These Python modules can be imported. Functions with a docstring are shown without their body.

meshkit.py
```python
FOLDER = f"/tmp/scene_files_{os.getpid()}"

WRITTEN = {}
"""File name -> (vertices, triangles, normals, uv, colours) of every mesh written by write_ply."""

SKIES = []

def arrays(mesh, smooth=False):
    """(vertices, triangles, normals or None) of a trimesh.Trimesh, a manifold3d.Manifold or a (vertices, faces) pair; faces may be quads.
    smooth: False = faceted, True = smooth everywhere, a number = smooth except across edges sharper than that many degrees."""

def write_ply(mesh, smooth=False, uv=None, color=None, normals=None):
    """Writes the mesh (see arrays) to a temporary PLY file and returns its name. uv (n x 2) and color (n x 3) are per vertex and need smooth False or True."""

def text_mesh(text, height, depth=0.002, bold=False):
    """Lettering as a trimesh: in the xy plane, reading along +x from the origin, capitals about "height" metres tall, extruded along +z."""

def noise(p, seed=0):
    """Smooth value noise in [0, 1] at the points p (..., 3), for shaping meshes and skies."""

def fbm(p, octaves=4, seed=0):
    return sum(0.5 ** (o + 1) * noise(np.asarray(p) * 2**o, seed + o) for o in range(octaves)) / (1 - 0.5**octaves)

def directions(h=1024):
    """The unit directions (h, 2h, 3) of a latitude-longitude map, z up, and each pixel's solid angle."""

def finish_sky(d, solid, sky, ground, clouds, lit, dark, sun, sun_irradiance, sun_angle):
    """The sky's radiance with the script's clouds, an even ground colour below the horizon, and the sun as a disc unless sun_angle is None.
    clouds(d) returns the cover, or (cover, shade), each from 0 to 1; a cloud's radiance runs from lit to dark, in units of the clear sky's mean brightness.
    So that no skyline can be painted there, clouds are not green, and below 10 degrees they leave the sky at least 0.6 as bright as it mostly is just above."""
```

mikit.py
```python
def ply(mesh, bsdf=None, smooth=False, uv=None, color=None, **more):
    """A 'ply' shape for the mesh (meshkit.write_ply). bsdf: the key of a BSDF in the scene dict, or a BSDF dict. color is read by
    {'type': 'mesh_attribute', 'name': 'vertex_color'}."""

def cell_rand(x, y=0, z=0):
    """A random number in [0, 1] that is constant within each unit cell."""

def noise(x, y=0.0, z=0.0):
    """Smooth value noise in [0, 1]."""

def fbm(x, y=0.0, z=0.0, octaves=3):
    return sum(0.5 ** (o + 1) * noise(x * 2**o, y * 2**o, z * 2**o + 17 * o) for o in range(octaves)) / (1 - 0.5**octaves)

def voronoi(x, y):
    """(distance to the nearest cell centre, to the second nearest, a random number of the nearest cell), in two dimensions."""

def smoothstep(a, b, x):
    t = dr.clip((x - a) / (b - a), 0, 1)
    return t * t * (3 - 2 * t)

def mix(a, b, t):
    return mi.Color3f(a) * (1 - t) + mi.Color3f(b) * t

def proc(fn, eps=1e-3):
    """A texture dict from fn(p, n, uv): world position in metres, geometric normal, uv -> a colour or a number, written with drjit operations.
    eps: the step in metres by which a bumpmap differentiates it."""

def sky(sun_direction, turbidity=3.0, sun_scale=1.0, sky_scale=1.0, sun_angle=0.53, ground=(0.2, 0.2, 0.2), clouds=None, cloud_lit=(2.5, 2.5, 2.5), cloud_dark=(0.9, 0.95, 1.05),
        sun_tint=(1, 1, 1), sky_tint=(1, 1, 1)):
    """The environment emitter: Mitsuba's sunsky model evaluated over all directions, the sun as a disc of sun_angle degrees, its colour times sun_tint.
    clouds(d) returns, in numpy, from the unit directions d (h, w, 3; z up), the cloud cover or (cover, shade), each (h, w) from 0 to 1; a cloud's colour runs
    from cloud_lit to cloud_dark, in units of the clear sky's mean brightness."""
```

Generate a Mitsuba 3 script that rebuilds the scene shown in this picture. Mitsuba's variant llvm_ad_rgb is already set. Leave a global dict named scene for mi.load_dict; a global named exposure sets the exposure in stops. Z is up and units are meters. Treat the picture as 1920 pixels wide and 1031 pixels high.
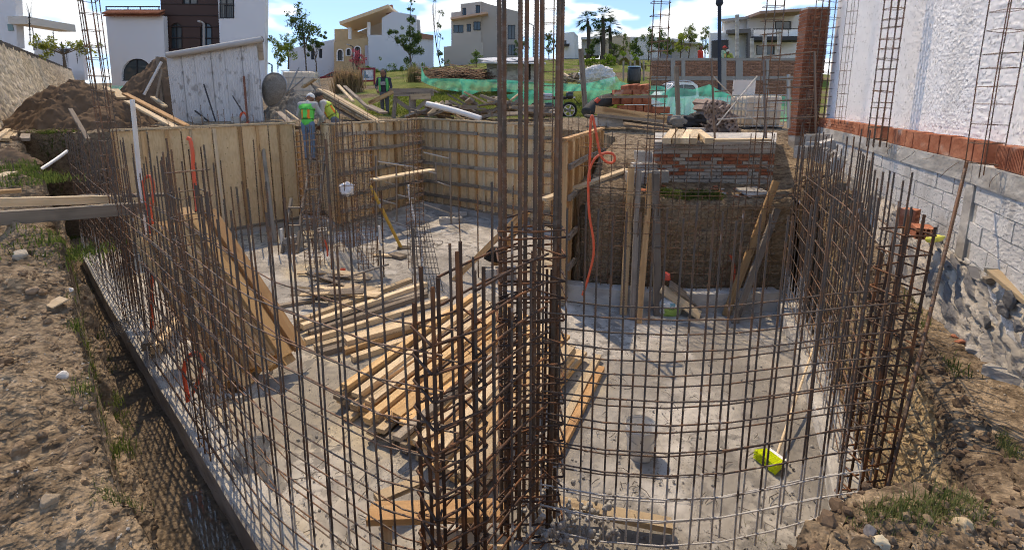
import math, random
import numpy as np, trimesh, drjit as dr, mitsuba as mi, mikit, meshkit
from mikit import noise, fbm, voronoi, cell_rand, smoothstep, mix, proc
from scipy.interpolate import RBFInterpolator, interp1d
from shapely.geometry import Polygon, Point, LineString
import shapely
import manifold3d as m3
T = mi.ScalarTransform4f
rnd = random.Random(7); rng = np.random.default_rng(7)
scene, labels = {}, {}

# ------------------------------------------------------------------ camera, sky, exposure
F, PHI, YH, CZ = 917.0, math.radians(10), 190.0, 1.6        # in pixels of the 1920 x 1031 photograph
PPY = YH + F * math.tan(PHI)
FW = np.array([0, math.cos(PHI), -math.sin(PHI)]); UP = np.array([0, math.sin(PHI), math.cos(PHI)]); EYE = np.array([0, 0, CZ])
scene['camera'] = {'type': 'perspective', 'fov': 2 * math.degrees(math.atan(960 / F)), 'fov_axis': 'x', 'near_clip': 0.05, 'far_clip': 5000.0,
    'principal_point_offset_x': 0.0, 'principal_point_offset_y': (515.5 - PPY) / 1031.0,
    'to_world': T().look_at(origin=[0, 0, CZ], target=[0, math.cos(PHI), CZ - math.sin(PHI)], up=[0, 0, 1])}
SUN = (-0.47, 0.90, 1.75)
exposure = 1.56

def clouds(d):
    az = np.arctan2(d[..., 0], d[..., 1]); el = np.arcsin(np.clip(d[..., 2], -1, 1))
    p = np.stack([np.sin(az) * 5.5 + 2, np.cos(az) * 5.5, el * 13.0], -1)
    big = meshkit.fbm(p + 3.7, 5, seed=4)
    fine = meshkit.fbm(p * 3.1 + 1.3, 4, seed=9)
    f = big * 0.72 + fine * 0.28
    thr = 0.515 - 0.05 * np.sin(az) - 0.02 * np.clip((0.10 - el) / 0.08, 0, 1) + 0.06 * np.clip((el - 0.2) / 0.5, 0, 1)
    cov = np.clip((f - thr) / 0.05, 0, 1)
    under = meshkit.fbm(p * np.array([1, 1, 1.0]) + np.array([3.7, 3.7, 3.7 + 0.35]), 5, seed=4)
    shade = np.clip((under - 0.50) * 3.2, 0, 0.75) * cov
    return cov * 0.95 + 0.03, shade
scene['sky'] = mikit.sky(SUN, turbidity=2.6, sun_scale=0.86, sky_scale=1.8, clouds=clouds, cloud_lit=(2.9, 2.9, 2.9), cloud_dark=(1.5, 1.57, 1.68), sun_tint=(1.0, 0.94, 0.84), sky_tint=(0.94, 0.99, 1.03))

# ------------------------------------------------------------------ pixel of the photograph <-> point of the place (used once, to survey where things stand)
def ray(px, py): return np.array([1., 0, 0]) * (px - 960) / F - UP * (py - PPY) / F + FW
def pz(px, py, z): r = ray(px, py); return EYE + r * (z - CZ) / r[2]
def pY(px, py, y): r = ray(px, py); return EYE + r * y / r[1]
def zrow(xy, py):
    k = (PPY - py) / F; c, s = math.cos(PHI), math.sin(PHI); y = xy[1]
    return CZ + (k * y * c - y * s) / (c + k * s)
def col(px, Y, z=0.0):
    """x of the point at depth Y and height z that stands over pixel column px"""
    w = Y * math.cos(PHI) - (z - CZ) * math.sin(PHI); return (px - 960) / F * w

# ------------------------------------------------------------------ builders
def numbered(k, table):
    if k not in table: return k
    i = 1
    while f'{k}_{i:03d}' in table: i += 1
    return f'{k}_{i:03d}'
_next = {}
def newkey(k):
    if k not in scene and k not in labels and k not in _next: _next[k] = 1; return k
    i = _next.get(k, 1)
    while f'{k}_{i:03d}' in scene or f'{k}_{i:03d}' in labels: i += 1
    _next[k] = i + 1
    return f'{k}_{i:03d}'
def thing(name, label, cat, group=None):
    k = newkey(name); labels[k] = {'label': label, 'category': cat}
    if group: labels[k]['group'] = group
    return k
def structure(k): labels[k] = {'kind': 'structure'}
def obj(name, mesh, mat, parent=None, smooth=False, uv=None, color=None, label=None, kind=None):
    key = newkey(f'{parent}__{name}' if parent else name)
    if isinstance(mesh, MB): uv = mesh.uvs() if uv is None else uv; color = mesh.colors() if color is None else color; mesh = mesh.mesh()
    if hasattr(mesh, 'to_mesh'): q = mesh.to_mesh(); mesh = trimesh.Trimesh(q.vert_properties[:, :3], q.tri_verts, process=False)
    if mat in NEEDCOL:
        n = len(mesh[0]) if isinstance(mesh, tuple) else len(mesh.vertices)
        if color is None: color = (0.5, 0.5, 0.5)
        color = np.asarray(color, float)
        if color.ndim == 1: color = np.tile(color, (n, 1))
    else: color = None
    if (uv is not None or color is not None) and smooth not in (False, True):
        smooth = True
    scene[key] = mikit.ply(mesh, mat, smooth=smooth, uv=uv, color=color)
    if label or kind:
        labels.setdefault(key, {})
        if label: labels[key]['label'] = label
        if kind: labels[key]['kind'] = kind
    return key
def solo(name, mesh, mat, label, cat, group=None, kind=None, **kw):
    """a thing that is one mesh"""
    k = obj(name, mesh, mat, **kw); labels[k] = {'label': label}
    if kind: labels[k]['kind'] = kind
    else: labels[k]['category'] = cat
    if group: labels[k]['group'] = group
    return k
def nrm(v): v = np.asarray(v, float); return v / max(np.linalg.norm(v), 1e-12)
class MB:
    """collects pieces of one mesh, with uv and colour per vertex"""
    def __init__(s): s.v, s.f, s.u, s.c, s.n = [], [], [], [], 0
    def add(s, v, f, uv=None, color=(.5, .5, .5)):
        v = np.asarray(v, float); f = np.asarray(f, int)
        if f.shape[1] == 4: f = np.vstack([f[:, [0, 1, 2]], f[:, [0, 2, 3]]])
        s.v.append(v); s.f.append(f + s.n); s.u.append(np.zeros((len(v), 2)) if uv is None else np.asarray(uv, float))
        c = np.asarray(color, float); s.c.append(np.tile(c, (len(v), 1)) if c.ndim == 1 else c); s.n += len(v); return s
    def tm(s, m, color=(.5, .5, .5)): return s.add(m.vertices, m.faces, color=color)
    def beam(s, p0, p1, w, h, up=(0, 0, 1), color=(.5, .5, .5), ends=True, bow=0.0):
        """a box from p0 to p1, w across, h along up; uv u = metres along, v = its own number + place round the section"""
        p0, p1 = np.asarray(p0, float), np.asarray(p1, float); L = np.linalg.norm(p1 - p0); a = (p1 - p0) / L
        if abs(a @ nrm(up)) > 0.98: up = (0, 1, 0) if abs(a[1]) < .9 else (1, 0, 0)
        sd = nrm(np.cross(a, up)); u2 = np.cross(sd, a)
        o, k = rnd.random() * 40, rnd.randrange(1, 60000)
        n = 5 if bow else 2; V, U, Fc = [], [], []
        sec = [(-w / 2, -h / 2), (w / 2, -h / 2), (w / 2, h / 2), (-w / 2, h / 2)]
        per = [0, w, w + h, 2 * w + h, 2 * w + 2 * h]
        for q in range(4):
            b = len(V)
            for i in range(n):
                t = i / (n - 1); c = p0 + a * L * t + u2 * bow * 4 * t * (1 - t)
                for e in (q, (q + 1) % 4):
                    V.append(c + sd * sec[e][0] + u2 * sec[e][1])
                    U.append((o + L * t, k + 0.02 + 0.96 * per[q if e == q else q + 1] / per[4]))
            for i in range(n - 1): Fc.append((b + 2 * i, b + 2 * i + 1, b + 2 * i + 3, b + 2 * i + 2))
        Fc = [f[::-1] for f in Fc]
        if ends:
            for c, fl in ((p0, 0), (p1, 1)):
                b = len(V)
                for e in range(4): V.append(c + sd * sec[e][0] + u2 * sec[e][1]); U.append((o + 90 + sec[e][0] * .3, k + 0.5 + sec[e][1] * .3))
                Fc.append((b, b + 1, b + 2, b + 3) if fl else (b + 3, b + 2, b + 1, b))
        Fc = [f[::-1] for f in Fc] if np.dot(np.cross(sd, u2), a) < 0 else Fc
        return s.add(V, Fc, U, color)
    def box(s, c, size, rz=0.0, color=(.5, .5, .5)):
        c = np.asarray(c, float); d = np.array([math.cos(rz), math.sin(rz), 0]) * size[0] / 2
        return s.beam(c - d, c + d, size[1], size[2], color=color)
    def tube(s, pts, r, sides=6, color=(.5, .5, .5), cap=True):
        p = np.asarray(pts, float); n = len(p); t = np.gradient(p, axis=0) if n > 2 else np.tile(p[1] - p[0], (2, 1))
        t = t / (np.linalg.norm(t, axis=1, keepdims=True) + 1e-12)
        a = np.cross(t[0], [0, 0, 1.] if abs(t[0][2]) < .9 else [1., 0, 0]); a = nrm(a); A = [a]
        for i in range(1, n): a = nrm(a - t[i] * (a @ t[i])); A.append(a)
        A = np.array(A); B = np.cross(t, A); ang = np.arange(sides) * 2 * np.pi / sides
        r = np.broadcast_to(r, (n,))
        V = (p[:, None] + r[:, None, None] * (np.cos(ang)[None, :, None] * A[:, None] + np.sin(ang)[None, :, None] * B[:, None])).reshape(-1, 3)
        i, j = np.meshgrid(np.arange(n - 1), np.arange(sides), indexing='ij')
        Q = np.stack([i * sides + j, i * sides + (j + 1) % sides, (i + 1) * sides + (j + 1) % sides, (i + 1) * sides + j], -1).reshape(-1, 4)
        Fc = np.vstack([Q[:, [0, 1, 2]], Q[:, [0, 2, 3]]])
        if cap:
            m = len(V); V = np.vstack([V, p[0], p[-1]]); k = np.arange(sides)
            Fc = np.vstack([Fc, np.stack([(k + 1) % sides, k, k * 0 + m], 1), np.stack([k + (n - 1) * sides, (k + 1) % sides + (n - 1) * sides, k * 0 + m + 1], 1)])
        return s.add(V, Fc, np.stack([np.zeros(len(V)), np.zeros(len(V))], 1), color)
    def mesh(s): return np.vstack(s.v), np.vstack(s.f)
    def uvs(s): return np.vstack(s.u)
    def colors(s): return np.vstack(s.c)
def extr(poly, y0, thick, axis='y'):
    """shapely polygon in (x, z) extruded along +y from y0"""
    m = trimesh.creation.extrude_polygon(poly, thick, engine='earcut')
    v = np.array(m.vertices); v = np.stack([v[:, 0], y0 + v[:, 2], v[:, 1]], 1)
    return trimesh.Trimesh(v, m.faces[:, ::-1], process=False)
def ppoly(pts, Y): return [tuple(pY(x, y, Y)[[0, 2]]) for x, y in pts]
def prect(x0, y0, x1, y1): return [(x0, y0), (x1, y0), (x1, y1), (x0, y1)]
def parch(x0, y0, x1, y1):
    """an arched opening in pixels"""
    r = (x1 - x0) / 2; c = (x0 + x1) / 2; h = min(r, y1 - y0)
    return [(x0, y1)] + [(c - r * math.cos(a), y0 + h - h * math.sin(a)) for a in np.linspace(0, math.pi, 11)] + [(x1, y1)]
def facade(parent, name, pts, Y, thick, mat, holes=(), **kw):
    P = Polygon(ppoly(pts, Y))
    for h in holes: P = P.difference(Polygon(ppoly(h, Y)))
    P = max(P.geoms, key=lambda g: g.area) if hasattr(P, 'geoms') else P
    return obj(name, extr(P, Y, thick), mat, parent, **kw)
def hull(pts_r, n=12):
    """manifold hull of spheres [(p, r), ...]"""
    return m3.Manifold.batch_hull([m3.Manifold.sphere(r, n).translate([float(c) for c in p]) for p, r in pts_r])
def rot(rx=0, ry=0, rz=0): return trimesh.transformations.euler_matrix(rx, ry, rz)[:3, :3]
def bow(pts, n=24):
    """smooth curve through points"""
    p = np.asarray(pts, float); d = np.r_[0, np.cumsum(np.linalg.norm(np.diff(p, axis=0), axis=1))]
    kind = 'cubic' if len(p) > 3 else ('quadratic' if len(p) == 3 else 'linear')
    return interp1d(d, p, axis=0, kind=kind)(np.linspace(0, d[-1], n))

# ------------------------------------------------------------------ materials
NEEDCOL = {'paint', 'gloss', 'leaf', 'metalpaint', 'stonecol'}
VC = {'type': 'mesh_attribute', 'name': 'vertex_color'}
def two(b): return {'type': 'twosided', 'bsdf': b}
def prin(c, rough=.7, **k):
    return {'type': 'principled', 'base_color': proc(c) if callable(c) else ({'type': 'rgb', 'value': list(c)} if not isinstance(c, dict) else c), 'roughness': rough, **k}
def bump(b, fn, scale, eps=2e-3): return two({'type': 'bumpmap', 'arbitrary': {**proc(fn, eps)}, 'scale': scale, 'bsdf': b})
scene['paint'] = two(prin(VC, .75, specular=.3)); scene['gloss'] = two(prin(VC, .32, specular=.5)); scene['metalpaint'] = two(prin(VC, .4, metallic=.85))
scene['leaf'] = {'type': 'principledthin', 'base_color': VC, 'roughness': .7, 'diff_trans': .9, 'spec_trans': 0.0}
scene['stonecol'] = bump(prin(VC, .9, specular=.2), lambda p, n, uv: fbm(p.x * 40, p.y * 40, p.z * 40, 3), .012)
def f_wood(c0, c1, c2, dirt):
    def fn(p, n, uv):
        k = dr.floor(uv.y); f = uv.y - k; r = cell_rand(k, 3); r2 = cell_rand(k, 9)
        g = noise(uv.x * 1.3 + r * 77, f * 16 + r2 * 31); g2 = noise(uv.x * 5 + r * 31, f * 70 + r * 9)
        c = mix(c0, c1, smoothstep(.15, .85, g * .6 + g2 * .25 + r * .5 - .1))
        kn = noise(uv.x * 3.1 + r * 91, f * 7 + r2 * 17)
        c = mix(c, c2, smoothstep(.80, .93, kn) * .8)
        d = fbm(p.x * 3 + r, p.y * 3, p.z * 3, 3)
        return mix(c, c2, smoothstep(.5, .8, d) * dirt) * (.72 + .5 * r2)
    return fn
scene['wood_new'] = two(prin(f_wood((.50, .335, .17), (.40, .235, .105), (.20, .11, .05), .25), .75, specular=.25))
scene['wood_pale'] = two(prin(f_wood((.60, .485, .325), (.50, .385, .24), (.27, .20, .125), .35), .8, specular=.2))
scene['wood_bright'] = two(prin(f_wood((.66, .46, .235), (.55, .345, .15), (.30, .18, .08), .2), .75, specular=.25))
scene['wood_old'] = two(prin(f_wood((.30, .255, .20), (.20, .165, .13), (.10, .085, .07), .5), .85, specular=.2))
def f_ply(p, n, uv):
    k = dr.floor(uv.y); r = cell_rand(k, 3)
    g = fbm(p.x * 9 + r * 20, p.y * 9, p.z * 1.6, 4); w = .5 + .5 * dr.sin(g * 40 + p.z * 3)
    c = mix((.68, .51, .295), (.58, .41, .215), w * .7)
    c = mix(c, (.24, .17, .10), smoothstep(.55, .8, fbm(p.x * 1.7 + r * 9, p.z * 1.7, p.y, 3)) * .45)
    sp = noise(p.x * 23, p.y * 23, p.z * 23)
    return mix(c, (.12, .07, .03), smoothstep(.9, .96, sp) * .7) * (.86 + .25 * r)
scene['plywood'] = two(prin(f_ply, .7, specular=.25))
def f_rebar(p, n, uv):
    a = fbm(p.x * 7, p.y * 7, p.z * 3.5, 3); b = noise(p.x * 45, p.y * 45, p.z * 30)
    c = mix((.110, .082, .060), (.19, .100, .055), smoothstep(.44, .70, a + .15 * b))
    return mix(c, (.23, .19, .16), smoothstep(.55, .85, b) * .5)
scene['rebar'] = two(prin(f_rebar, .55, metallic=.25, specular=.45))
def f_splash(p, n, uv):
    t = fbm(p.x * 20, p.y * 20, p.z * 9, 3)
    base = mix((.110, .088, .072), (.175, .098, .056), smoothstep(.44, .72, t))
    return mix(base, (.50, .49, .47), smoothstep(.72, .95, t + .62 * smoothstep(-.62, -1.25, p.z)))
scene['rebar_cement'] = two(prin(f_splash, .8, specular=.3))
scene['rebar_rusty'] = two(prin(lambda p, n, uv: mix((.065, .04, .028), (.20, .085, .035), smoothstep(.40, .75, fbm(p.x * 11, p.y * 11, p.z * 6, 3))), .65, metallic=.2, specular=.4))
scene['wire'] = two(prin((.10, .085, .07), .5, metallic=.4))
def f_conc(p, n, uv):
    a = fbm(p.x * 1.1, p.y * 1.1, p.z * 1.1, 4); b = fbm(p.x * 9, p.y * 9, p.z * 9, 3); s = noise(p.x * 70, p.y * 70, p.z * 70)
    c = mix((.26, .243, .215), (.465, .44, .395), smoothstep(.32, .66, a * .65 + b * .35))
    c = mix(c, (.42, .36, .25), smoothstep(.50, .62, fbm(p.x * .55 + 4, p.y * .55, p.z, 3)) * .8)
    c = mix(c, (.19, .178, .16), smoothstep(.52, .63, fbm(p.x * .75 + 11, p.y * .75 + 2, p.z, 4)) * .65)
    c = mix(c, (.15, .14, .125), smoothstep(.60, .78, fbm(p.x * 3.3, p.y * 3.3 + 8, p.z * 3, 4)) * .6)
    c = mix(c, (.17, .16, .145), smoothstep(.52, .60, fbm(p.x * 8 + 3, p.y * 8, p.z, 4)) * smoothstep(.40, .62, fbm(p.x * .8 + 1, p.y * .8, p.z, 2)) * .8)
    c = mix(c, (.60, .585, .555), smoothstep(.62, .74, fbm(p.x * 2.2 + 7, p.y * 2.2, p.z, 4)) * .5)
    return mix(c, (.11, .105, .10), smoothstep(.74, .88, s) * .6)
scene['concrete_slab'] = bump(prin(f_conc, .9, specular=.25), lambda p, n, uv: fbm(p.x * 20, p.y * 20, p.z * 20, 4), .018, 4e-3)
def f_conc2(p, n, uv):
    a = fbm(p.x * 3, p.y * 3, p.z * 6, 4); s = noise(p.x * 80, p.y * 80, p.z * 80)
    c = mix((.30, .285, .26), (.47, .455, .42), smoothstep(.3, .7, a)); return mix(c, (.13, .125, .12), smoothstep(.8, .95, s) * .5)
scene['concrete'] = bump(prin(f_conc2, .9, specular=.25), lambda p, n, uv: fbm(p.x * 25, p.y * 25, p.z * 25, 3), .012)
def f_block(p, n, uv):
    s = noise(p.x * 60, p.y * 60, p.z * 60); s2 = noise(p.x * 150, p.y * 150, p.z * 150); r = fbm(p.x * 2.6, p.y * 2.6, p.z * 5.1, 3)
    c = mix((.46, .455, .44), (.60, .595, .58), smoothstep(.3, .7, r * .6 + s2 * .4)); c = mix(c, (.20, .20, .195), smoothstep(.72, .86, s) * .75)
    return mix(c, (.30, .29, .27), smoothstep(.56, .72, fbm(p.x * 7, p.y * 7, p.z * .9, 3)) * .5)
scene['block'] = bump(prin(f_block, .95, specular=.2), lambda p, n, uv: noise(p.x * 90, p.y * 90, p.z * 90) * .5 + noise(p.x * 45, p.y * 45, p.z * 45), .008)
def f_brick(p, n, uv):
    a = fbm(p.x * 6, p.y * 6, p.z * 9, 3); s = noise(p.x * 60, p.y * 60, p.z * 60)
    c = mix((.30, .11, .06), (.41, .18, .105), smoothstep(.3, .75, a)); c = mix(c, (.55, .45, .38), smoothstep(.62, .8, fbm(p.x * 4 + 9, p.y * 4, p.z * 4, 3)) * .5)
    return c * (.85 + .3 * s)
scene['brick'] = bump(prin(f_brick, .9, specular=.2), lambda p, n, uv: fbm(p.x * 40, p.y * 40, p.z * 40, 2), .006)
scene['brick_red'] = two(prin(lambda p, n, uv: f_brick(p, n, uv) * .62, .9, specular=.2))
scene['brick_dark'] = two(prin(lambda p, n, uv: mix((.20, .105, .07), (.33, .20, .14), fbm(p.x * 5, p.y * 5, p.z * 14, 3)) * (.8 + .4 * noise(p.x * 20, p.z * 20)), .9))
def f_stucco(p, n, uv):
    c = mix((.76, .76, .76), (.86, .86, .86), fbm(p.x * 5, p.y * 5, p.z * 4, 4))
    c = mix(c, (.36, .355, .345), smoothstep(.64, .80, noise(p.x * 27, p.y * 27, p.z * 22) * .65 + noise(p.x * 60, p.y * 60, p.z * 50) * .35) * .75)  # dark speckle: the shade in the roughcast pits, painted into the colour
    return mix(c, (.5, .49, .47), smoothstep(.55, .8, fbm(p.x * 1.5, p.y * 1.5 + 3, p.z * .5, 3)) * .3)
def f_stucco_b(p, n, uv):
    return fbm(p.x * 55, p.y * 55, p.z * 42, 3) + .6 * smoothstep(.5, .72, noise(p.x * 36, p.y * 36, p.z * 28)) + .3 * smoothstep(.5, .72, noise(p.x * 21, p.y * 21, p.z * 17))
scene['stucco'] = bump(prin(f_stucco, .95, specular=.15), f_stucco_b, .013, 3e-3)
def f_soil(p, n, uv):
    a = fbm(p.x * 2.1, p.y * 2.1, p.z * 2.1, 4); b = fbm(p.x * 15, p.y * 15, p.z * 15, 3); g = noise(p.x * 90, p.y * 90, p.z * 90)
    c = mix((.115, .085, .056), (.29, .222, .148), smoothstep(.33, .66, a * .45 + b * .55))
    wl = fbm(p.x * .9, p.y * .9, 3., 3) * .35
    steep = smoothstep(.75, .45, n.z)
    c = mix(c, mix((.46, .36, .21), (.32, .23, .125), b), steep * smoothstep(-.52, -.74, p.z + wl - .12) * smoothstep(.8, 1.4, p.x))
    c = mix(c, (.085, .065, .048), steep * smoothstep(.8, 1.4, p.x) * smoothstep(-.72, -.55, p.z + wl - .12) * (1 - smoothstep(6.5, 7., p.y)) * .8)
    back = smoothstep(7.2, 7.6, p.y) * smoothstep(.9, 1.1, p.x) * steep
    c = mix(c, mix((.36, .275, .175), (.24, .175, .11), b), back)
    far = smoothstep(15.5, 17.5, p.y + 2 * (a - .5)) * smoothstep(-2., 0., p.x + .30 * p.y)
    gr = mix((.125, .16, .035), (.22, .225, .07), smoothstep(.3, .7, fbm(p.x * 1.3, p.y * .7, 1., 4)))
    c = mix(c, gr, far * smoothstep(.30, .42, fbm(p.x * .5, p.y * .5, 5., 3)))
    flat = smoothstep(.86, .97, n.z)
    c = mix(c, (.36, .29, .205), flat * smoothstep(8.2, 9.5, p.y) * (1 - far) * .55 * smoothstep(.3, .6, b))
    c = mix(c, (.42, .37, .30), smoothstep(.86, .94, g) * .55)
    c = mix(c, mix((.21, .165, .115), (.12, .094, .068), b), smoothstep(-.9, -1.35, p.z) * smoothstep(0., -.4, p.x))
    return c * (.70 + .60 * noise(p.x * 38, p.y * 38, p.z * 38)) * (.82 + .36 * g)
scene['soil'] = bump(prin(f_soil, .97, specular=.12), lambda p, n, uv: fbm(p.x * 26, p.y * 26, p.z * 26, 4), .07, 3e-3)
scene['clod'] = two(prin(lambda p, n, uv: mix((.13, .088, .055), (.30, .225, .15), fbm(p.x * 12, p.y * 12, p.z * 12, 3)) * (.8 + .4 * noise(p.x * 90, p.y * 90, p.z * 90)), .97, specular=.1))
scene['mud_heap'] = two(prin(lambda p, n, uv: mix((.075, .052, .036), (.19, .135, .09), fbm(p.x * 6, p.y * 6, p.z * 6, 4)), .97, specular=.1))
scene['gravel_heap'] = bump(prin(lambda p, n, uv: mix((.16, .15, .135), (.30, .285, .26), fbm(p.x * 9, p.y * 9, p.z * 9, 4)) * (.7 + .6 * noise(p.x * 60, p.y * 60, p.z * 60)), .97, specular=.1), lambda p, n, uv: fbm(p.x * 30, p.y * 30, p.z * 30, 3), .05, 4e-3)
scene['glass'] = two(prin((.03, .045, .055), .06, specular=.7))
scene['water'] = {'type': 'dielectric', 'int_ior': 1.33}
scene['net'] = {'type': 'mask', 'opacity': proc(lambda p, n, uv: .36 + .30 * smoothstep(.42, .7, fbm(p.x * 2, p.y * 2, p.z * 2, 3))), 'bsdf': {'type': 'principledthin', 'base_color': {'type': 'rgb', 'value': [.14, .68, .50]}, 'roughness': .8, 'diff_trans': 1.1, 'spec_trans': 0.0}}
scene['orange'] = two(prin(lambda p, n, uv: mix((.74, .085, .025), (.62, .16, .09), fbm(p.x * 14, p.y * 14, p.z * 14, 3)), .5, specular=.4))
scene['plastic_white'] = two(prin((.70, .69, .66), .45, specular=.5))
# ------------------------------------------------------------------ the pit: surveyed lines
SLAB, KERB = -1.60, -1.40
L1out = [pz(x, y, KERB)[:2] for x, y in ((150, 472), (199, 563), (236, 623), (288, 709), (322, 762), (400, 890), (486, 1031))]
L1out = np.array(L1out + [[-1.15, 2.42], [-0.62, 2.02], [-0.20, 1.92]])
def offset(poly, d):
    p = np.asarray(poly, float); t = np.gradient(p, axis=0); t /= np.linalg.norm(t, axis=1, keepdims=True)
    return p + np.stack([-t[:, 1], t[:, 0]], 1) * d          # to the left of the direction of travel
def along(poly, step=None, n=None):
    p = np.asarray(poly, float); d = np.r_[0, np.cumsum(np.linalg.norm(np.diff(p, axis=0), axis=1))]
    s = np.linspace(0, d[-1], n) if n else np.arange(0, d[-1], step)
    return np.stack([np.interp(s, d, p[:, i]) for i in range(p.shape[1])], 1)
A_, B_ = np.array([-0.30, 2.22]), np.array([0.13, 3.05])
L1 = offset(L1out, 0.14); L1 = np.vstack([L1[:-3], [[-1.12, 2.62], [-0.66, 2.33], A_]])
C_ = pz(1612, 955, KERB)[:2] + [0.03, 0.0]
L2 = bow([B_, [0.60, 2.93], [1.18, 2.90], [1.85, 3.02], C_], 30)
Rk = np.array([pz(x, y, KERB)[:2] for x, y in ((1600, 955), (1565, 800), (1525, 690), (1490, 600), (1470, 545))])
BACK_Y = 7.35
# ------------------------------------------------------------------ ground: one sheet, dug out at the pit
rim_px = [(40, 262, .75), (82, 300, .55), (97, 345, .35), (118, 420, .05), (140, 475, -.12), (163, 565, -.2), (192, 680, -.25), (226, 790, -.3), (250, 880, -.33), (290, 950, -.36), (352, 1031, -.4)]
rim = [pz(*q)[:2] for q in rim_px]
pit = [(-12.2, 11.6)] + [tuple(q) for q in rim] + [(-0.95, 1.55), (-.2, 1.15), (.75, 1.25), (1.12, 1.64), (1.35, 1.82), (1.62, 1.91), (1.95, 2.0), (2.14, 2.08)]
pit += [tuple(pz(*q)[:2]) for q in ((1885, 930, -.30), (1838, 832, -.40), (1785, 742, -.44), (1735, 660, -.42), (1690, 575, -.38), (1640, 470, -.2), (1588, 385, .05), (1530, 330, .22))]
pit += [(4.55, 7.75), (4.1, 7.78), (3.0, 7.82), (2.0, 7.85), (1.12, 7.86), (1.55, 9.2), (2.25, 11.0), (1.9, 12.0), (.9, 12.6)]
pit += [tuple(pY(985, 300, 13.6)[:2]), tuple(pY(792, 300, 15.6)[:2]), tuple(pY(610, 300, 14.1)[:2]), tuple(pY(430, 300, 12.6)[:2]), tuple(pY(215, 300, 11.4)[:2])]
PIT = Polygon(pit).buffer(0)
ctrl = [(0, 0, 0), (-3, 0, -.1), (3, 0, 0), (0, 1.1, -.05), (-2, 1.2, -.2), (1.5, 1.3, -.08), (1.5, 1.75, -.06), (1.9, 1.85, -.10), (2.4, 1.6, -.18), (-6, 0, 0), (6, 0, .2), (-12, 0, .2), (12, 0, .3), (-12, 6, .5), (0, -10, 0), (0, -60, 0), (-60, 0, .5), (60, 0, .5)]
for q in rim_px: x, y = pz(*q)[:2]; ctrl.append((x, y, q[2])); ctrl.append((x - .35, y - .4, q[2] + .07))
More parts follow.
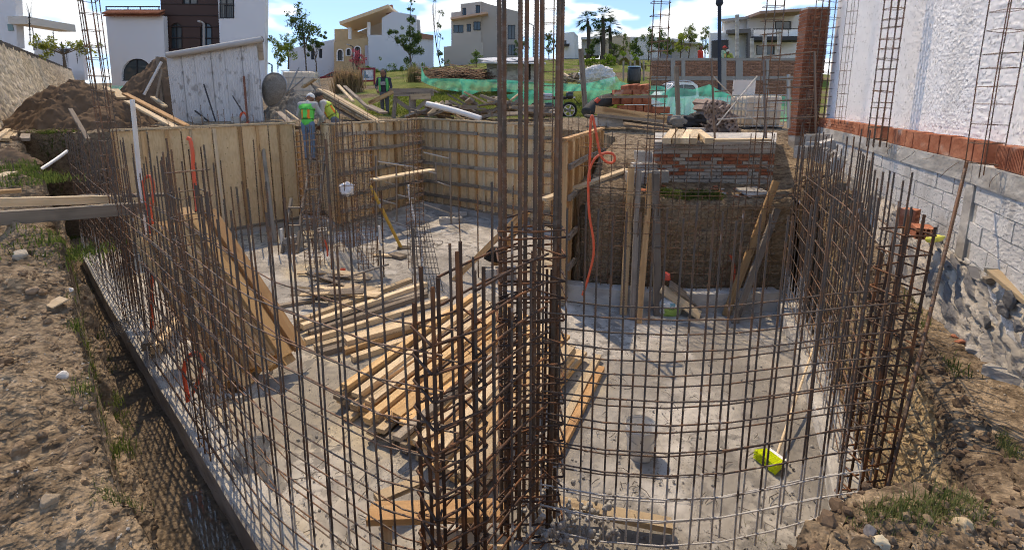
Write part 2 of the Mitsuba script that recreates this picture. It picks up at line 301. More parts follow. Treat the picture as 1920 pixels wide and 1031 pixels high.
for q in ((20, 500, .2), (20, 700, .0), (60, 900, -.12), (200, 1000, -.22), (40, 330, .62), (20, 400, .45), (60, 215, .9), (10, 265, .8), (120, 225, .85),
          (1750, 725, -.44), (1880, 950, -.26), (1780, 640, -.45), (1700, 560, -.40), (1850, 760, -.44), (1900, 850, -.40), (1650, 440, -.1), (1600, 345, .25), (1747, 590, -.44), (1813, 655, -.45), (1850, 685, -.45), (1920, 745, -.45), (1900, 950, -.3), (1810, 830, -.40),
          (1530, 300, .35), (1250, 352, .1), (1440, 352, .1), (1180, 340, .25), (1150, 290, .6), (1180, 238, .95), (1130, 232, 1.0), (1240, 228, .92), (1400, 235, .9), (1470, 250, .85), (1210, 300, .55)):
    x, y = pz(*q)[:2]; ctrl.append((x, y, q[2]))
for x, y, z in ((-16, 14, 1.0), (-8, 13.5, 1.0), (-4, 15.5, 1.0), (0, 15.5, 1.0), (2.5, 13, .95), (5, 14, .9), (8, 14, .95), (12, 14, 1.0), (-20, 8, .9), (12, 8, .6), (8, 5, .2), (-14, 20, 1.2), (-6, 19, 1.2), (0, 19, 1.1), (6, 19, .9), (14, 20, 1.0),
                (-30, 30, 1.9), (-10, 28, 2.2), (0, 28, 2.3), (8, 28, 1.5), (20, 30, 1.3), (-40, 50, 3.), (-12, 45, 4.3), (0, 45, 5.0), (10, 45, 5.0), (18, 45, 5.0), (30, 50, 4.0), (50, 45, 2.2), (-40, 80, 5), (0, 62, 6.6), (14, 62, 6.6), (0, 80, 8.0), (20, 80, 8.0), (45, 80, 6.0), (0, 200, 12.), (150, 200, 8.), (-150, 200, 5.), (-300, 100, 4), (300, 100, 4), (0, -300, 0), (300, -100, 2), (-300, -100, 2), (0, 600, 14)):
    ctrl.append((x, y, z))
ctrl = np.array(ctrl); warp = lambda q: np.sign(q) * np.log1p(np.abs(q) / 6.0)
_rbf = RBFInterpolator(np.stack([warp(ctrl[:, 0]), warp(ctrl[:, 1] - 6)], 1), ctrl[:, 2], kernel='linear', smoothing=2e-3)
def base_ground(xy): xy = np.atleast_2d(xy); return _rbf(np.stack([warp(xy[:, 0]), warp(xy[:, 1] - 6)], 1))
def pitdist(xy):
    """signed distance to the pit's edge, positive inside"""
    xy = np.atleast_2d(xy); d = np.full(len(xy), -5.0)
    near = (xy[:, 0] > -14) & (xy[:, 0] < 7) & (xy[:, 1] > .3) & (xy[:, 1] < 17)
    pts = shapely.points(xy[near]); dd = shapely.distance(pts, PIT.exterior)
    d[near] = np.where(shapely.contains(PIT, pts), dd, -dd); return d
SUMP = pz(428, 722, SLAB)[:2]
def ground_z(xy, rough=True):
    xy = np.atleast_2d(np.asarray(xy, float)[..., :2]); z = base_ground(xy); d = pitdist(xy)
    p3 = np.stack([xy[:, 0], xy[:, 1], z * 0], 1)
    if rough:
        near = np.exp(-np.maximum(0, np.hypot(xy[:, 0], xy[:, 1]) - 14) / 8)
        left = 1 / (1 + np.exp((xy[:, 0] + .3) * 3)) * np.exp(-np.maximum(0, xy[:, 1] - 10) / 3)
        fg = np.exp(-((xy[:, 1] - 1.5) / .55) ** 2) * (xy[:, 0] > .6)
        lump = meshkit.fbm(p3 * 3.2, 5, seed=2) - .5; clod = np.abs(meshkit.fbm(p3 * 8.5 + 5, 3, seed=6) - .5)
        big = meshkit.fbm(p3 * .9, 3, seed=8) - .5
        z = z + near * (lump * (.05 + .13 * left + .10 * fg) + big * .25 * left - (clod * (.06 + .10 * left + .16 * fg)) + .015)
    edge = (meshkit.fbm(p3 * 2.3, 4, seed=12) - .5) * .10
    t = np.clip((d + edge * np.clip(1 - np.abs(d) / .6, 0, 1) + .08) / .14, 0, 1); t = t ** .8
    floor = SLAB - .05 + (meshkit.fbm(p3 * 2.5, 4, seed=3) - .5) * .10
    sd = np.maximum(np.abs(xy[:, 0] - SUMP[0]) - .34, np.abs(xy[:, 1] - SUMP[1]) - .30); floor = np.where(sd < .02, SLAB - .55, floor)
    rough_wall = (meshkit.fbm(np.stack([xy[:, 0], xy[:, 1], z], 1) * 7, 3, seed=5) - .5) * .1 * (t * (1 - t) * 4)
    return z * (1 - t) + floor * t + rough_wall
xs = np.r_[-420, -300, -200, -140, -100, -75, -58, -46, -37, -30, -25, np.arange(-21, -12, .35), np.arange(-12, -5, .07), np.arange(-5, 4.6, .03), np.arange(4.6, 7, .06), np.arange(7, 14, .3), 15, 17, 20, 25, 32, 42, 60, 90, 140, 220, 420]
ys = np.r_[-200, -100, -50, -25, -12, -6, -3, -1.5, -.5, .2, np.arange(.6, 4.6, .03), np.arange(4.6, 9, .05), np.arange(9, 16.5, .08), np.arange(16.5, 26, .4), 27, 29, 32, 36, 41, 47, 54, 62, 72, 85, 105, 140, 200, 300, 500, 900]
gx, gy = np.meshgrid(xs, ys, indexing='ij'); gxy = np.stack([gx.ravel(), gy.ravel()], 1); gz = ground_z(gxy)
nx, ny = len(xs), len(ys); i, j = np.meshgrid(np.arange(nx - 1), np.arange(ny - 1), indexing='ij'); q = i * ny + j
quads = np.stack([q, q + ny, q + ny + 1, q + 1], -1).reshape(-1, 4)
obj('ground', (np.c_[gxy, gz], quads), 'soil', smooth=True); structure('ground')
from scipy.interpolate import RegularGridInterpolator
_gz = RegularGridInterpolator((xs, ys), gz.reshape(nx, ny), bounds_error=False, fill_value=0)
def gh(x, y): return float(_gz((x, y)))
def gpix(px, py, z0=0.0):
    """the ground point seen at a pixel"""
    r = ray(px, py); t = np.linspace(.8, 70, 4000); P = EYE + r * t[:, None]; h = _gz(P[:, :2]); k = np.argmax(P[:, 2] < h)
    return P[k]
BANKS = {}
def earth_face(name, line, slope, lip=.14):
    """the cut face of the pit below a stretch of its rim: a fine sheet with clods, rolled over the edge at the top"""
    P = along(np.asarray(line, float), step=.035); t = np.gradient(P, axis=0); t /= np.linalg.norm(t, axis=1, keepdims=True); n = np.stack([-t[:, 1], t[:, 0]], 1)
    if pitdist(P[len(P) // 2:len(P) // 2 + 1] + n[len(P) // 2] * .3)[0] < 0: n = -n
    m = 54; V = []; o = np.array([gh(*(p - q * lip)) for p, q in zip(P, n)])
    for k in range(m):
        u = k / (m - 1); d = -lip - .04 + (lip + .10) * min(1, u / .12) + slope * max(0, u - .12); z = np.where(u < .12, o - .035 + .03 * math.sin(u / .12 * math.pi / 2) - .10 * (u / .12) ** 3, (o - .105) + (SLAB - .12 - o + .105) * (u - .12) / .88)
        V.append(np.c_[P + n * d, z])
    V = np.stack(V, 1).reshape(-1, 3); N = np.repeat(np.c_[n, np.full(len(n), .45)], m, 0); f = (meshkit.fbm(V * 2.6, 4, seed=51) - .5) * .22 - np.abs(meshkit.fbm(V * 9, 4, seed=52) - .5) * .12 + (meshkit.fbm(V * 26, 2, seed=53) - .5) * .03
    w = np.tile(np.clip(np.linspace(0, 1, m) / .16, .0 if lip < .1 else .25, 1), len(P)); V = V + N * (f * w)[:, None]
    BANKS[name] = V.reshape(len(P), m, 3)
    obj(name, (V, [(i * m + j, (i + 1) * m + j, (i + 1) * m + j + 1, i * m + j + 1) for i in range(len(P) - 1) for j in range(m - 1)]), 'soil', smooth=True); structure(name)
ipit = lambda q: pz(*q)[:2]
earth_face('earth_bank', [(.95, 1.52), (1.12, 1.64), (1.35, 1.82), (1.62, 1.91), (1.95, 2.0), (2.14, 2.08)] + [tuple(ipit(q)) for q in ((1885, 930, -.30), (1838, 832, -.40), (1785, 742, -.44), (1735, 660, -.42), (1690, 575, -.38), (1640, 470, -.2), (1588, 385, .05), (1530, 330, .22))] + [(4.55, 7.75)], .22)
earth_face('earth_bank_back', [(4.55, 7.75), (4.1, 7.78), (3.0, 7.82), (2.0, 7.85), (1.12, 7.86), (1.3, 8.5)], .10)
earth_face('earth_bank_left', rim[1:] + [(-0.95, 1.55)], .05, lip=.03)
# slab of the pit floor
inner = Polygon([tuple(p) for p in np.vstack([offset(L1out, .10)[:-1], [[-.12, 2.05], [.18, 2.9]], L2, Rk[1:], [[4.35, 7.45], [1.0, 7.5], [1.0, 8.2], [1.7, 11.1], [.9, 12.3]], [pY(985, 300, 13.3)[:2], pY(792, 300, 15.3)[:2], pY(610, 300, 13.7)[:2], pY(430, 300, 12.2)[:2], pY(215, 300, 11.0)[:2]]])]).buffer(0)
gx, gy = np.meshgrid(np.arange(-9.9, 4.7, .06), np.arange(1.9, 15.6, .06), indexing='ij'); n0, n1 = gx.shape
pts = np.stack([gx.ravel(), gy.ravel()], 1); ins = shapely.contains_xy(inner.buffer(.05), pts[:, 0], pts[:, 1])
p3 = np.c_[pts, np.zeros(len(pts))]
sz = SLAB + (meshkit.fbm(p3 * 1.6, 4, seed=21) - .5) * .03 + (meshkit.fbm(p3 * 9, 3, seed=22) - .5) * .018
i, j = np.meshgrid(np.arange(n0 - 1), np.arange(n1 - 1), indexing='ij'); q = (i * n1 + j).ravel(); quads = np.stack([q, q + n1, q + n1 + 1, q + 1], -1)
ins &= ~((np.abs(pts[:, 0] - SUMP[0]) < .29) & (np.abs(pts[:, 1] - SUMP[1]) < .25))
quads = quads[ins[quads].all(1)]
sm = trimesh.Trimesh(np.c_[pts, sz], np.vstack([quads[:, [0, 1, 2]], quads[:, [0, 2, 3]]]), process=False); sm.remove_unreferenced_vertices()
obj('pit_slab', sm, 'concrete_slab', smooth=True); structure('pit_slab')
def slz(xy): return SLAB + .004
# kerbs (footing upstands)
def kerb(name, line, w, z0, z1, label, closed=False, wob=.012):
    p = along(line, n=max(8, int(LineString(line).length / .12))); a, b = offset(p, w / 2), offset(p, -w / 2); n = len(p); V = []
    for k in range(n):
        h = z1 + (meshkit.fbm(np.array([p[k, 0] * 4, p[k, 1] * 4, 1.]), 3, seed=3) - .5) * wob * 2
        for (x, y), z in ((a[k], z0), (a[k], h - .012), (a[k] * .94 + b[k] * .06, h), (b[k] * .94 + a[k] * .06, h), (b[k], h - .012), (b[k], z0)): V.append((x, y, z))
    Fq = [(k * 6 + c, k * 6 + c + 1, k * 6 + c + 7, k * 6 + c + 6) for k in range(n - 1) for c in range(5)] + [tuple(range(0, 4)), (0, 3, 4, 5), tuple((n - 1) * 6 + c for c in (3, 2, 1, 0)), tuple((n - 1) * 6 + c for c in (5, 4, 3, 0))]
    return solo(name, (V, Fq), 'concrete', label, 'kerb', smooth=30, kind='structure')
kerb('concrete_kerb', offset(L1out, .13), .26, -1.75, KERB, 'grey concrete footing kerb along the left trench under the rebar wall')
kerb('concrete_kerb', [[-.22, 2.0], [.0, 2.5], [.15, 2.95]], .25, -1.75, KERB, 'short concrete kerb at the jog under the central rusty column')
kerb('concrete_kerb', Rk + [.02, 0], .26, -1.75, KERB, 'pale concrete kerb along the right side of the pit floor')
kerb('concrete_kerb', [pz(1052, 530, -1.3)[:2], pz(1150, 540, -1.3)[:2], pz(1300, 548, -1.3)[:2], pz(1455, 545, -1.3)[:2]], .22, -1.7, -1.28, 'wet grey concrete kerb at the foot of the brown earth wall')
for a, b in (((-.33, -.28), (.33, -.28)), ((.33, -.28), (.33, .28)), ((.33, .28), (-.33, .28)), ((-.33, .28), (-.33, -.28))): kerb('concrete_kerb', np.array([a, b]) + SUMP, .1, -2.15, SLAB + .05, 'x')
# puddle in the left trench
pd = [pz(x, y, -1.60)[:2] for x, y in ((352, 925), (372, 925), (430, 1000), (470, 1060), (415, 1060), (378, 980))]
pm = trimesh.creation.extrude_polygon(Polygon(pd).buffer(.06), .02, engine='earcut'); pm.apply_translation([0, 0, -1.62])
scene['puddle'] = mikit.ply(pm, 'water'); labels['puddle'] = {'kind': 'structure'}
# ------------------------------------------------------------------ reinforcement
def lineat(line, px, z=0.5):
    """the point of a surveyed line that stands under pixel column px"""
    p = along(line, n=600); x = np.array([960 + F * a[0] / (a[1] * math.cos(PHI) - (z - CZ) * math.sin(PHI)) for a in p]); return p[np.argmin(np.abs(x - px))]
def bar(parent, name, pts, r, mat, sides=6, **kw): return obj(name, MB().tube(pts, r, sides), mat, parent, smooth=True, **kw)
def rebar_wall(label, line, z0, top, step, rows, gap, r, rh, mat='rebar', lap=None, ties=True, jit=.012, name='rebar_wall', hmat=None):
    k = thing(name, label, 'rebar mesh'); tie = MB(); L = LineString(line).length
    for lay in (0, 1):
        ln = offset(line, gap * (lay - .5)); P = along(ln, step=step)
        P = P[:] + (ln[min(1, len(ln) - 1)] - ln[0]) * 0
        if lay: P = (P[:-1] + P[1:]) / 2
        for i, p in enumerate(P):
            h = top(p, lay); b = p + rng.normal(0, jit, 2); e = p + rng.normal(0, jit * 1.3, 2)
            bar(k, 'vertical_bar', [(*b, z0), (*((b + e) / 2 + rng.normal(0, .004, 2)), (z0 + h) / 2), (*e, h)], r, mat)
        for i, z in enumerate(rows):
            zz = z + lay * .035 + rng.normal(0, .008); q = along(offset(ln, (r + rh) * (1 if lay else -1)), n=max(6, int(L / .35)))
            dz = (meshkit.noise(np.c_[q * 1.3, np.full(len(q), i * 3.3 + lay)]) - .5) * .035
            bar(k, 'horizontal_bar', np.c_[q, zz + dz], rh, hmat or mat)
            if lap and i % 2 == lay:
                a, bb = lap; m = (np.arange(len(q)) / len(q) >= a) & (np.arange(len(q)) / len(q) <= bb)
                if m.sum() > 2: bar(k, 'lap_bar', np.c_[q[m], (zz + dz)[m] + .024], rh, hmat or mat)
            if ties:
                for p in P[::1]:
                    if rng.random() < .55: continue
                    c = np.array([*p, zz]); a = rng.normal(0, 1, 3); a[2] *= .5; a = nrm(a)
                    tie.tube([c + nrm(rng.normal(0, 1, 3)) * .016, c + a * .025, c + a * .05 + rng.normal(0, .016, 3)], .0021, 3)
    if ties and tie.v: obj('tie_wire', tie, 'wire', k, kind='stuff')
    return k
def ring(c, w, d, ang, z, r, tilt=0.0, hook=True):
    ca, sa = math.cos(ang), math.sin(ang); R = lambda x, y: np.array([c[0] + x * ca - y * sa, c[1] + x * sa + y * ca, z + x * tilt])
    e = .012; pts = []
    for sx, sy in ((-1, -1), (1, -1), (1, 1), (-1, 1)):
        x, y = sx * w / 2, sy * d / 2
        o = [(x, y - sy * e), (x - sx * e, y)] if sx * sy > 0 else [(x - sx * e, y), (x, y - sy * e)]
        pts += [R(*q) for q in (o if (sx, sy) in ((1, -1), (-1, 1)) else o)]
    pts = [R(-w / 2 + e, -d / 2), R(w / 2 - e, -d / 2), R(w / 2, -d / 2 + e), R(w / 2, d / 2 - e), R(w / 2 - e, d / 2), R(-w / 2 + e, d / 2), R(-w / 2, d / 2 - e), R(-w / 2, -d / 2 + e), R(-w / 2 + e, -d / 2)]
    if hook: pts = pts + [R(-w / 2 + .05, -d / 2 + .05)]
    return pts
def cage(label, xy, w, d, z0, z1, n=(2, 2), step=.15, r=.007, rs=.004, ang=0.0, mat='rebar', tops=None, group=None, zs=None, lean=(0, 0), name='rebar_cage', jit=.01, rings=True):
    k = thing(name, label, 'rebar column cage', group); ca, sa = math.cos(ang), math.sin(ang); x0, y0 = xy
    spots = []
    for a in range(n[0]):
        for b in range(n[1]):
            if 0 < a < n[0] - 1 and 0 < b < n[1] - 1: continue
            spots.append((-w / 2 + w * a / max(1, n[0] - 1), -d / 2 + d * b / max(1, n[1] - 1)))
    for i, (a, b) in enumerate(spots):
        h = (tops[i % len(tops)] if tops else z1) + rng.normal(0, jit * 3)
        px, py = x0 + a * ca - b * sa, y0 + a * sa + b * ca; m = (h - z0); j = rng.normal(0, jit, 4)
        bar(k, 'vertical_bar', [(px, py, z0), (px + lean[0] * m / 2 + j[0], py + lean[1] * m / 2 + j[1], z0 + m / 2), (px + lean[0] * m + j[2], py + lean[1] * m + j[3], h)], r, mat)
    z = z0 + .12; zt = zs if zs is not None else (min(tops) if tops else z1) - .1
    while z < zt and rings:
        m = z - z0
        bar(k, 'stirrup', ring((x0 + lean[0] * m, y0 + lean[1] * m), w + 2 * (r + rs), d + 2 * (r + rs), ang, z + rng.normal(0, .012), rs, rng.normal(0, .06)), rs, mat, sides=5); z += step * rng.uniform(.85, 1.15)
    return k
# the long left wall of bars, the two columns at the jog, the near mesh and the right mesh
def topL(p, lay):
    far = np.clip((p[1] - 3) / 5, 0, 1); return 1.02 + rng.normal(0, .12 - .05 * far) - (.35 if rng.random() < .22 - .15 * far else 0)
rows = list(np.arange(-1.28, .62, .19))
rebar_wall('long left wall of rusty bars beside the trench, running back to the plywood formwork', L1, -1.42, topL, .205, rows, .16, .0063, .0048, mat='rebar_cement', hmat='rebar', lap=(.55, .8))
rebar_wall('short return of rusty bars between the two thick columns in the middle', np.array([A_ + [.02, .1], (A_ + B_) / 2 + [0, .02], B_ + [0, -.12]]), -1.5, lambda p, l: .86 + rng.normal(0, .14), .19, list(np.arange(-1.35, .75, .17)), .20, .0085, .0075, mat='rebar_cement', hmat='rebar_rusty', jit=.006)
def topN(p, lay): return .93 + rng.normal(0, .045) - (.34 if rng.random() < .14 else 0)
rebar_wall('near square mesh of rusty bars at the lower right, splashed with cement at its foot', L2[1:], -1.45, topN, .168, list(np.arange(-1.34, .42, .176)), .11, .0068, .0054, mat='rebar_cement', hmat='rebar_cement', lap=(.02, .30), jit=.006)
def topR(p, lay): return 1.08 + rng.normal(0, .10) - (.4 if rng.random() < .12 else 0)
Rm = np.vstack([[C_ + [.03, .12]], Rk[1:] + [.06, 0], [[4.32, 7.35]]])
rebar_wall('right hand wall of rusty bars beside the earth bank, receding to the brick column', Rm, -1.42, topR, .16, list(np.arange(-1.3, .8, .21)), .17, .0068, .0054, mat='rebar_cement', hmat='rebar')
BK = np.array([pz(1085, 525, -1.28)[:2], pz(1150, 535, -1.28)[:2], pz(1300, 542, -1.28)[:2], pz(1450, 540, -1.28)[:2]])
rebar_wall('far mesh of thin bars standing against the brown earth wall', BK, -1.35, lambda p, l: (1.02 if l else .1) + rng.normal(0, .09), .185, list(np.arange(-1.2, .25, .2)) + [.62, .9], .12, .0068, .0055, ties=False)
cage('rusty corner column of thick bars, its cut tops just left of the tall central bars', A_ + [-.01, .02], .26, .21, -1.55, .8, n=(3, 3), step=.125, r=.0108, rs=.0072, ang=.6, mat='rebar_rusty', tops=[.80, .86, .62, .92, .74, .83, .58, .88], zs=.62, name='rusty_column_cage', jit=.004)
k = thing('tall_bar_bundle', 'tall bundle of thick dark bars in the middle, rising out of the photo', 'rebar column cage')
for px, dy in ((937, 0), (946, .10), (976, -.06), (986, .16), (1005, -.02), (1014, .20), (1044, .05), (1052, .22)):
    y = 3.0 + dy; xx = col(px, y, 1.6); d = rng.normal(0, .004, 4)
    zz = np.arange(-1.5, 2.9, .0065); q = bow([(xx + d[0], y + d[1], -1.5), (xx, y, .4), (xx + d[2], y + d[3], 2.9)], len(zz)); bar(k, 'vertical_bar', q, .0138 * (1 + .11 * (np.arange(len(zz)) % 3 == 0)), 'rebar', sides=7)
for px, dy, h in ((958, .3, .42), (968, .33, .35), (995, .35, .55), (1030, .1, .5), (1038, .3, .6), (952, -.05, .3), (1022, .34, .42)):
    y = 3.0 + dy; bar(k, 'vertical_bar', [(col(px, y, 0), y, -1.5), (col(px, y, 0) + .01, y, h)], .0115, 'rebar_rusty')
cB = np.array([col(995, 3.1), 3.10])
for i, z in enumerate(np.arange(-1.4, .92, .145)):
    bar(k, 'stirrup', ring(cB + rng.normal(0, .008, 2), .43, .30, .06 + rng.normal(0, .03), z + rng.normal(0, .02), .007, rng.normal(0, .05)), .0075, 'rebar_rusty')
    for s in range(2):
        a = cB + [-.21, -.15 + .3 * s]; bar(k, 'cross_tie', [(*a, z + .03), (a[0] + .2, a[1] + rng.normal(0, .08), z + .06), (a[0] + .42, a[1] + rng.normal(0, .06), z + .02)], .006, 'rebar_rusty')
# lumps of cement caught on the bars at the foot of the central column
lum = MB()
for i in range(170):
    p = np.array([rng.uniform(.05, .75), rng.uniform(2.85, 3.2), -1.42 + abs(rng.normal(0, .10))]); s = trimesh.creation.icosphere(2, radius=rng.uniform(.008, .02)); s.vertices *= 1 + (meshkit.noise(s.vertices * 60 + i)[:, None] - .5) * .8; s.vertices *= [1, 1, rng.uniform(.8, 2.2)]
    lum.tm(s.apply_translation(p))
solo('cement_splash', lum, 'concrete', 'grey lumps of cement caught on the bars at the foot of the tall bundle', 'cement', kind='stuff', smooth=True)
cage('rusty corner cage of the right mesh, with stirrups up to its cut tops', C_ + [-.02, .04], .20, .18, -1.5, .78, n=(3, 2), step=.135, r=.0095, rs=.007, ang=.15, mat='rebar_rusty', tops=[.82, .6, .9, .7, .78, .86], zs=.75, name='rusty_column_cage', lean=(.035, 0))
p = lineat(L1, 365); cage('short cage of bars with stirrups beside the leaning stack of new planks', p, .26, .22, -1.42, 1.22, n=(3, 2), step=.20, r=.0065, rs=.0045, ang=-.7, tops=[1.22, 1.1, 1.3, 1.0, 1.25], zs=1.08)
p = lineat(L1, 212, .6); cage('tall leaning cage of dark bars at the far left, reaching the top of the photo', p, .15, .15, -1.42, 3.0, n=(3, 3), step=.19, r=.0055, rs=.0042, ang=-.6, jit=.02)
def floor_at(px, py): return pz(px, py, SLAB)[:2]
for px, py, pt, w, n, st, lab in ((591, 498, 238, .30, (4, 2), .11, 'slim dark cage in front of the gap where the two men work'), (619, 468, 246, .24, (3, 2), .19, 'cage with pale spacers beside the right edge of the gap'), (655, 470, 232, .42, (5, 2), .17, 'wide cage with the white plastic bag tied to it'),
                                  (690, 502, 248, .30, (4, 2), .13, 'cage behind the yellow shovel handle'), (782, 500, 224, .26, (4, 2), .13, 'cage in the inner corner of the formwork, with a grey hose tied on')):
    p = floor_at(px, py); z = zrow(p, pt); cage(lab, p, w, .22, SLAB, z, n=n, step=st, r=.0072, rs=.0055, ang=rng.normal(0, .2), tops=[z, z - .05, z + .06])
for px in (645, 651, 664):
    p = floor_at(px, 462); solo('starter_bar', MB().tube([(*p, SLAB), (*p, zrow(p, 168 + (px - 645) * 3))], .007, 6), 'rebar', 'long thin bar standing above the formwork edge beside the wide cage', 'rebar', 'long bars above the formwork edge', smooth=True)
LT = 'tall thin cage of three bars above the %s'
cage(LT % 'left end of the low brick wall', (col(1226, 8.25, 1), 8.25), .27, .12, .0, 3.7, n=(3, 1), step=.205, r=.0085, rs=.0055, jit=.008)
cage(LT % 'right end of the low brick wall', (col(1428, 8.25, 1), 8.25), .27, .12, .0, 3.7, n=(3, 1), step=.205, r=.0085, rs=.0055, jit=.008)
cage('thin four bar cage seen between the thick central bars, against the sky', (col(1029, 9.5, 2), 9.5), .19, .15, -1.4, 4.2, n=(2, 2), step=.215, r=.0065, rs=.0055, jit=.008)
# loose bars standing up from the floor
for px, py, pt in ((490, 455, 262), (430, 452, 300), (523, 478, 378), (546, 492, 392), (505, 470, 318), (537, 470, 333), (588, 470, 392), (622, 510, 418), (660, 490, 424), (720, 520, 356), (710, 500, 442), (553, 480, 395), (865, 500, 368), (897, 520, 364), (960, 530, 348), (470, 480, 340), (450, 500, 350), (398, 470, 275), (374, 460, 280)):
    p = floor_at(px, py); h = zrow(p, pt); q = p + rng.normal(0, .03, 2)
    solo('starter_bar', MB().tube([(*p, SLAB - .02), (*q, h)], .0125, 7), 'rebar' if rng.random() < .6 else 'rebar_rusty', 'single upright starter bar standing in the pit floor before the formwork', 'rebar', 'starter bars in the pit floor', smooth=True)
# bars and cages along the right hand wall
cage('short thin cage at the far end of the white wall', (pY(1594, 150, 8.7)[0] - .10, 8.7), .11, .1, 1.2, 4.2, n=(2, 2), step=.20, r=.004, rs=.003, jit=.004)
cage('dark six bar cage standing out from the white wall, second from the right', (pY(1656, 240, 6.55)[0] - .06, 6.55), .17, .13, 1.0, 3.4, n=(3, 2), step=.13, r=.0072, rs=.005, jit=.006)
cage('rightmost thin cage of three bars against the white wall', (pY(1871, 280, 4.05)[0] - .10, 4.05), .17, .14, .98, 2.9, n=(2, 2), step=.155, r=.0042, rs=.003, jit=.005)
a, b = pY(1813, 303, 4.15), pz(1652, 962, -1.25); solo('leaning_bar', MB().tube(bow([b, (a + b) / 2 + [0, 0, -.02], a], 360), .0128 * (1 + .12 * (np.arange(360) % 3 == 0)), 8), 'rebar', 'single thick ribbed bar leaning from the pit corner to the block wall', 'rebar', smooth=True)
# ------------------------------------------------------------------ formwork
def formwork(label, a, b, za, zb, bot, sheet=.61, stud=.30, walers=(), wmat='wood_old', face=1, smat='wood_pale', sd=.075):
    """plywood on a line a -> b with studs (and walers) on the side towards the camera"""
    a, b = np.asarray(a, float), np.asarray(b, float); k = thing('formwork_panel', label, 'formwork'); L = np.linalg.norm(b - a); u = (b - a) / L; n = np.array([u[1], -u[0]]) * face
    at = lambda s, o, z: np.array([*(a + u * s + n * o), z]); top = lambda s: za + (zb - za) * s / L
    s = 0
    while s < L - .05:
        e = min(L, s + sheet); g = rng.normal(0, .006, 2); m = (s + e) / 2
        obj('plywood_sheet', MB().beam(at(m, g[0], bot), at(m, g[1], top(m) - .02 + rng.normal(0, .01)), e - s - .03, .018, up=(*n, 0)), 'plywood', k); s = e
    s = .04
    while s < L:
        w = rng.uniform(.045, .075); obj('stud', MB().beam(at(s, .009 + sd / 2, bot + .01), at(s + rng.normal(0, .01), .009 + sd / 2, top(s) - .03), w, sd, up=(*n, 0)), smat if rng.random() < .6 else 'wood_new', k); s += stud * rng.uniform(.85, 1.15)
    obj('top_plate', MB().beam(at(0, .028, za + .02), at(L, .028, zb + .02), .10, .035), smat, k); obj('bottom_plate', MB().beam(at(0, .035, bot + .0), at(L, .035, bot - .0), .09, .05), 'wood_old', k)
    for z in walers:
        for j in range(2 if L > 2.5 else 1):
            s0, s1 = L * j / (2 if L > 2.5 else 1) + rng.uniform(-.05, .1), L * (j + 1) / (2 if L > 2.5 else 1) - rng.uniform(-.1, .05)
            obj('waler', MB().beam(at(max(.05, s0), .012 + sd + .03 + .01 * j, z + rng.normal(0, .03)), at(min(L - .05, s1), .012 + sd + .03 + .01 * j, z + rng.normal(0, .03)), .05, .085), wmat, k)
            for q in np.arange(s0 + .3, s1, .62):
                p = at(q, .07 + sd, z); obj('tie_wire', MB().tube([p, p + [0, 0, .04] + np.array([*n, 0]) * .02, p + [rng.normal(0, .05), 0, .09]], .004, 4), 'wire', k)
    return k
fp = lambda px, Y: np.array([col(px, Y, .5), Y])
FA, FB, FC, FD, FE_ = fp(212, 9.9), fp(556, 12.6), fp(622, 11.8), fp(790, 14.7), fp(1042, 11.9)
formwork('plain plywood formwork wall on the left, behind the upright bars', FA, FB, zrow(FA, 246), zrow(FB, 231), -1.4, stud=.46, sd=.04)
formwork('short dark formwork panel at the back of the gap behind the two men', fp(552, 13.2), fp(616, 13.2), .8, .8, -1.4, stud=.3)
formwork('formwork wall with grey crossbars left of the inner corner', FC, FD, zrow(FC, 234), zrow(FD, 223), -1.4, walers=(.78, .38, -.18, -.70, -1.12))
formwork('formwork wall with grey crossbars right of the inner corner', FD, FE_, zrow(FD, 223), zrow(FE_, 237), -1.4, walers=(.72, .24, -.22, -.72, -1.15))
formwork('short side panel closing the gap beside the man in the green vest', FC + [-.03, .05], fp(600, 13.1), zrow(FC, 234), .98, -1.4, stud=.2)
F4a, F4b = fp(1052, 7.3), fp(1126, 10.5)
formwork('side formwork receding behind the orange hose, with stepped grey crossbars', F4a, F4b, 1.02, 1.02, -1.55, walers=(.62, .1, -.45, -1.0), stud=.42, smat='wood_new')
kl = np.array([fp(214, 10.1), fp(430, 11.6), fp(556, 12.75), fp(612, 12.3), fp(625, 12.05), fp(790, 14.75), fp(1000, 12.5)])
kerb('concrete_kerb', kl - [0, .05], .3, -1.75, -1.40, 'concrete footing')
Q = np.array([fp(215, 10.6), fp(430, 12.2), fp(560, 13.6), fp(700, 14.2), fp(792, 15.3), fp(900, 14.3), fp(1040, 12.6), fp(1130, 11.2)])
rebar_wall('thin bars poking up behind the top edge of the formwork', Q, .2, lambda p, l: 1.26 + rng.normal(0, .10), .34, [.6], .15, .0062, .005, ties=False, mat='rebar')

# ------------------------------------------------------------------ loose timber
def plank(p0, p1, w, h, mat, label, group=None, up=(0, 0, 1), bow=0.0, name='plank', cat='plank'):
    return solo(name, MB().beam(p0, p1, w, h, up=up, bow=bow), mat, label, cat, group=group)
def pl(x0, y0, z0, x1, y1, z1, *a, **k): return plank(pz(x0, y0, z0), pz(x1, y1, z1), *a, **k)
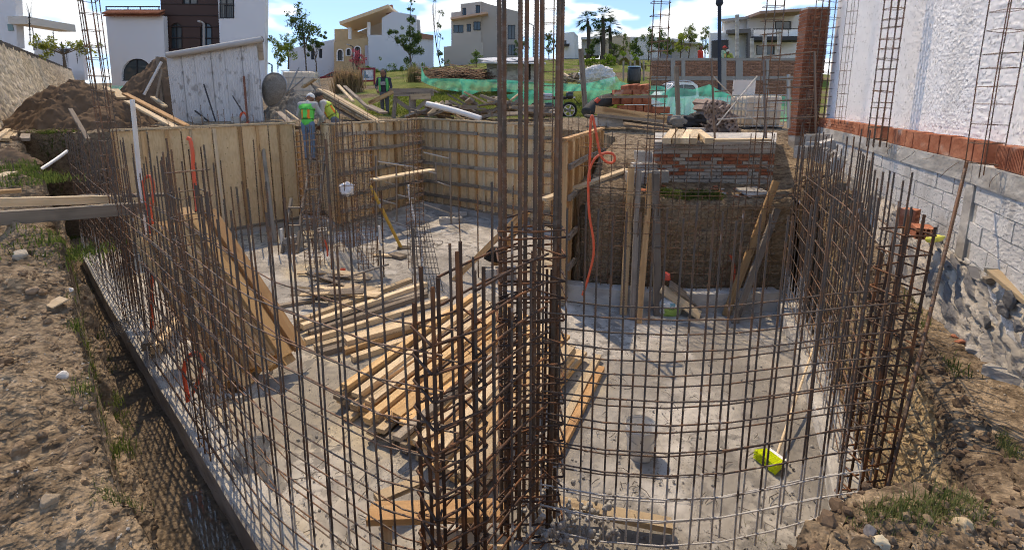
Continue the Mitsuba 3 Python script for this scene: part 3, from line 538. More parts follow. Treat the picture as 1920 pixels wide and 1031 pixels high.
# leaning stack of new boards on the left
t0, b0 = pY(328, 425, 5.7), pz(492, 690, -1.42); ax = nrm(b0 - t0); sd = nrm(np.cross(ax, [.35, 0, 1])); nn = np.cross(sd, ax)
for i in range(10):
    for j in range(2):
        o = sd * ((j - .5) * .185 - (i - 4.5) * .038 + rng.normal(0, .024)) + nn * ((i - 4.5) * .060 + rng.normal(0, .004)); e = rng.normal(0, .05)
        plank(t0 + o + ax * e, b0 + o + ax * (e + rng.normal(0, .05)) + sd * (i - 4.5) * -.012, .162, .046, 'wood_bright' if (i + j) % 3 else 'wood_new', 'yellow new board in the thick stack leaning on the left bars', 'boards of the leaning stack', up=nn, bow=rng.normal(0, .006))
# big pile beside the central column
S0, S1, E0, E1 = pz(628, 738, -1.45), pz(905, 915, -1.45), pz(900, 556, -1.45), pz(1108, 662, -1.45)
for lay in range(5):
    n = (10, 10, 11, 11, 10)[lay]
    for i in range(n):
        t = (i + .5 + rng.normal(0, .12)) / n; tt = np.clip(t + rng.normal(0, .05), 0, 1.05); a = S0 + (S1 - S0) * t; b = E0 + (E1 - E0) * tt
        d = nrm(b - a); a = a + d * rng.normal(0, .10 if lay > 2 else .05); b = b - d * abs(rng.normal(0, .3)) * (lay > 1)
        z = SLAB + .035 + lay * .052; dz = rng.normal(0, .012) if lay > 2 else 0; tl = rng.normal(0, .05) if lay > 3 else 0
        a[2], b[2] = z + dz, z + .02 + tl * .5
        new = rng.random() < (.9 if lay > 1 else .6)
        plank(a, b, rng.uniform(.085, .125), .045, 'wood_bright' if new and rng.random() < .45 else ('wood_pale' if new else 'wood_old'), 'rough sawn plank in the big flat pile beside the central column' if lay < 4 else 'pale plank lying on top of the big pile beside the central column', 'planks of the big pile' if lay < 4 else 'top planks of the big pile', up=(rng.normal(0, .06), rng.normal(0, .06), 1), bow=rng.normal(0, .008))
for x0, y0, x1, y1, m, l in ((1000, 905, 1122, 668, 'wood_pale', 'pale stick at the right edge of the big pile'), (1040, 860, 1128, 690, 'wood_new', 'short orange brown stick right of the big pile'), (985, 790, 1080, 664, 'wood_new', 'stick on the floor between the column and the pale stick'), (880, 900, 962, 800, 'wood_pale', 'pale board on edge at the near end of the big pile'), (936, 905, 1010, 770, 'wood_old', 'round grey pole end right of the big pile')):
    pl(x0, y0, SLAB + .04, x1, y1, SLAB + .05, .075, .06, m, l)
# second pile, further left and back
for i, (x0, y0, x1, y1, z, w, m) in enumerate(((556, 604, 770, 525, .12, .10, 'wood_pale'), (566, 612, 798, 532, .12, .10, 'wood_pale'), (553, 612, 798, 548, .05, .12, 'wood_old'), (580, 624, 800, 552, .04, .10, 'wood_old'), (572, 640, 838, 560, .05, .09, 'wood_pale'), (590, 652, 860, 575, .06, .10, 'wood_pale'), (600, 662, 830, 596, .04, .11, 'wood_old'), (648, 640, 868, 580, .11, .16, 'wood_pale'), (645, 658, 815, 600, .05, .10, 'wood_new'), (660, 672, 800, 625, .04, .10, 'wood_pale'), (840, 585, 890, 560, .04, .12, 'wood_old'))):
    pl(x0, y0, SLAB + z, x1, y1, SLAB + z, w, .075, m, 'weathered grey plank in the loose pile left of the cut column', 'planks of the loose pile')
pl(488, 580, SLAB + .03, 590, 562, SLAB + .03, .09, .05, 'wood_old', 'thin plank lying on the floor left of the loose pile'); pl(700, 478, SLAB + .03, 755, 480, SLAB + .03, .12, .04, 'wood_pale', 'pale board lying on the shadow edge by the yellow shovel'); pl(735, 476, SLAB + .04, 757, 482, SLAB + .04, .2, .06, 'wood_old', 'short brown block of wood by the yellow shovel')
# scrap heap on the floor
for i in range(26):
    c = pz(rng.uniform(575, 690), rng.uniform(505, 560), SLAB + .05 + rng.random() * .22); a = rng.uniform(-.5, .9); d = np.array([math.cos(a), math.sin(a) * .8, rng.normal(0, .16)]) * rng.uniform(.2, .6)
    plank(c - d, c + d, rng.uniform(.06, .2), .025, 'wood_old' if rng.random() < .7 else 'wood_pale', 'broken offcut in the low heap of scrap wood on the pit floor', 'scrap wood of the low heap', up=(rng.normal(0, .3), rng.normal(0, .3), 1))
# shuttering at the bottom edge of the photo
pl(692, 962, -1.25, 945, 955, -1.25, .16, .05, 'wood_new', 'wide new board lying across the shuttering at the bottom of the photo'); pl(725, 985, -1.33, 725, 1080, -1.5, .07, .08, 'wood_new', 'new post under the wide board at the bottom of the photo')
pl(880, 968, -1.35, 930, 1060, -1.5, .08, .06, 'wood_old', 'split grey batten slanting down under the wide board'); pl(790, 1005, -1.4, 950, 1020, -1.4, .09, .06, 'wood_pale', 'pale batten below the wide board'); pl(705, 935, -1.36, 790, 900, -1.4, .1, .04, 'wood_pale', 'short pale board between the pile and the wide board')
pl(985, 930, -1.42, 1260, 985, -1.5, .10, .05, 'wood_pale', 'pale board lying behind the near mesh, splashed with cement')
# props at the back right
for x0, y0, Y0, x1, y1, w, m, l in ((1184, 313, 7.75, 1168, 590, .10, 'wood_new', 'leftmost wooden prop before the earth wall'), (1197, 320, 7.7, 1186, 600, .085, 'wood_old', 'grey prop just right of the leftmost wooden prop'), (1220, 326, 7.7, 1197, 606, .085, 'wood_new', 'narrow yellow prop standing left of the wide grey board'), (1229, 326, 7.6, 1233, 592, .115, 'wood_old', 'wide grey upright board before the earth wall'),
                                (1455, 340, 7.5, 1360, 592, .10, 'wood_new', 'stout yellow prop slanting to the right hand bars'), (1457, 392, 7.3, 1376, 606, .095, 'wood_old', 'grey prop slanting beside the stout yellow one'), (975, 404, 8.3, 850, 526, .10, 'wood_new', 'yellow stained brace slanting behind the tall bundle'), (988, 396, 8.4, 925, 500, .12, 'wood_new', 'broad brown brace behind the tall bundle')):
    plank(pY(x0, y0, Y0), pz(x1, y1, SLAB), w, .05, m, l, up=(0, -1, .2), name='prop', cat='prop')
plank(pY(1020, 374, 7.5), pY(1175, 318, 8.6), .13, .05, 'wood_pale', 'long pale plank bridging from the side formwork to the ledge'); plank(pY(700, 337, 11.6), pY(812, 318, 13.0), .28, .04, 'wood_pale', 'pale scaffold plank across the inner corner of the formwork', bow=.01)
# planks from the left bank to the bars
for (x0, y0, Y0, x1, y1, Y1, w, h, m, l) in ((-60, 381, 5.1, 224, 373, 6.55, .15, .10, 'wood_pale', 'upper of the two heavy planks reaching from the left bank'), (-60, 413, 4.7, 268, 390, 6.1, .12, .14, 'wood_old', 'lower heavy plank reaching from the left bank to the bars'), (-40, 404, 5.0, 250, 383, 6.5, .12, .05, 'wood_pale', 'thin board between the two heavy planks'), (150, 368, 6.8, 312, 365, 6.9, .10, .04, 'wood_old', 'grey board end seen through the bars behind the heavy planks'), (-30, 362, 5.4, 40, 357, 5.6, .1, .04, 'wood_new', 'short board end above the heavy planks')):
    plank(pY(x0, y0, Y0), pY(x1, y1, Y1), w, h, m, l)
pl(276, 650, -1.22, 352, 548, -1.5, .11, .09, 'wood_old', 'grey squared timber end poking through the left bars'); pl(292, 655, -1.25, 350, 575, -1.5, .10, .10, 'wood_pale', 'pale squared timber beside the grey one at the left bars'); pl(352, 590, SLAB + .1, 480, 578, SLAB + .05, .08, .05, 'wood_old', 'brown batten on the floor behind the leaning stack')
# planks on the ground at the left
for x0, y0, x1, y1, z, w, m, l in ((-10, 262, 66, 206, .9, .1, 'wood_pale', 'long plank on top of the bundle by the stone wall'), (4, 262, 40, 222, .85, .2, 'wood_pale', 'wide plank in the bundle by the stone wall'), (20, 258, 46, 226, .83, .14, 'wood_pale', 'second plank in the bundle by the stone wall'), (46, 262, 58, 218, .82, .16, 'wood_old', 'brown ended plank at the right of the bundle by the stone wall'), (62, 242, 70, 210, .8, .16, 'wood_old', 'outermost plank of the bundle by the stone wall'), (-10, 250, 30, 222, .8, .2, 'wood_pale', 'hidden plank at the left of the bundle by the stone wall'),
                               (94, 222, 132, 200, 1.1, .14, 'wood_pale', 'grey plank leaning on the soil heap'), (145, 202, 176, 192, 1.25, .1, 'wood_pale', 'short pale plank on the soil heap'), (-30, 345, 22, 325, .55, .14, 'wood_pale', 'thick pale board at the left edge above the grass')):
    pl(x0, y0, z, x1, y1, z, w, .06, m, l)
for x0, y0, Y0, x1, y1, Y1, w, m, l in ((234, 176, 13.6, 350, 236, 11.6, .14, 'wood_new', 'long reddish board sloping from the heap to the formwork'), (238, 190, 13.0, 330, 240, 11.4, .14, 'wood_pale', 'long pale board sloping beside the reddish one'), (214, 168, 14.5, 228, 184, 14.2, .22, 'wood_pale', 'short wide pale board on top of the soil heap'), (196, 163, 14.6, 210, 172, 14.2, .14, 'wood_pale', 'small pale offcut on top of the soil heap'), (286, 182, 14, 310, 200, 13.6, .12, 'wood_pale', 'pale plank end at the shed corner'), (132, 205, 10.6, 165, 262, 9.6, .07, 'wood_old', 'dark stick leaning at the end of the left bars'),
                                    (522, 210, 14.5, 548, 234, 13.2, .16, 'wood_old', 'grey board sloping to the formwork below the mixing drum'), (536, 208, 14.6, 560, 226, 13.4, .05, 'wood_pale', 'thin batten sloping to the formwork below the mixing drum')):
    plank(pY(x0, y0, Y0), pY(x1, y1, Y1), w, .05, m, l)
# stack of long boards behind the formwork
for i, (dx, dy, m) in enumerate(((0, 0, 'wood_pale'), (3, 7, 'wood_pale'), (-3, 9, 'wood_new'), (4, 14, 'wood_old'), (-1, 17, 'wood_old'), (10, 2, 'wood_pale'))):
    plank(pY(600 + dx, 168 + dy, 16.5), pY(716 + dx, 234 + dy, 14.4), .26, .055, m, 'long pale board in the sloping stack behind the two men', 'boards of the sloping stack', up=(.3, 0, 1))
for x0, y0, Y0, x1, y1, Y1, w, m, l in ((634, 160, 17, 662, 190, 16, .1, 'wood_pale', 'short pale board leaning right of the sloping stack'), (646, 162, 17, 694, 206, 15.5, .12, 'wood_old', 'grey board leaning right of the sloping stack'), (588, 156, 17.3, 604, 176, 16.6, .25, 'wood_old', 'ribbed grey board end above the sloping stack'), (568, 164, 17.2, 592, 148, 17, .16, 'wood_pale', 'plank sticking up from the gravel heap'), (690, 198, 15.5, 720, 212, 15, .3, 'wood_old', 'low grey timber at the end of the sloping stack')):
    plank(pY(x0, y0, Y0), pY(x1, y1, Y1), w, .05, m, l)
# grey timber heap behind the inner corner
for i in range(70):
    t = rng.random(); px = 905 + (rng.random() - .5) * 230; hmax = 1 - abs(px - 905) / 135; py = 216 - rng.random() * 42 * max(.05, hmax); Y = 15.6 + rng.normal(0, .6)
    c = pY(px, py, Y); a = rng.uniform(-.7, .7) + (math.pi / 2 if rng.random() < .3 else 0); d = np.array([math.cos(a), math.sin(a) * .6, rng.normal(0, .22)]) * rng.uniform(.25, .7)
    plank(c - d, c + d, rng.uniform(.08, .22), rng.uniform(.04, .1), 'wood_old' if rng.random() < .8 else 'wood_pale', 'grey weathered offcut in the timber heap behind the formwork corner', 'offcuts of the grey timber heap', up=(rng.normal(0, .4), rng.normal(0, .4), 1))
# planks round the brick stack and on the low wall
for x0, y0, Y0, x1, y1, Y1, w, h, m, l in ((1116, 206, 12.3, 1250, 224, 12.0, .12, .20, 'wood_new', 'thick brown plank on edge before the brick stack'), (1120, 216, 12.1, 1244, 228, 11.9, .2, .07, 'wood_old', 'grey plank below the thick brown one before the brick stack'), (1098, 216, 12.6, 1260, 238, 11.8, .25, .05, 'wood_old', 'lowest plank under the brick stack'), (1128, 182, 12.7, 1250, 181, 12.6, .2, .07, 'wood_old', 'plank lying across the top of the brick stack'), (1268, 222, 12.6, 1330, 228, 12.2, .25, .05, 'wood_pale', 'grey board on the black sacks')):
    plank(pY(x0, y0, Y0), pY(x1, y1, Y1), w, h, m, l)
for i, (x0, x1) in enumerate(((1250, 1262), (1268, 1278), (1284, 1293), (1298, 1306), (1330, 1308))):
    pl(x0, 265 - .5, .97, x1, 246, .97, .13, .09, 'wood_pale', ('leftmost', 'second', 'third', 'fourth', 'fifth and slanting')[i] + ' pale square timber on top of the low brick wall')
pl(1318, 263, .95, 1440, 262, .95, .25, .04, 'wood_pale', 'wide pale board lying on the low brick wall')
# ------------------------------------------------------------------ right hand boundary: white wall, clay tiles, block wall, rubble foundation
WL = bow([pz(x, y, 1.25)[:2] for x, y in ((1533, 219.5), (1560, 223.5), (1610, 230.5), (1700, 244), (1770, 254), (1839, 264), (1920, 278))] + [[3.50, 2.75], [3.2, 2.0]], 120)
WD = np.r_[0, np.cumsum(np.linalg.norm(np.diff(WL, axis=0), axis=1))]
def wat(s):
    p = np.array([np.interp(s, WD, WL[:, i]) for i in (0, 1)]); q = np.array([np.interp(s + .05, WD, WL[:, i]) for i in (0, 1)]); t = nrm(q - p) if s + .05 < WD[-1] else nrm(WL[-1] - WL[-2])
    return p, t, np.array([t[1], -t[0]])            # place, direction towards the camera, normal to the pit side
_wx = np.array([960 + F * a[0] / (a[1] * math.cos(PHI) - (.8 - CZ) * math.sin(PHI)) for a in WL])
def spx(px): return WD[np.argmin(np.abs(px - _wx))]
def wbox(s0, s1, z0, z1, back=.0, front=.0, zt=None):
    """a block of the wall between two lengths and heights; front: how proud of the wall's face"""
    p, t, n = wat((s0 + s1) / 2); w = .12 + front - back; c = p + n * (front - w / 2)
    return MB().beam((*(c - t * (s1 - s0) / 2), (z0 + z1) / 2), (*(c + t * (s1 - s0) / 2), (z0 + z1) / 2), w, z1 - z0)
bw = thing('block_wall', 'grey concrete block wall with cast posts along the right side of the pit', 'wall')
colpx = [(1634, 1648), (1812, 1832)]; posts = [(spx(a), spx(b)) for a, b in colpx]
posts = [(s, s + .17) for s, _ in posts] + [(WD[-1] - 1.0, WD[-1] - .85), (.15, .32)]
core = MB(); P = along(WL, n=70); nn_ = np.array([[wat(s)[2][0], wat(s)[2][1]] for s in np.linspace(0, WD[-1], 70)])
V = []; 
for k in range(70):
    for o, z in ((-.012, -.3), (-.012, .87), (-.11, .87), (-.11, -.3)): V.append((*(P[k] + nn_[k] * o), z))
obj('mortar_bed', (V, [(k * 4 + c, k * 4 + (c + 1) % 4, k * 4 + 4 + (c + 1) % 4, k * 4 + 4 + c) for k in range(69) for c in range(4)]), 'concrete', bw)
for r in range(6):
    z0 = .86 - .17 * (r + 1); s = .02 + (r % 2) * .18
    while s < WD[-1] - .02:
        e = min(s + .36, WD[-1]); a, b = s + .006, e - .006; s = e
        if any(a < q1 and b > q0 for q0, q1 in posts):
            for q0, q1 in posts:
                if a < q0 < b: b = q0 - .004
                elif a < q1 < b: a = q1 + .004
                elif a >= q0 and b <= q1: b = a
        if b - a > .05: obj('block', wbox(a, b, z0 + .006, z0 + .164, front=rng.normal(0, .0025)), 'block', bw)
for q0, q1 in posts: obj('cast_post', wbox(q0, q1, -.2, .855, front=.012), 'concrete', bw)
for s0, s1 in ((0, posts[0][1]), (posts[0][1] + .01, posts[1][0] + .1), (posts[1][0] + .11, WD[-1])):
    k = max(1, int((s1 - s0) / .5)); q = np.linspace(s0, s1, k + 1)
    m = MB(); P = [wat(s) for s in q]; V = [(*(p + n * o), z) for p, t, n in P for o, z in ((.02, .86), (.022, 1.045), (-.12, 1.05), (-.12, .86))]
    m.add(V, [(i * 4 + c, i * 4 + (c + 1) % 4, i * 4 + 4 + (c + 1) % 4, i * 4 + 4 + c) for i in range(k) for c in range(4)] + [(0, 3, 2, 1), (k * 4, k * 4 + 1, k * 4 + 2, k * 4 + 3)]); obj('tie_beam', m, 'concrete', bw)
gaps = [spx(1653), spx(1843)]
s = spx(1600) 
while s < WD[-1]:
    e = s + .235
    if not any(s < g + .06 and e > g - .06 for g in gaps):
        t = obj('clay_tile', wbox(s + .008, e - .008, 1.052, 1.245 + rng.normal(0, .003), back=.01, front=.005 + rng.normal(0, .003)), 'brick', bw)
        if s > gaps[1]:
            m = MB()
            for q in np.linspace(s + .02, e - .02, 9): m.tm(trimesh.util.concatenate([]) if False else trimesh.Trimesh(*wbox(q - .005, q + .005, 1.06, 1.24, back=.1, front=.012).mesh(), process=False))
            obj('tile_rib', m, 'brick', t)
    s = e
for r in range(4):
    s = .02 + (r % 2) * .1
    while s < spx(1600) - .02:
        e = min(s + .22, spx(1600)); obj('clay_brick', wbox(s + .006, e - .006, 1.052 + r * .05, 1.095 + r * .05, front=rng.normal(0, .004)), 'brick', bw); s = e
# bent wires sticking out of the tie beam
for px in (1672, 1690, 1712, 1748, 1800, 1870):
    p, t, n = wat(spx(px)); a = np.array([*(p + n * .02), 1.03]); obj('bent_wire', MB().tube(bow([a, a + [*(n * .05 + t * rng.normal(0, .03)), -.02 - .03 * rng.random()], a + [*(n * rng.uniform(.05, .14) + t * rng.normal(0, .06)), -.04 - rng.random() * .14]], 7), .0026, 4), 'rebar', bw, smooth=True)
# white rendered wall behind
ww = [(wat(s)[0] - wat(s)[2] * .13, wat(s)[2]) for s in np.linspace(.12, WD[-1], 60)]; V = []
for p, n in ww: V += [(*p, .9), (*p, 6.2), (*(p - n * .22), 6.2), (*(p - n * .22), .9)]
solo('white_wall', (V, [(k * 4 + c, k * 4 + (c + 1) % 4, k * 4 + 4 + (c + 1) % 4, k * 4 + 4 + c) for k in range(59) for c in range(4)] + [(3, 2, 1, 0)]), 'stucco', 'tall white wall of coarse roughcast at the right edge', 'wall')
# rubble foundation under the block wall
sf = thing('rubble_foundation', 'sloping rubble foundation of dark stones in pale mortar under the block wall', 'wall')
NS, NR = 520, 44; S_ = spx(1560) + (WD[-1] - spx(1560)) * np.linspace(0, 1, NS) ** .85; V, NV, UVs = [], [], []
_foot = np.array([[*pz(x, y, z)[:2], spx(w)] for x, y, z, w in ((1556, 330, .28, 1560), (1600, 372, .2, 1600), (1645, 450, -.1, 1640), (1684, 540, -.38, 1682), (1747, 590, -.45, 1747), (1813, 655, -.47, 1808), (1850, 685, -.47, 1850), (1922, 745, -.47, 1915))] + [[3.25, 2.4, WD[-1] - .3], [3.1, 1.9, WD[-1]]])
def fpt(s, r):
    """a point of the sloping face, its outward direction"""
    p, t, n = wat(s); zt = float(np.interp(s, [spx(1560), spx(1640), spx(1747), spx(1808), WD[-1]], [.36, .36, .29, .17, .20])); a = np.array([*(p + n * .03), zt]); x, y = (np.interp(s, _foot[:, 2], _foot[:, k]) for k in (0, 1)); f = np.array([x, y, gh(x, y) - .05]); q = a + (f - a) * r; q[2] += .10 * math.sin(r * math.pi); dv = f - a
    return q, nrm(np.cross(np.array([*t, 0]), dv) * np.sign(np.cross(np.array([*t, 0]), dv)[2]))
for s in S_:
    for r in np.linspace(0, 1, NR):
        a, nv = fpt(s, r); V.append(a); NV.append(nv); UVs.append((s, r))
V, NV, UVs = np.array(V), np.array(NV), np.array(UVs)
def vor(u, v, seed):
    i0, j0 = np.floor(u), np.floor(v); b1 = np.full(u.shape, 9.); b2 = b1.copy(); wh = np.zeros(u.shape)
    for a in (-1, 0, 1):
        for b in (-1, 0, 1):
            ci, cj = i0 + a, j0 + b; h = lambda k: (np.sin(ci * 127.1 + cj * 311.7 + k * 74.7 + seed) * 43758.5453) % 1
            d = np.hypot(ci + h(1) - u, cj + h(2) - v); n1 = d < b1; b2 = np.where(n1, b1, np.minimum(b2, d)); wh = np.where(n1, h(3), wh); b1 = np.minimum(b1, d)
    return b1, b2, wh
w1, w2 = meshkit.fbm(V * 3, 3, seed=41), meshkit.fbm(V * 3 + 9, 3, seed=42); d1, d2, wh = vor(UVs[:, 0] * 4.2 + w1 * 1.6, UVs[:, 1] * 3.4 + w2 * 1.6, 2.); jn = np.clip((d2 - d1) / .25, 0, 1); f1, f2 = meshkit.fbm(V * 16, 4, seed=31), meshkit.fbm(V * 40, 3, seed=32)
stn = ((wh > .62) & (jn > .45)).astype(float); V = V + NV * ((jn * .03 - .02) + (f1 - .5) * .07 * (1 - .6 * stn) - np.abs(f2 - .5) * .05 * (1 - stn) + .02)[:, None]
cl = np.array([.47, .43, .37]) * (.62 + .62 * f1[:, None]) * (.72 + .28 * jn[:, None]); dk = np.array([.16, .158, .16]) * (.6 + .9 * f2[:, None]); cl = cl * (1 - stn[:, None]) + dk * stn[:, None]
obj('rubble_face', (V, [(i * NR + j, (i + 1) * NR + j, (i + 1) * NR + j + 1, i * NR + j + 1) for i in range(NS - 1) for j in range(NR - 1)]), 'stonecol', sf, smooth=True, color=cl, kind='stuff', label='face of mortar and dark stones')
def rock(c, r, seed, sub=2, flat=(1, 1, 1), rough=.55):
    s = trimesh.creation.icosphere(sub, radius=1.0); v = np.array(s.vertices); g = np.random.default_rng(seed)
    for _ in range(9):
        n = nrm(g.normal(0, 1, 3)); h = g.uniform(.55, .9); k = v @ n; v = v - n * np.maximum(0, k - h)[:, None]
    v *= 1 + (meshkit.fbm(v * 1.7 + seed, 3)[:, None] - .5) * rough
    v = v @ rot(*g.uniform(0, 6, 3)).T * np.asarray(flat) * r + np.asarray(c); return trimesh.Trimesh(v, s.faces, process=False)
for i in range(34):
    s = rng.uniform(spx(1620), WD[-1] - .3); r = rng.uniform(.12, .95); a, nv = fpt(s, r); q = rock((0, 0, 0), rng.uniform(.05, .085), i, sub=3, rough=.6); v = np.array(q.vertices); v = v - nv * (v @ nv)[:, None] * .6 + a - nv * .012; g = rng.choice([.11, .14, .18, .30])
    obj('stone', trimesh.Trimesh(v, q.faces, process=False), 'stonecol', sf, smooth=35, color=np.array([g, g * .99, g]))
# things on the foundation and the path
def clay_block(c, size, rz, label, tilt=0):
    k = thing('hollow_brick', label, 'brick'); L, W, H = size; a, b, zz = np.array([math.cos(rz), math.sin(rz), 0]), np.array([-math.sin(rz), math.cos(rz), 0]), np.array([0, 0, 1.]); c = np.asarray(c, float)
    Pn = shapely.box(-W / 2, -H / 2, W / 2, H / 2)
    for i in range(3):
        for j in range(4): x, y = -W / 2 + W * (j + .5) / 4, -H / 2 + H * (i + .5) / 3; Pn = Pn.difference(shapely.box(x - W * .085, y - H * .11, x + W * .085, y + H * .11))
    m = trimesh.creation.extrude_polygon(Pn, L, engine='earcut'); v = np.array(m.vertices); v = c + (v[:, 2:3] - L / 2) * a + v[:, 0:1] * b + v[:, 1:2] * zz
    obj('shell', trimesh.Trimesh(v, m.faces, process=False), 'brick', k)
    obj('web', MB().beam(c - a * .02, c + a * .02, W * .96, H * .96), 'brick', k); return k
c = pY(1704, 418, 4.9); clay_block(c + [0, 0, .05], (.13, .13, .20), -1.0, 'orange hollow brick standing on end at the foot of the block wall')
c = pY(1729, 438, 4.6); clay_block(c + [0, 0, .02], (.22, .15, .11), -2.05, 'orange hollow brick lying on its side with its holes showing')
bt = thing('plastic_bottle', 'crushed yellow plastic bottle beside the hollow bricks', 'bottle'); c = pY(1755, 447, 4.4); q = trimesh.creation.revolve([[0, -.09], [.035, -.09], [.04, -.06], [.032, -.03], [.04, 0], [.038, .04], [.015, .075], [.013, .09], [0, .09]], sections=14); q.vertices = q.vertices @ rot(0, 1.5, .3).T * [1, 1, .85] + c
obj('shell', q, 'gloss', bt, smooth=40, color=(.72, .72, .12)); q = trimesh.creation.cylinder(.015, .02, sections=10); q.vertices = q.vertices @ rot(0, 1.5, .3).T + c + rot(0, 1.5, .3) @ [0, 0, .095]; obj('cap', q, 'gloss', bt, color=(.6, .62, .2))
for i, (px, py, r, l) in enumerate(((1763, 594, .045, 'upper orange brick splinter on the path'), (1775, 606, .04, 'orange brick splinter just below the upper one on the path'), (1792, 633, .04, 'small orange brick chip left of the broken pair'), (1806, 643, .055, 'middle chunk of broken orange brick on the path'), (1823, 645, .05, 'right chunk of broken orange brick on the path'))):
    solo('brick_fragment', rock(gpix(px, py) + [0, 0, .01], r, 70 + i, flat=(1.2, .8, .5)), 'brick', l, 'brick')
solo('mortar_lump', rock(gpix(1826, 662) + [0, 0, .02], .06, 80), 'concrete', 'pale mortar lump beside the broken orange brick', 'stone', smooth=40)
c = gpix(1895, 715); solo('concrete_chunk', MB().beam(c + [-.06, .14, .0], c + [.08, -.16, .0], .12, .13, up=(.1, 0, 1)), 'concrete', 'broken concrete block lying at the right edge of the path', 'block')
plank(pY(1856, 512, 3.75) + [0, 0, .03], pY(1960, 590, 3.2), .09, .03, 'wood_pale', 'short pale batten lying on the rubble foundation at the right edge'); plank(pY(1846, 526, 3.8), pY(1885, 520, 3.75), .06, .05, 'wood_old', 'small wooden chock under the pale batten')
def hollow_block(c, rz, label, L=.40, W=.15, H=.19, mat='concrete', ry=0.0, name='concrete_block', group=None):
    m = shapely.box(-L / 2, -W / 2, L / 2, W / 2)
    for x in (-L * .3, 0, L * .3): m = m.difference(shapely.box(x - L * .115, -W * .29, x + L * .115, W * .29))
    q = trimesh.creation.extrude_polygon(m, H, engine='earcut'); v = np.array(q.vertices) - [0, 0, H / 2]; v = v @ rot(ry, 0, 0).T @ rot(0, 0, rz).T + np.asarray(c)
    return solo(name, trimesh.Trimesh(v, q.faces, process=False), mat, label, 'block', group=group)
for px, py, Y, rz, ry, l in ((1531, 262, 8.4, .3, 0, 'concrete block standing nearest the brick column'), (1532, 276, 8.2, .5, 0, 'concrete block under the one nearest the brick column'), (1552, 272, 7.8, 1.1, 1.2, 'concrete block tipped with its dark cores showing by the block wall'), (1545, 292, 7.4, .8, .5, 'pale concrete block tumbled below the tipped one'), (1515, 285, 7.9, .2, 0, 'concrete block behind the tops of the right bars'), (1572, 306, 6.9, .9, .4, 'dark rubble block at the head of the foundation')):
    hollow_block(pY(px, py, Y), rz, l, ry=ry)
# ------------------------------------------------------------------ low brick wall behind the pit
lb = thing('low_brick_wall', 'low red brick wall with a grey concrete cap on the ledge behind the pit', 'wall'); x0, x1, Yw = pY(1226, 300, 8.62)[0], pY(1452, 300, 8.62)[0], 8.62
zc0, zc1 = zrow((2.5, Yw), 288), zrow((2.5, Yw), 266)
K_ = 1.30; cv = np.array([(x0, Yw), (x1, Yw), (x1 * K_, Yw * K_), (x0 * K_, Yw * K_)]); obj('concrete_cap', (np.r_[np.c_[cv, [zc0] * 4], np.c_[cv, [zc1] * 4]], [(3, 2, 1, 0), (4, 5, 6, 7), (0, 1, 5, 4), (1, 2, 6, 5), (2, 3, 7, 6), (3, 0, 4, 7)]), 'concrete', lb); obj('mortar_bed', MB().box(((x0 + x1) / 2, Yw + .3, (zc0 - .1) / 2), (x1 - x0 - .02, .5, zc0 + .1)), 'concrete', lb)
z, r = zc0 - .062, 0
while z > -.05:
    x = x0 + (r % 2) * .11
    while x < x1 - .03:
        e = min(x + .225, x1); col_ = 'brick' if (rng.random() < .8 - .11 * r) else 'concrete'
        obj('brick', MB().box(((x + e) / 2, Yw + .045 + rng.normal(0, .006), z + .027), (e - x - .014, .1, .052), color=(.5, .5, .5)), col_, lb); x = e
    z -= .064; r += 1
for px, py, Y, rz, l in ((1213, 293, 8.9, .1, 'grey block on top of the small stack left of the low brick wall'), (1207, 316, 8.5, 0, 'grey block in the middle of the small stack left of the low brick wall'), (1196, 332, 8.3, .05, 'grey block at the bottom of the small stack left of the low brick wall'), (1228, 330, 8.35, 0, 'block under the left end of the low brick wall')):
    hollow_block(pY(px, py, Y), rz, l, L=.42, H=.2, W=.2)
solo('paving_slab', MB().beam(pY(1392, 361, 8.0), pY(1432, 357, 8.2), .3, .03, up=(0, -.3, 1)), 'concrete', 'pale broken slab lying on the ledge before the low brick wall', 'slab')
for i in range(40):
    p = (rng.uniform(2.05, 3.9), rng.uniform(7.95, 8.5)); z = gh(*p)
    solo('brick_fragment', rock((*p, z + .01), rng.uniform(.025, .07), 200 + i, sub=1, flat=(1, 1, .5)), 'brick' if rng.random() < .6 else 'concrete', 'chip of brick or mortar on the ledge before the low brick wall', 'rubble', group='rubble chips on the ledge')
# brick column
bc = thing('brick_column', 'tall red brick column with rusty bars at the end of the white wall', 'column'); Yc = 10.9; xa, xb = pY(1503, 130, Yc)[0], pY(1546, 130, Yc)[0]; zt = zrow((6.6, Yc), 13)
obj('mortar_bed', MB().box(((xa + xb) / 2, Yc + .15, (zt + .5) / 2), (xb - xa - .03, .26, zt - .5 + .0)), 'concrete', bc); z, r = .85, 0
while z < zt - .05:
    n = 3; w = (xb - xa) / n
    for i in range(n + (r % 2)):
        a, b = max(xa, xa + w * (i - .5 * (r % 2))), min(xb, xa + w * (i + 1 - .5 * (r % 2)))
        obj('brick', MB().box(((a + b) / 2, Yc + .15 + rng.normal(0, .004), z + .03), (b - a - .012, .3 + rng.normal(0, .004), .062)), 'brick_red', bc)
    z += .075; r += 1
cage('rusty cage of bars tied in front of the brick column, rising above it', ((xa + xb) / 2 + .08, Yc - .2), .42, .2, .6, 4.4, n=(4, 2), step=.19, r=.008, rs=.006)
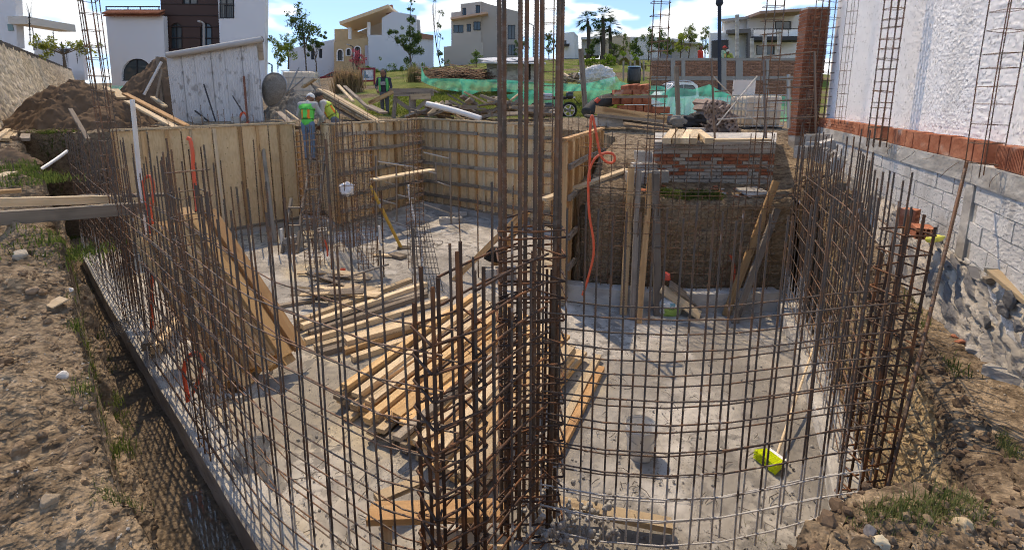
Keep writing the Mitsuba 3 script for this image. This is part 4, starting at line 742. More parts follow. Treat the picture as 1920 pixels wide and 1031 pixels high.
# scaffold frame with crossed braces
sc = thing('scaffold_frame', 'rusty steel scaffold frame with crossed braces before the white tank', 'scaffold')
def st(x0, y0, Y0, x1, y1, Y1, r=.021, m='metalpaint', nm='tube', c=(.20, .15, .12)): obj(nm, MB().tube([pY(x0, y0, Y0), pY(x1, y1, Y1)], r, 7), m, sc, smooth=True, color=c)
st(1432, 110, 9.6, 1441, 480, 8.6, .024); st(1527, 97, 9.4, 1530, 262, 9.3); st(1334, 110, 9.5, 1342, 300, 9.4, .02)
for y0, y1 in ((107, 97), (150, 144), (166, 161), (190, 186), (224, 219)): st(1432, y0, 9.6, 1528, y1, 9.4, .014, nm='rung')
st(1337, 143, 9.5, 1424, 235, 9.5, .012, nm='brace', c=(.5, .48, .45)); st(1420, 143, 9.6, 1344, 235, 9.5, .012, nm='brace', c=(.5, .48, .45)); st(1340, 172, 9.5, 1376, 169, 9.5, .012, nm='rung')
st(1345, 224, 9.5, 1432, 219, 9.6, .012, nm='rung', c=(.5, .48, .45)); st(1478, 140, 9.6, 1479, 240, 9.5, .035, nm='cast_post', c=(.4, .4, .38))
# ------------------------------------------------------------------ left side: stone wall, heaps, shed
sw = thing('stone_wall', 'long retaining wall of pale rubble stone at the left edge, with a dark coping', 'wall')
SA, SB = pY(-70, 22, 10.2), pY(156, 131, 44); sx = np.linspace(0, 1, 420) ** 1.3; szn = np.linspace(0, 1, 60)
u_ = nrm((SB - SA) * [1, 1, 0]); n_ = np.array([u_[1], -u_[0], 0]); Ls = np.linalg.norm((SB - SA)[:2]); V = []
for a in sx:
    b = SA + (SB - SA) * a ** 1.35; zt = zrow(b[:2], 22 + (131 - 22) * ((960 + F * b[0] / (b[1] * math.cos(PHI) - (b[2] - CZ) * math.sin(PHI))) + 70) / 226)
    for c in szn: V.append((b[0], b[1], .3 + (zt - .3) * c))
V = np.array(V); al = (V - SA) @ u_
V = V - n_ * ((V[:, 2] - .3) * .20)[:, None]
d1, d2, wh = vor(al * 5.5 + meshkit.noise(V * 2) * 1.2, V[:, 2] * 7.5 + meshkit.noise(V * 2.3 + 5) * 1.2, 3.); jn = np.clip((d2 - d1) / .16, 0, 1)
V = V + n_ * ((jn * .035 + wh * .03 - .04) + (meshkit.fbm(V * 14, 3) - .5) * .03)[:, None]
cl = (np.array([.60, .49, .33]) * (.62 + .55 * wh[:, None]) + (wh[:, None] > .8) * np.array([.06, .06, .07])) * (.45 + .55 * jn[:, None]); n0 = len(szn)
q = [(i * n0 + j, i * n0 + j + 1, (i + 1) * n0 + j + 1, (i + 1) * n0 + j) for i in range(len(sx) - 1) for j in range(n0 - 1)]
obj('stone_face', (V, [f[::-1] for f in q]), 'stonecol', sw, smooth=True, color=cl, kind='stuff', label='face of pale rubble stones'); tp = V.reshape(len(sx), n0, 3)[:, -1]
m = MB(); bk = tp - n_ * .3; m.add(np.vstack([tp + n_ * .03 + [0, 0, -.02], tp + n_ * .03 + [0, 0, .03], bk + [0, 0, .03], bk + [0, 0, -3]]), [(c * len(sx) + i, ((c + 1) % 4) * len(sx) + i, ((c + 1) % 4) * len(sx) + i + 1, c * len(sx) + i + 1) for c in range(4) for i in range(len(sx) - 1)])
obj('coping', m, 'paint', sw, color=(.10, .085, .07))
for px, pb, pt in ((57, 82, 28), (102, 100, 58), (126, 116, 84), (146, 120, 100), (168, 140, 124)):
    Yp = 20; Yp = float(np.interp(px, (tp[:, 0] * 0 + [960 + F * t[0] / (t[1] * math.cos(PHI) - (t[2] - CZ) * math.sin(PHI)) for t in tp]), tp[:, 1])); a = pY(px, pb, Yp + .2); b = pY(px - 2.5, pt, Yp + .2)
    k = thing('fence_post', 'black electric fence post on the coping of the stone wall', 'fence post', 'electric fence posts on the stone wall'); obj('rod', MB().tube([a, b], .02, 6), 'paint', k, color=(.02, .02, .02))
    for q in (.3, .5, .7, .9): obj('insulator', MB().tube([a + (b - a) * q + [-.04, 0, 0], a + (b - a) * q + [.05, 0, 0]], .022, 5), 'paint', k, color=(.03, .03, .03))
def heap(name, px, Y, rx, ry, h, zb, mat, label, cat, seed=1, skew=0, n=110, rough=.26, sharp=1.3):
    cx = col(px, Y, zb); u = np.linspace(-1.15, 1.15, n); gx, gy = np.meshgrid(u, u, indexing='ij'); r = np.hypot(gx - skew * (1 - np.hypot(gx, gy)), gy); p = np.stack([cx + gx * rx, Y + gy * ry, gx * 0], -1)
    z = zb - .15 + h * np.clip(1 - r ** sharp, -.6, 1) + (meshkit.fbm(p * 2.2, 5, seed=seed) - .5) * rough * 2.4 - np.abs(meshkit.fbm(p * 5, 4, seed=seed + 3) - .5) * rough * 1.6
    V = np.stack([p[..., 0], p[..., 1], z], -1).reshape(-1, 3); q = [(i * n + j, (i + 1) * n + j, (i + 1) * n + j + 1, i * n + j + 1) for i in range(n - 1) for j in range(n - 1) if r[i, j] < 1.08]
    return solo(name, (V, q), mat, label, cat, smooth=True)
heap('soil_heap', 165, 13.6, 2.3, 1.6, 1.45, .85, 'mud_heap', 'heap of dark wet soil at the upper left, with planks thrown on it', 'heap', 3, skew=-.1)
heap('soil_heap', 300, 18.0, 2.2, 1.8, 2.35, 1.0, 'mud_heap', 'tall dark soil heap behind the left corner of the shed', 'heap', 8, skew=.2)
heap('gravel_heap', 552, 16.2, 1.3, 1.1, 1.3, 1.0, 'gravel_heap', 'grey gravel heap between the shed and the sloping boards', 'heap', 12, sharp=1.1)
heap('gravel_heap', 600, 18.0, 1.0, 1.0, 1.15, 1.1, 'gravel_heap', 'low pile of broken rubble behind the sloping boards', 'heap', 17, rough=.3)
heap('soil_heap', 22, 8.3, .38, .28, .30, .70, 'mud_heap', 'small round mound of soil by the left edge', 'heap', 21, n=60, rough=.1)
# sheet metal shed
sh = thing('shed', 'site shed of weathered white sheet metal with a sloping pipe roof edge', 'shed'); Ys = 14.4; edges = [328, 352, 380, 407, 436, 464, 494]
def top_y(px): return 98 - (px - 328) * (98 - 80) / 166
for i in range(6):
    a, b = pY(edges[i], 236, Ys), pY(edges[i + 1] + 2, 236, Ys); n = 22; xsn = np.linspace(a[0], b[0], n); V = []
    for k, x in enumerate(xsn):
        o = .02 * (k % 3 == 0) + .006 * i - (.012 if i % 2 else 0); px = edges[i] + (edges[i + 1] - edges[i]) * k / (n - 1); V += [(x, Ys - o, .7), (x, Ys - o, zrow((x, Ys), top_y(px)) - .02 * (i == 0)), (x, Ys - o + .012, zrow((x, Ys), top_y(px))), (x, Ys - o + .012, .7)]
    obj('metal_sheet', (V, [(k * 4 + c, k * 4 + 4 + c, k * 4 + 4 + (c + 1) % 4, k * 4 + (c + 1) % 4) for k in range(n - 1) for c in (0, 1, 2)]), 'shed_metal', sh)
scene['shed_metal'] = two(prin(lambda p, n, uv: mix(mix((.50, .51, .52), (.62, .63, .64), fbm(p.x * 2, p.z * .8, 1, 3)), (.20, .19, .18), smoothstep(.56, .74, fbm(p.x * 9, p.y, p.z * 5, 4)) * .65), .6, metallic=.15))
a, b = pY(314, 104, Ys - .15), pY(492, 74, Ys - .15); obj('roof_edge', MB().tube([a, b], .085, 9), 'paint', sh, smooth=True, color=(.42, .41, .39)); al_, bl_ = a * [1.05, 1.2, 1] + [0, 0, -.3], b * [1.2, 1.2, 1] + [0, 0, -.3]
obj('roof_sheet', (np.array([a, b, bl_, al_, a - [0, 0, .03], b - [0, 0, .03], bl_ - [0, 0, .03], al_ - [0, 0, .03]]), [(0, 1, 2, 3), (7, 6, 5, 4), (0, 4, 5, 1), (1, 5, 6, 2), (2, 6, 7, 3), (3, 7, 4, 0)]), 'shed_metal', sh)
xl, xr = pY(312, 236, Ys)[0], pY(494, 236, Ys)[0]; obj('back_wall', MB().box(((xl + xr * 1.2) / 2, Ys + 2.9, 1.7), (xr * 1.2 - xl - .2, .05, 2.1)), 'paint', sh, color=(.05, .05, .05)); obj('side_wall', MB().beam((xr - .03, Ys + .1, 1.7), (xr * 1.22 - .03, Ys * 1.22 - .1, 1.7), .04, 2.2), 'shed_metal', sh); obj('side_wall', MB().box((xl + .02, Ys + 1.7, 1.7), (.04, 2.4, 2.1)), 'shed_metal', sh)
obj('door_post', MB().box((pY(308, 200, Ys)[0], Ys - .03, 1.75), (.07, .07, 2.2)), 'wood_old', sh); obj('door_post', MB().box((pY(316, 200, Ys)[0], Ys + .3, 1.7), (.06, .06, 2.0)), 'wood_old', sh)
for x0, y0, x1, y1, r, c, l in ((382, 158, 406, 233, .02, (.04, .04, .045), 'black bar leaning on the shed wall'), (457, 143, 464, 228, .03, (.20, .09, .06), 'reddish post leaning on the shed wall'), (466, 139, 468, 226, .025, (.3, .29, .28), 'grey post leaning on the shed wall'), (436, 180, 455, 210, .015, (.05, .04, .04), 'thin rod leaning on the shed wall'), (366, 208, 402, 236, .025, (.05, .05, .05), 'dark bar sloping at the foot of the shed wall'), (303, 116, 270, 178, .035, (.6, .58, .55), 'pale pole leaning on the corner of the shed roof'), (304, 130, 292, 190, .03, (.25, .2, .15), 'brown pole leaning behind the pale one at the shed corner')):
    solo('leaning_pole', MB().tube([pY(x0, y0, Ys - .12), pY(x1, y1, Ys - .45)], r, 7), 'paint', l, 'pole', smooth=True, color=c)
for px, l in ((373, 'grey block standing at the foot of the shed wall'), (443, 'grey block beside the orange hose loop at the shed wall')): hollow_block(pY(px, 229, Ys - .5), .2, l, L=.2, H=.3, W=.2)
# ------------------------------------------------------------------ houses
W1, W2, BG, GR, DK = (.62, .63, .65), (.70, .70, .70), (.40, .37, .335), (.30, .29, .28), (.045, .04, .04)
def window(parent, r, Y, fc=(.03, .03, .035), arch=False, mull=1, name='window', deep=.12, glass='glass'):
    x0, y0, x1, y1 = r; P = parch(*r) if arch else prect(*r); w = obj(name, extr(Polygon(ppoly(P, Y + deep + .02)), Y + deep + .02, .04), glass, parent); f = Polygon(ppoly(P, Y + deep)); t = max(.05, .9 * Y / F)
    obj('frame', extr(f.difference(f.buffer(-t)), Y + deep - .04, .06), 'paint', w, color=fc)
    for i in range(mull): q = x0 + (x1 - x0) * (i + 1) / (mull + 1); obj('mullion', MB().beam(pY(q, y0 + 1, Y + deep), pY(q, y1, Y + deep), t, .05, up=(0, 1, 0)), 'paint', w, color=fc)
    return w
def block(parent, name, pts, Y, thick, c, wins=(), mat='paint'):
    k = facade(parent, name, pts, Y, min(.35, thick), mat, [(parch if w[4:] == ('a',) else prect)(*w[:4]) for w in wins], color=c)
    P = Polygon(ppoly(pts, Y)); b = P.bounds; q = P.buffer(-.02); q = max(q.geoms, key=lambda g: g.area) if hasattr(q, 'geoms') else q
    if thick > .5:
        e = extr(q, Y + .34, thick - .34); v = np.array(e.vertices); v[:, 0] += (v[:, 1] - Y) * ((b[2] if b[0] < 0 else b[0]) / Y); obj(name + '_body', trimesh.Trimesh(v, e.faces, process=False), mat, parent, color=c)
    for w in wins: window(parent, w[:4], Y, arch=w[4:] == ('a',), mull=0 if w[2] - w[0] < 7 else 1)
    return k
h = thing('house', 'large white and brown house at the upper left with arched windows', 'house'); Y = 30
block(h, 'wall', [(197, 24), (306, 30), (312, 175), (212, 175)], Y, 6, W1, [(228, 110, 286, 152, 'a')]); block(h, 'tiled_wall', [(300, -12), (412, -12), (416, 170), (310, 170)], Y + .5, 6, (.065, .04, .034), [(319, 43, 342, 92, 'a'), (375, 43, 398, 92, 'a'), (341, -8, 371, 9)])
block(h, 'wall', [(408, -12), (498, -12), (496, 170), (416, 170)], Y - .3, 6, W1, [(410, -9, 439, 35)])
for i in range(6): obj('cladding_joint', MB().beam(pY(301, 8 + i * 21, Y + .485), pY(413, 8 + i * 21 + 1, Y + .485), .03, .05, color=(.02, .015, .01)), 'paint', h, color=(.03, .02, .018))
r = obj('tile_roof', MB().beam(pY(199, 27, Y - .1), pY(304, 27, Y - .1), .55, .08, up=(0, -.5, 1)), 'brick_red', h)
for i in range(30): q = pY(201 + i * 3.5, 24, Y - .2); obj('roof_tile', MB().tube([q + [0, -.35, -.1], q + [0, .3, .18]], .05, 6), 'brick_red', r)
for y in (13, 19): obj('terrace_rail', MB().tube([pY(199, y, Y + .2), pY(300, y, Y + .2)], .035, 6), 'paint', h, color=DK)
for x in (199, 240, 263, 298): obj('rail_post', MB().tube([pY(x, 12, Y + .2), pY(x, 26, Y + .2)], .03, 6), 'paint', h, color=DK)
obj('rail', MB().tube([pY(411, 8, Y - .4), pY(438, 8, Y - .4)], .03, 6), 'paint', h, color=DK)
for x in range(413, 438, 4): obj('baluster', MB().tube([pY(x, 8, Y - .4), pY(x, 34, Y - .4)], .015, 5), 'paint', h, color=DK)
h = thing('house', 'white house at the top left corner with a thin balcony slab', 'house'); Y = 24
block(h, 'wall', [(-120, -40), (26, -40), (33, 90), (-120, 90)], Y, 6, W1); obj('balcony', MB().box((pY(44, 40, Y)[0], Y + 1, pY(44, 40, Y)[2]), (.85, 2.6, .35)), 'paint', h, color=(.55, .52, .46)); obj('window_band', MB().box((pY(20, 50, Y)[0], Y - .01, pY(20, 52, Y)[2]), (.25, .04, .3)), 'paint', h, color=(.2, .3, .3))
cr = thing('tower_crane', 'green lattice crane mast beside the house at the top left', 'crane')
for dx in (28, 35): obj('chord', MB().tube([pY(dx, -20, 40), pY(dx + 4, 75, 40)], .05, 5), 'paint', cr, color=(.05, .22, .14))
for i in range(10): y = -10 + i * 8; obj('lattice', MB().tube([pY(28 + y * .04, y, 40), pY(35 + y * .04, y + 8, 40)], .03, 4), 'paint', cr, color=(.05, .22, .14))
h = thing('house', 'small grey house seen above the stone wall', 'house'); Y = 45
block(h, 'wall', [(66, 76), (74, 76), (76, 84), (150, 92), (158, 150), (60, 150)], Y, 5, (.5, .5, .5), [(112, 92, 135, 98)]); block(h, 'wall', [(128, 92), (155, 92), (159, 150), (130, 150)], Y - 1, 5, W1); obj('ledge', MB().box((pY(156, 100, Y - 1.5)[0], Y - 1.5, pY(156, 100, Y)[2]), (.7, .3, .12)), 'paint', h, color=DK)
# house with the stone front
h = thing('house', 'white house with a yellow stone front and three arched windows', 'house'); Y = 46
block(h, 'stone_front', [(626, 80), (690, 70), (693, 150), (627, 150)], Y, 1.5, (.47, .35, .20), [(632, 94, 643, 114, 'a'), (649, 91, 658, 104, 'a'), (664, 88, 676, 110, 'a')], mat='stonecol')
for w in ((631, 92, 644, 115), (648, 90, 659, 105), (663, 86, 677, 111)):
    o, i = Polygon(ppoly(parch(*w), Y - .05)), Polygon(ppoly(parch(w[0] + 1.6, w[1] + 1.6, w[2] - 1.6, w[3] - 1), Y - .05)); obj('window_surround', extr(o.difference(i), Y - .05, .12), 'paint', h, color=(.75, .75, .75))
block(h, 'side_wall', [(690, 66), (716, 66), (716, 34), (737, 22), (780, 29), (780, 58), (812, 70), (812, 152), (692, 152)], Y - .4, 9, (.56, .58, .62)); block(h, 'terrace_wall', [(627, 55), (656, 54), (690, 66), (690, 76), (627, 82)], Y + 2.6, .5, (.47, .35, .20), mat='stonecol'); block(h, 'upper_wall', [(672, 60), (718, 40), (718, 68), (672, 72)], Y + 3.6, 4, (.62, .58, .50))
obj('roof', MB().beam(pY(652, 51, Y + 1.5), pY(740, 20, Y + 1.5), 4.4, .28, up=(0, 0, 1)), 'paint', h, color=(.62, .47, .30)); block(h, 'brick_parapet', [(699, 19), (735, 9), (737, 23), (700, 32)], Y + 1.0, .8, (.28, .12, .09)); block(h, 'stair_wall', [(780, 37), (786, 37), (788, 62), (780, 62)], Y + 1, 2, (.45, .44, .43)); block(h, 'side_band', [(783, 62), (812, 66), (812, 74), (783, 72)], Y - .6, .3, (.30, .16, .11))
for x in (656, 692): obj('terrace_post', MB().beam(pY(x, 52 if x < 670 else 42, Y + .3), pY(x, 74, Y + .3), .25, .25), 'paint', h, color=W2)
block(h, 'door', [(684, 86), (690, 85), (691, 130), (685, 130)], Y - .05, .06, (.45, .43, .46)); block(h, 'annexe', [(541, 92), (626, 74), (628, 152), (543, 152)], Y + 1.2, 5, (.52, .54, .57), [(598, 92, 604, 109), (583, 92, 589, 112)])
# beige house
h = thing('house', 'beige three storey house right of the stone fronted one', 'house'); Y = 58
block(h, 'wall', [(864, 8), (902, 3), (902, 100), (846, 100), (846, 40), (864, 32)], Y, 6, (.41, .375, .335), [(867, 15, 874, 30), (892, 10, 900, 26), (850, 47, 869, 62), (875, 45, 883, 60), (889, 41, 911, 57)][:4] + []); block(h, 'wall', [(902, 3), (916, 8), (972, 22), (972, 112), (902, 112)], Y + .2, 7, (.37, .335, .30), [(952, 47, 966, 74), (953, 84, 966, 104)])
window(h, (888, 41, 901, 57), Y - .2); obj('eave', MB().beam(pY(846, 37, Y - .6), pY(915, 26, Y - .6), 1.4, .2), 'paint', h, color=(.50, .33, .24)); block(h, 'garden_wall', [(832, 88), (880, 83), (905, 80), (906, 132), (833, 132)], Y - 4, .4, (.40, .37, .335)); block(h, 'parapet', [(846, 24), (864, 22), (864, 38), (846, 38)], Y - .3, .5, (.41, .375, .335))
def simple_house(label, Y, parts, name='house'):
    h = thing(name, label, 'house')
    for nm, pts, dy, th, c, wins in parts: block(h, nm, pts, Y + dy, th, c, wins)
    return h
simple_house('small pale house seen between the thick central bars', 62, [('wall', [(1055, 62), (1076, 60), (1078, 110), (1052, 110)], 0, 4, W2, [(1057, 76, 1062, 84)]), ('side_wall', [(1076, 60), (1084, 68), (1086, 110), (1077, 110)], .3, 5, (.55, .57, .58), []), ('porch', [(1040, 84), (1068, 82), (1068, 86), (1040, 87)], -1, 1.2, DK, [])])
simple_house('low grey house behind the palms', 66, [('wall', [(1091, 72), (1125, 70), (1125, 104), (1091, 104)], 0, 5, (.36, .36, .35), [(1104, 84, 1112, 98)]), ('roof_slab', [(1090, 70), (1127, 68), (1127, 73), (1090, 74)], -1, 7, (.5, .5, .5), [])])
simple_house('tan block building behind the palms', 74, [('wall', [(1136, 72), (1160, 66), (1182, 70), (1182, 116), (1136, 116)], 0, 5, (.44, .36, .26), []), ('wall', [(1182, 69), (1240, 70), (1240, 112), (1182, 112)], 1.5, 5, (.56, .55, .53), [(1185, 80, 1194, 92)])])
simple_house('grey flat roofed building right of the palms', 62, [('wall', [(1238, 76), (1260, 76), (1260, 112), (1238, 112)], 0, 4, (.22, .22, .24), [(1245, 84, 1253, 100)]), ('wall', [(1260, 72), (1311, 80), (1311, 112), (1260, 112)], 1, 5, (.40, .39, .38), []), ('roof_slab', [(1236, 71), (1312, 80), (1312, 83), (1236, 76)], -.6, 7, (.48, .47, .46), [])])
h = simple_house('modern white house with grey portal and balcony at the upper right', 40, [('wall', [(1332, 62), (1406, 60), (1406, 112), (1332, 112)], 0, 6, W2, []), ('upper_wall', [(1358, 36), (1420, 30), (1420, 62), (1358, 62)], 1.5, 6, (.64, .63, .61), []), ('wall', [(1404, 30), (1500, 25), (1500, 112), (1404, 112)], 1.0, 6, (.66, .64, .62), [(1453, 40, 1484, 56), (1418, 85, 1453, 103), (1406, 70, 1412, 100)]), ('grey_door', [(1337, 76), (1366, 75), (1366, 112), (1337, 112)], -.3, .5, (.06, .06, .065), []), ('portal', [(1365, 56), (1408, 54), (1408, 62), (1365, 63)], -1.2, 1.4, (.14, .13, .13), []), ('portal_side', [(1403, 60), (1409, 60), (1409, 112), (1403, 112)], -1.2, 1.4, (.14, .13, .13), []), ('balcony_slab', [(1411, 69), (1500, 68), (1500, 75), (1411, 76)], -.6, 1.6, (.05, .05, .055), []), ('roof_slab', [(1354, 36), (1422, 29), (1422, 33), (1354, 40)], .6, 6, (.35, .33, .31), [])])
obj('roof_slab', MB().beam(pY(1408, 30, 40.2), pY(1502, 24, 40.2), 3.0, .2), 'paint', h, color=(.33, .22, .17)); obj('balcony_rail', MB().tube([pY(1412, 55, 39.4), pY(1500, 54, 39.4)], .03, 5), 'paint', h, color=DK); obj('balcony_glass', extr(Polygon(ppoly(prect(1412, 56, 1498, 68), 39.4)), 39.4, .02), 'pane', h)
scene['pane'] = {'type': 'thindielectric'}
for x in range(1412, 1500, 22): obj('rail_post', MB().tube([pY(x, 55, 39.4), pY(x, 69, 39.4)], .025, 5), 'paint', h, color=DK)
for x, y0 in ((1382, 28), (1434, 65), (1461, 58), (1410, 72)): solo('concrete_post', MB().beam(pY(x, y0, 33), pY(x, 112, 33), .18, .18), 'concrete', 'slim pale post standing before the modern white house', 'post', group='pale posts before the modern house')
# far brick wall
b = thing('far_brick_wall', 'long unfinished wall of brown brick with grey concrete posts behind the pickup', 'wall'); Y = 27.0
obj('mortar_bed', extr(Polygon(ppoly([(1222, 114), (1500, 112), (1500, 225), (1224, 225)], Y)), Y + .02, .2), 'brick_dark', b)
xa_, xb_ = pY(1222, 150, Y)[0], pY(1497, 150, Y)[0]; z, r = zrow((8, Y), 200), 0; zt_ = zrow((9, Y), 114); stf = MB()
while z < zt_ - .06:
    x = xa_ + (r % 2) * .15
    while x < xb_ - .1: e = min(x + .30, xb_); g = rng.uniform(.7, 1.25); stf.box(((x + e) / 2, Y + .03 + rng.normal(0, .008), z + .035), (e - x - .025, .08, .062), color=np.array([.255, .14, .095]) * g); x = e
    z += .085; r += 1
obj('brick', stf, 'paint', b, kind='stuff')
for x0, x1 in ((1258, 1266), (1278, 1285), (1353, 1362), (1380, 1393), (1437, 1442)): obj('cast_post', extr(Polygon(ppoly(prect(x0, 114, x1, 215), Y - .06)), Y - .06, .12), 'paint', b, color=(.29, .28, .265))
for y0, y1 in ((143, 151), (109, 114)): obj('tie_beam', extr(Polygon(ppoly(prect(1222, y0, 1499, y1), Y - .04)), Y - .04, .2), 'paint', b, color=(.27, .255, .24))
# ------------------------------------------------------------------ hoses, pipes, tools
def tubething(name, pts, r, mat, label, cat, n=30, sides=7, **kw): return solo(name, MB().tube(bow(pts, n), r, sides), mat, label, cat, smooth=True, **kw)
def hose(px, Y, label, r=.018): return tubething('orange_hose', [pY(x, y, Y if np.isscalar(Y) else Y[i]) for i, (x, y) in enumerate(px)], r, 'orange', label, 'hose', n=max(24, 6 * len(px)), sides=8)
hose([(1108, 262), (1107, 235), (1110, 217), (1115, 235), (1123, 278), (1138, 304), (1150, 304), (1152, 292), (1136, 287), (1117, 296), (1106, 318), (1103, 360), (1106, 410), (1112, 445), (1113, 475), (1107, 505), (1100, 530), (1092, 553)], 6.8, 'long orange hose with a loop hanging behind the near mesh')
tubething('orange_hose', [pY(1108, 258, 6.8), pY(1106, 300, 6.85), pY(1106, 340, 6.9)], .018, 'orange', 'short second strand of orange hose left of the looped one', 'hose')
hose([(283, 650), (285, 560), (284, 470), (279, 400), (270, 360), (272, 334), (280, 329), (287, 345), (284, 385), (286, 420)], 5.75, 'orange hose loop beside the white pipe at the left bars')
hose([(352, 262), (354, 258), (358, 268), (362, 310), (366, 350), (369, 395)], 5.0, 'orange hose hooked over the short cage at the left'); hose([(352, 752), (347, 715), (346, 685), (356, 666), (368, 661), (376, 672), (376, 700), (367, 725), (352, 748)], 4.2, 'oval orange hose loop low on the left bars')
hose([(592, 572), (591, 545), (594, 528), (604, 522), (611, 530)], 8.7, 'orange hose arch at the scrap heap'); solo('white_pipe', MB().tube([pY(611, 530, 8.7), pY(613, 568, 8.7)], .03, 8), 'plastic_white', 'short white pipe under the orange arch at the scrap heap', 'pipe', smooth=True)
for i in range(4): hose([(640 + i * 2, 503), (645 + i * 2, 522), (654 + i, 535), (650 + i, 558 - i * 2)], 8.6 + i * .03, ('first', 'second', 'third', 'fourth')[i] + ' strand from the left in the bundle of orange hoses on the scrap heap', r=.02)
hose([(648, 712), (645, 690), (648, 665), (653, 660), (658, 676), (660, 705)], 6.2, 'small orange hose loop sticking out of the big pile'); hose([(609, 450), (612, 460), (614, 480)], 9.5, 'short red hose end behind the cages'); hose([(1369, 478), (1376, 495), (1377, 515), (1374, 530)], 7.4, 'short orange hose end beside the stout yellow prop'); hose([(451, 232), (451, 217), (456, 211), (462, 216), (462, 231)], 14.0, 'orange hose loop at the foot of the shed wall', r=.03)
tubething('white_pipe', [pY(248, 187, 6.0), pY(266, 380, 6.1), pz(288, 640, SLAB)], .026, 'plastic_white', 'long white plastic pipe standing among the left bars', 'pipe', sides=10); tubething('white_pipe', [pY(800, 195, 14.4), pY(850, 207, 14.2), pY(902, 223, 14.0)], .085, 'plastic_white', 'thick white pipe sloping on the grey timber heap', 'pipe', sides=12); tubething('white_pipe', [pY(72, 320, 8.6), pY(100, 302, 9.0), pY(126, 283, 9.4)], .03, 'plastic_white', 'thin pale pipe lying across the grassy trench edge', 'pipe')
tubething('white_pipe', [pz(712, 455, SLAB) + [0, 0, .4], pz(713, 455, SLAB) + [0, 0, .2], pz(713, 455, SLAB)], .03, 'plastic_white', 'white pipe stub standing behind the cages', 'pipe'); tubething('white_pipe', [pz(531, 470, SLAB) + [0, 0, .5], pz(531, 470, SLAB) + [0, 0, .3], pz(531, 470, SLAB)], .035, 'plastic_white', 'white pipe stub standing before the left formwork', 'pipe')
tubething('grey_hose', [pY(766, 346, 9.6), pY(771, 385, 9.6), pY(782, 430, 9.5), pz(792, 500, SLAB)], .022, 'plastic_white', 'grey hose hanging down the cage in the inner corner', 'hose'); tubething('grey_bar', [pY(492, 264, 12.2), pY(500, 330, 11.6), pz(516, 455, SLAB)], .045, 'wood_old', 'grey batten leaning on the left formwork', 'batten')
k = thing('shovel', 'shovel with a yellow handle leaning in the middle of the pit', 'shovel'); a, b = pY(694, 348, 10.6), pz(752, 466, SLAB) + [0, 0, .03]
obj('handle', MB().tube([a, b], .035, 8), 'paint', k, smooth=True, color=(.50, .30, .05)); obj('collar', MB().tube([a + (b - a) * .3, a + (b - a) * .36], .045, 8), 'paint', k, color=(.3, .3, .3)); obj('blade', MB().beam(b + [-.08, 0, 0], b + [.2, .05, -.02], .22, .02), 'metalpaint', k, color=(.12, .11, .1))
# bucket, drum, broom, sack, bag
def bucket(c, r, h, label, col_=(.58, .57, .54), fill=None):
    k = thing('bucket', label, 'bucket'); q = trimesh.creation.revolve([[0, 0], [r * .86, 0], [r, h], [r * 1.06, h], [r * 1.06, h - .03], [r * 1.03, h - .03], [r * 1.03, h - .05], [r * .98, h - .05], [r * .98, h - .04], [r * .96, h - .02], [r * .82, .02], [0, .02]], sections=36); obj('shell', q.apply_translation(c), 'gloss', k, smooth=30, color=col_)
    a = np.linspace(0, math.pi, 16); obj('handle', MB().tube([np.asarray(c) + [r * 1.07 * math.cos(t), -r * 1.0 * math.sin(t) * .9, h - .05 - .08 * math.sin(t)] for t in a], .004, 5), 'metalpaint', k, smooth=True, color=(.4, .4, .4))
    if fill: q = trimesh.creation.cylinder(r * .9, .02, sections=30); obj('contents', q.apply_translation(np.asarray(c) + [0, 0, h * fill]), 'concrete', k)
    return k
c = pz(1200, 850, SLAB); bucket(c, .135, .30, 'white plastic bucket with a cement stained side on the pit floor', fill=.3); c = pz(480, 895, SLAB); bucket(c + [0, 0, .0], .135, .30, 'grey bucket standing behind the left bars', (.45, .45, .43))
k = thing('broom', 'broom with bright yellow bristles lying by the right kerb', 'broom'); a, b = pz(1436, 856, SLAB) + [0, 0, .06], pz(1468, 880, SLAB) + [0, 0, .06]; d = nrm(b - a); sdv = np.array([-.55, -.83, 0]); sdv = nrm(sdv - d * (sdv @ d))
obj('head', MB().beam(a - sdv * .015, b - sdv * .015, .05, .05), 'gloss', k, color=(.75, .76, .74)); br = MB()
for i in range(170): t = (i % 34) / 33; r_ = i // 34; p = a + (b - a) * t + [0, 0, (r_ - 2) * .013]; br.tube([p, p + sdv * (.135 + rng.normal(0, .004)) + d * (t - .5) * .05 + [0, 0, (r_ - 2) * .006]], .0055, 4, color=np.array([.70, .80, .01]) * rng.uniform(.75, 1.1))
obj('bristles', br, 'gloss', k); m = (a + b) / 2; obj('handle', MB().tube([m - sdv * .02, pz(1523, 690, SLAB) + [0, 0, .35]], .012, 8), 'wood_pale', k, smooth=True)
def pillow(c, size, seed, rz=0, rx=0, amp=.12, n=3):
    s = trimesh.creation.icosphere(n); v = np.array(s.vertices); v = np.sign(v) * np.abs(v) ** .62; v *= 1 + (meshkit.fbm(v * 1.8 + seed, 4, seed=seed)[:, None] - .5) * amp * 4; v = v * np.asarray(size) / 2; return trimesh.Trimesh(v @ rot(rx, 0, rz).T + np.asarray(c), s.faces, process=False)
k = thing('cement_sack', 'crumpled green and white sack leaning on boards before the earth wall', 'sack'); c = pz(1256, 590, SLAB) + [0, 0, .12]; q = pillow(c, (.34, .2, .30), 5, .1, .2, .1); v = q.vertices - c
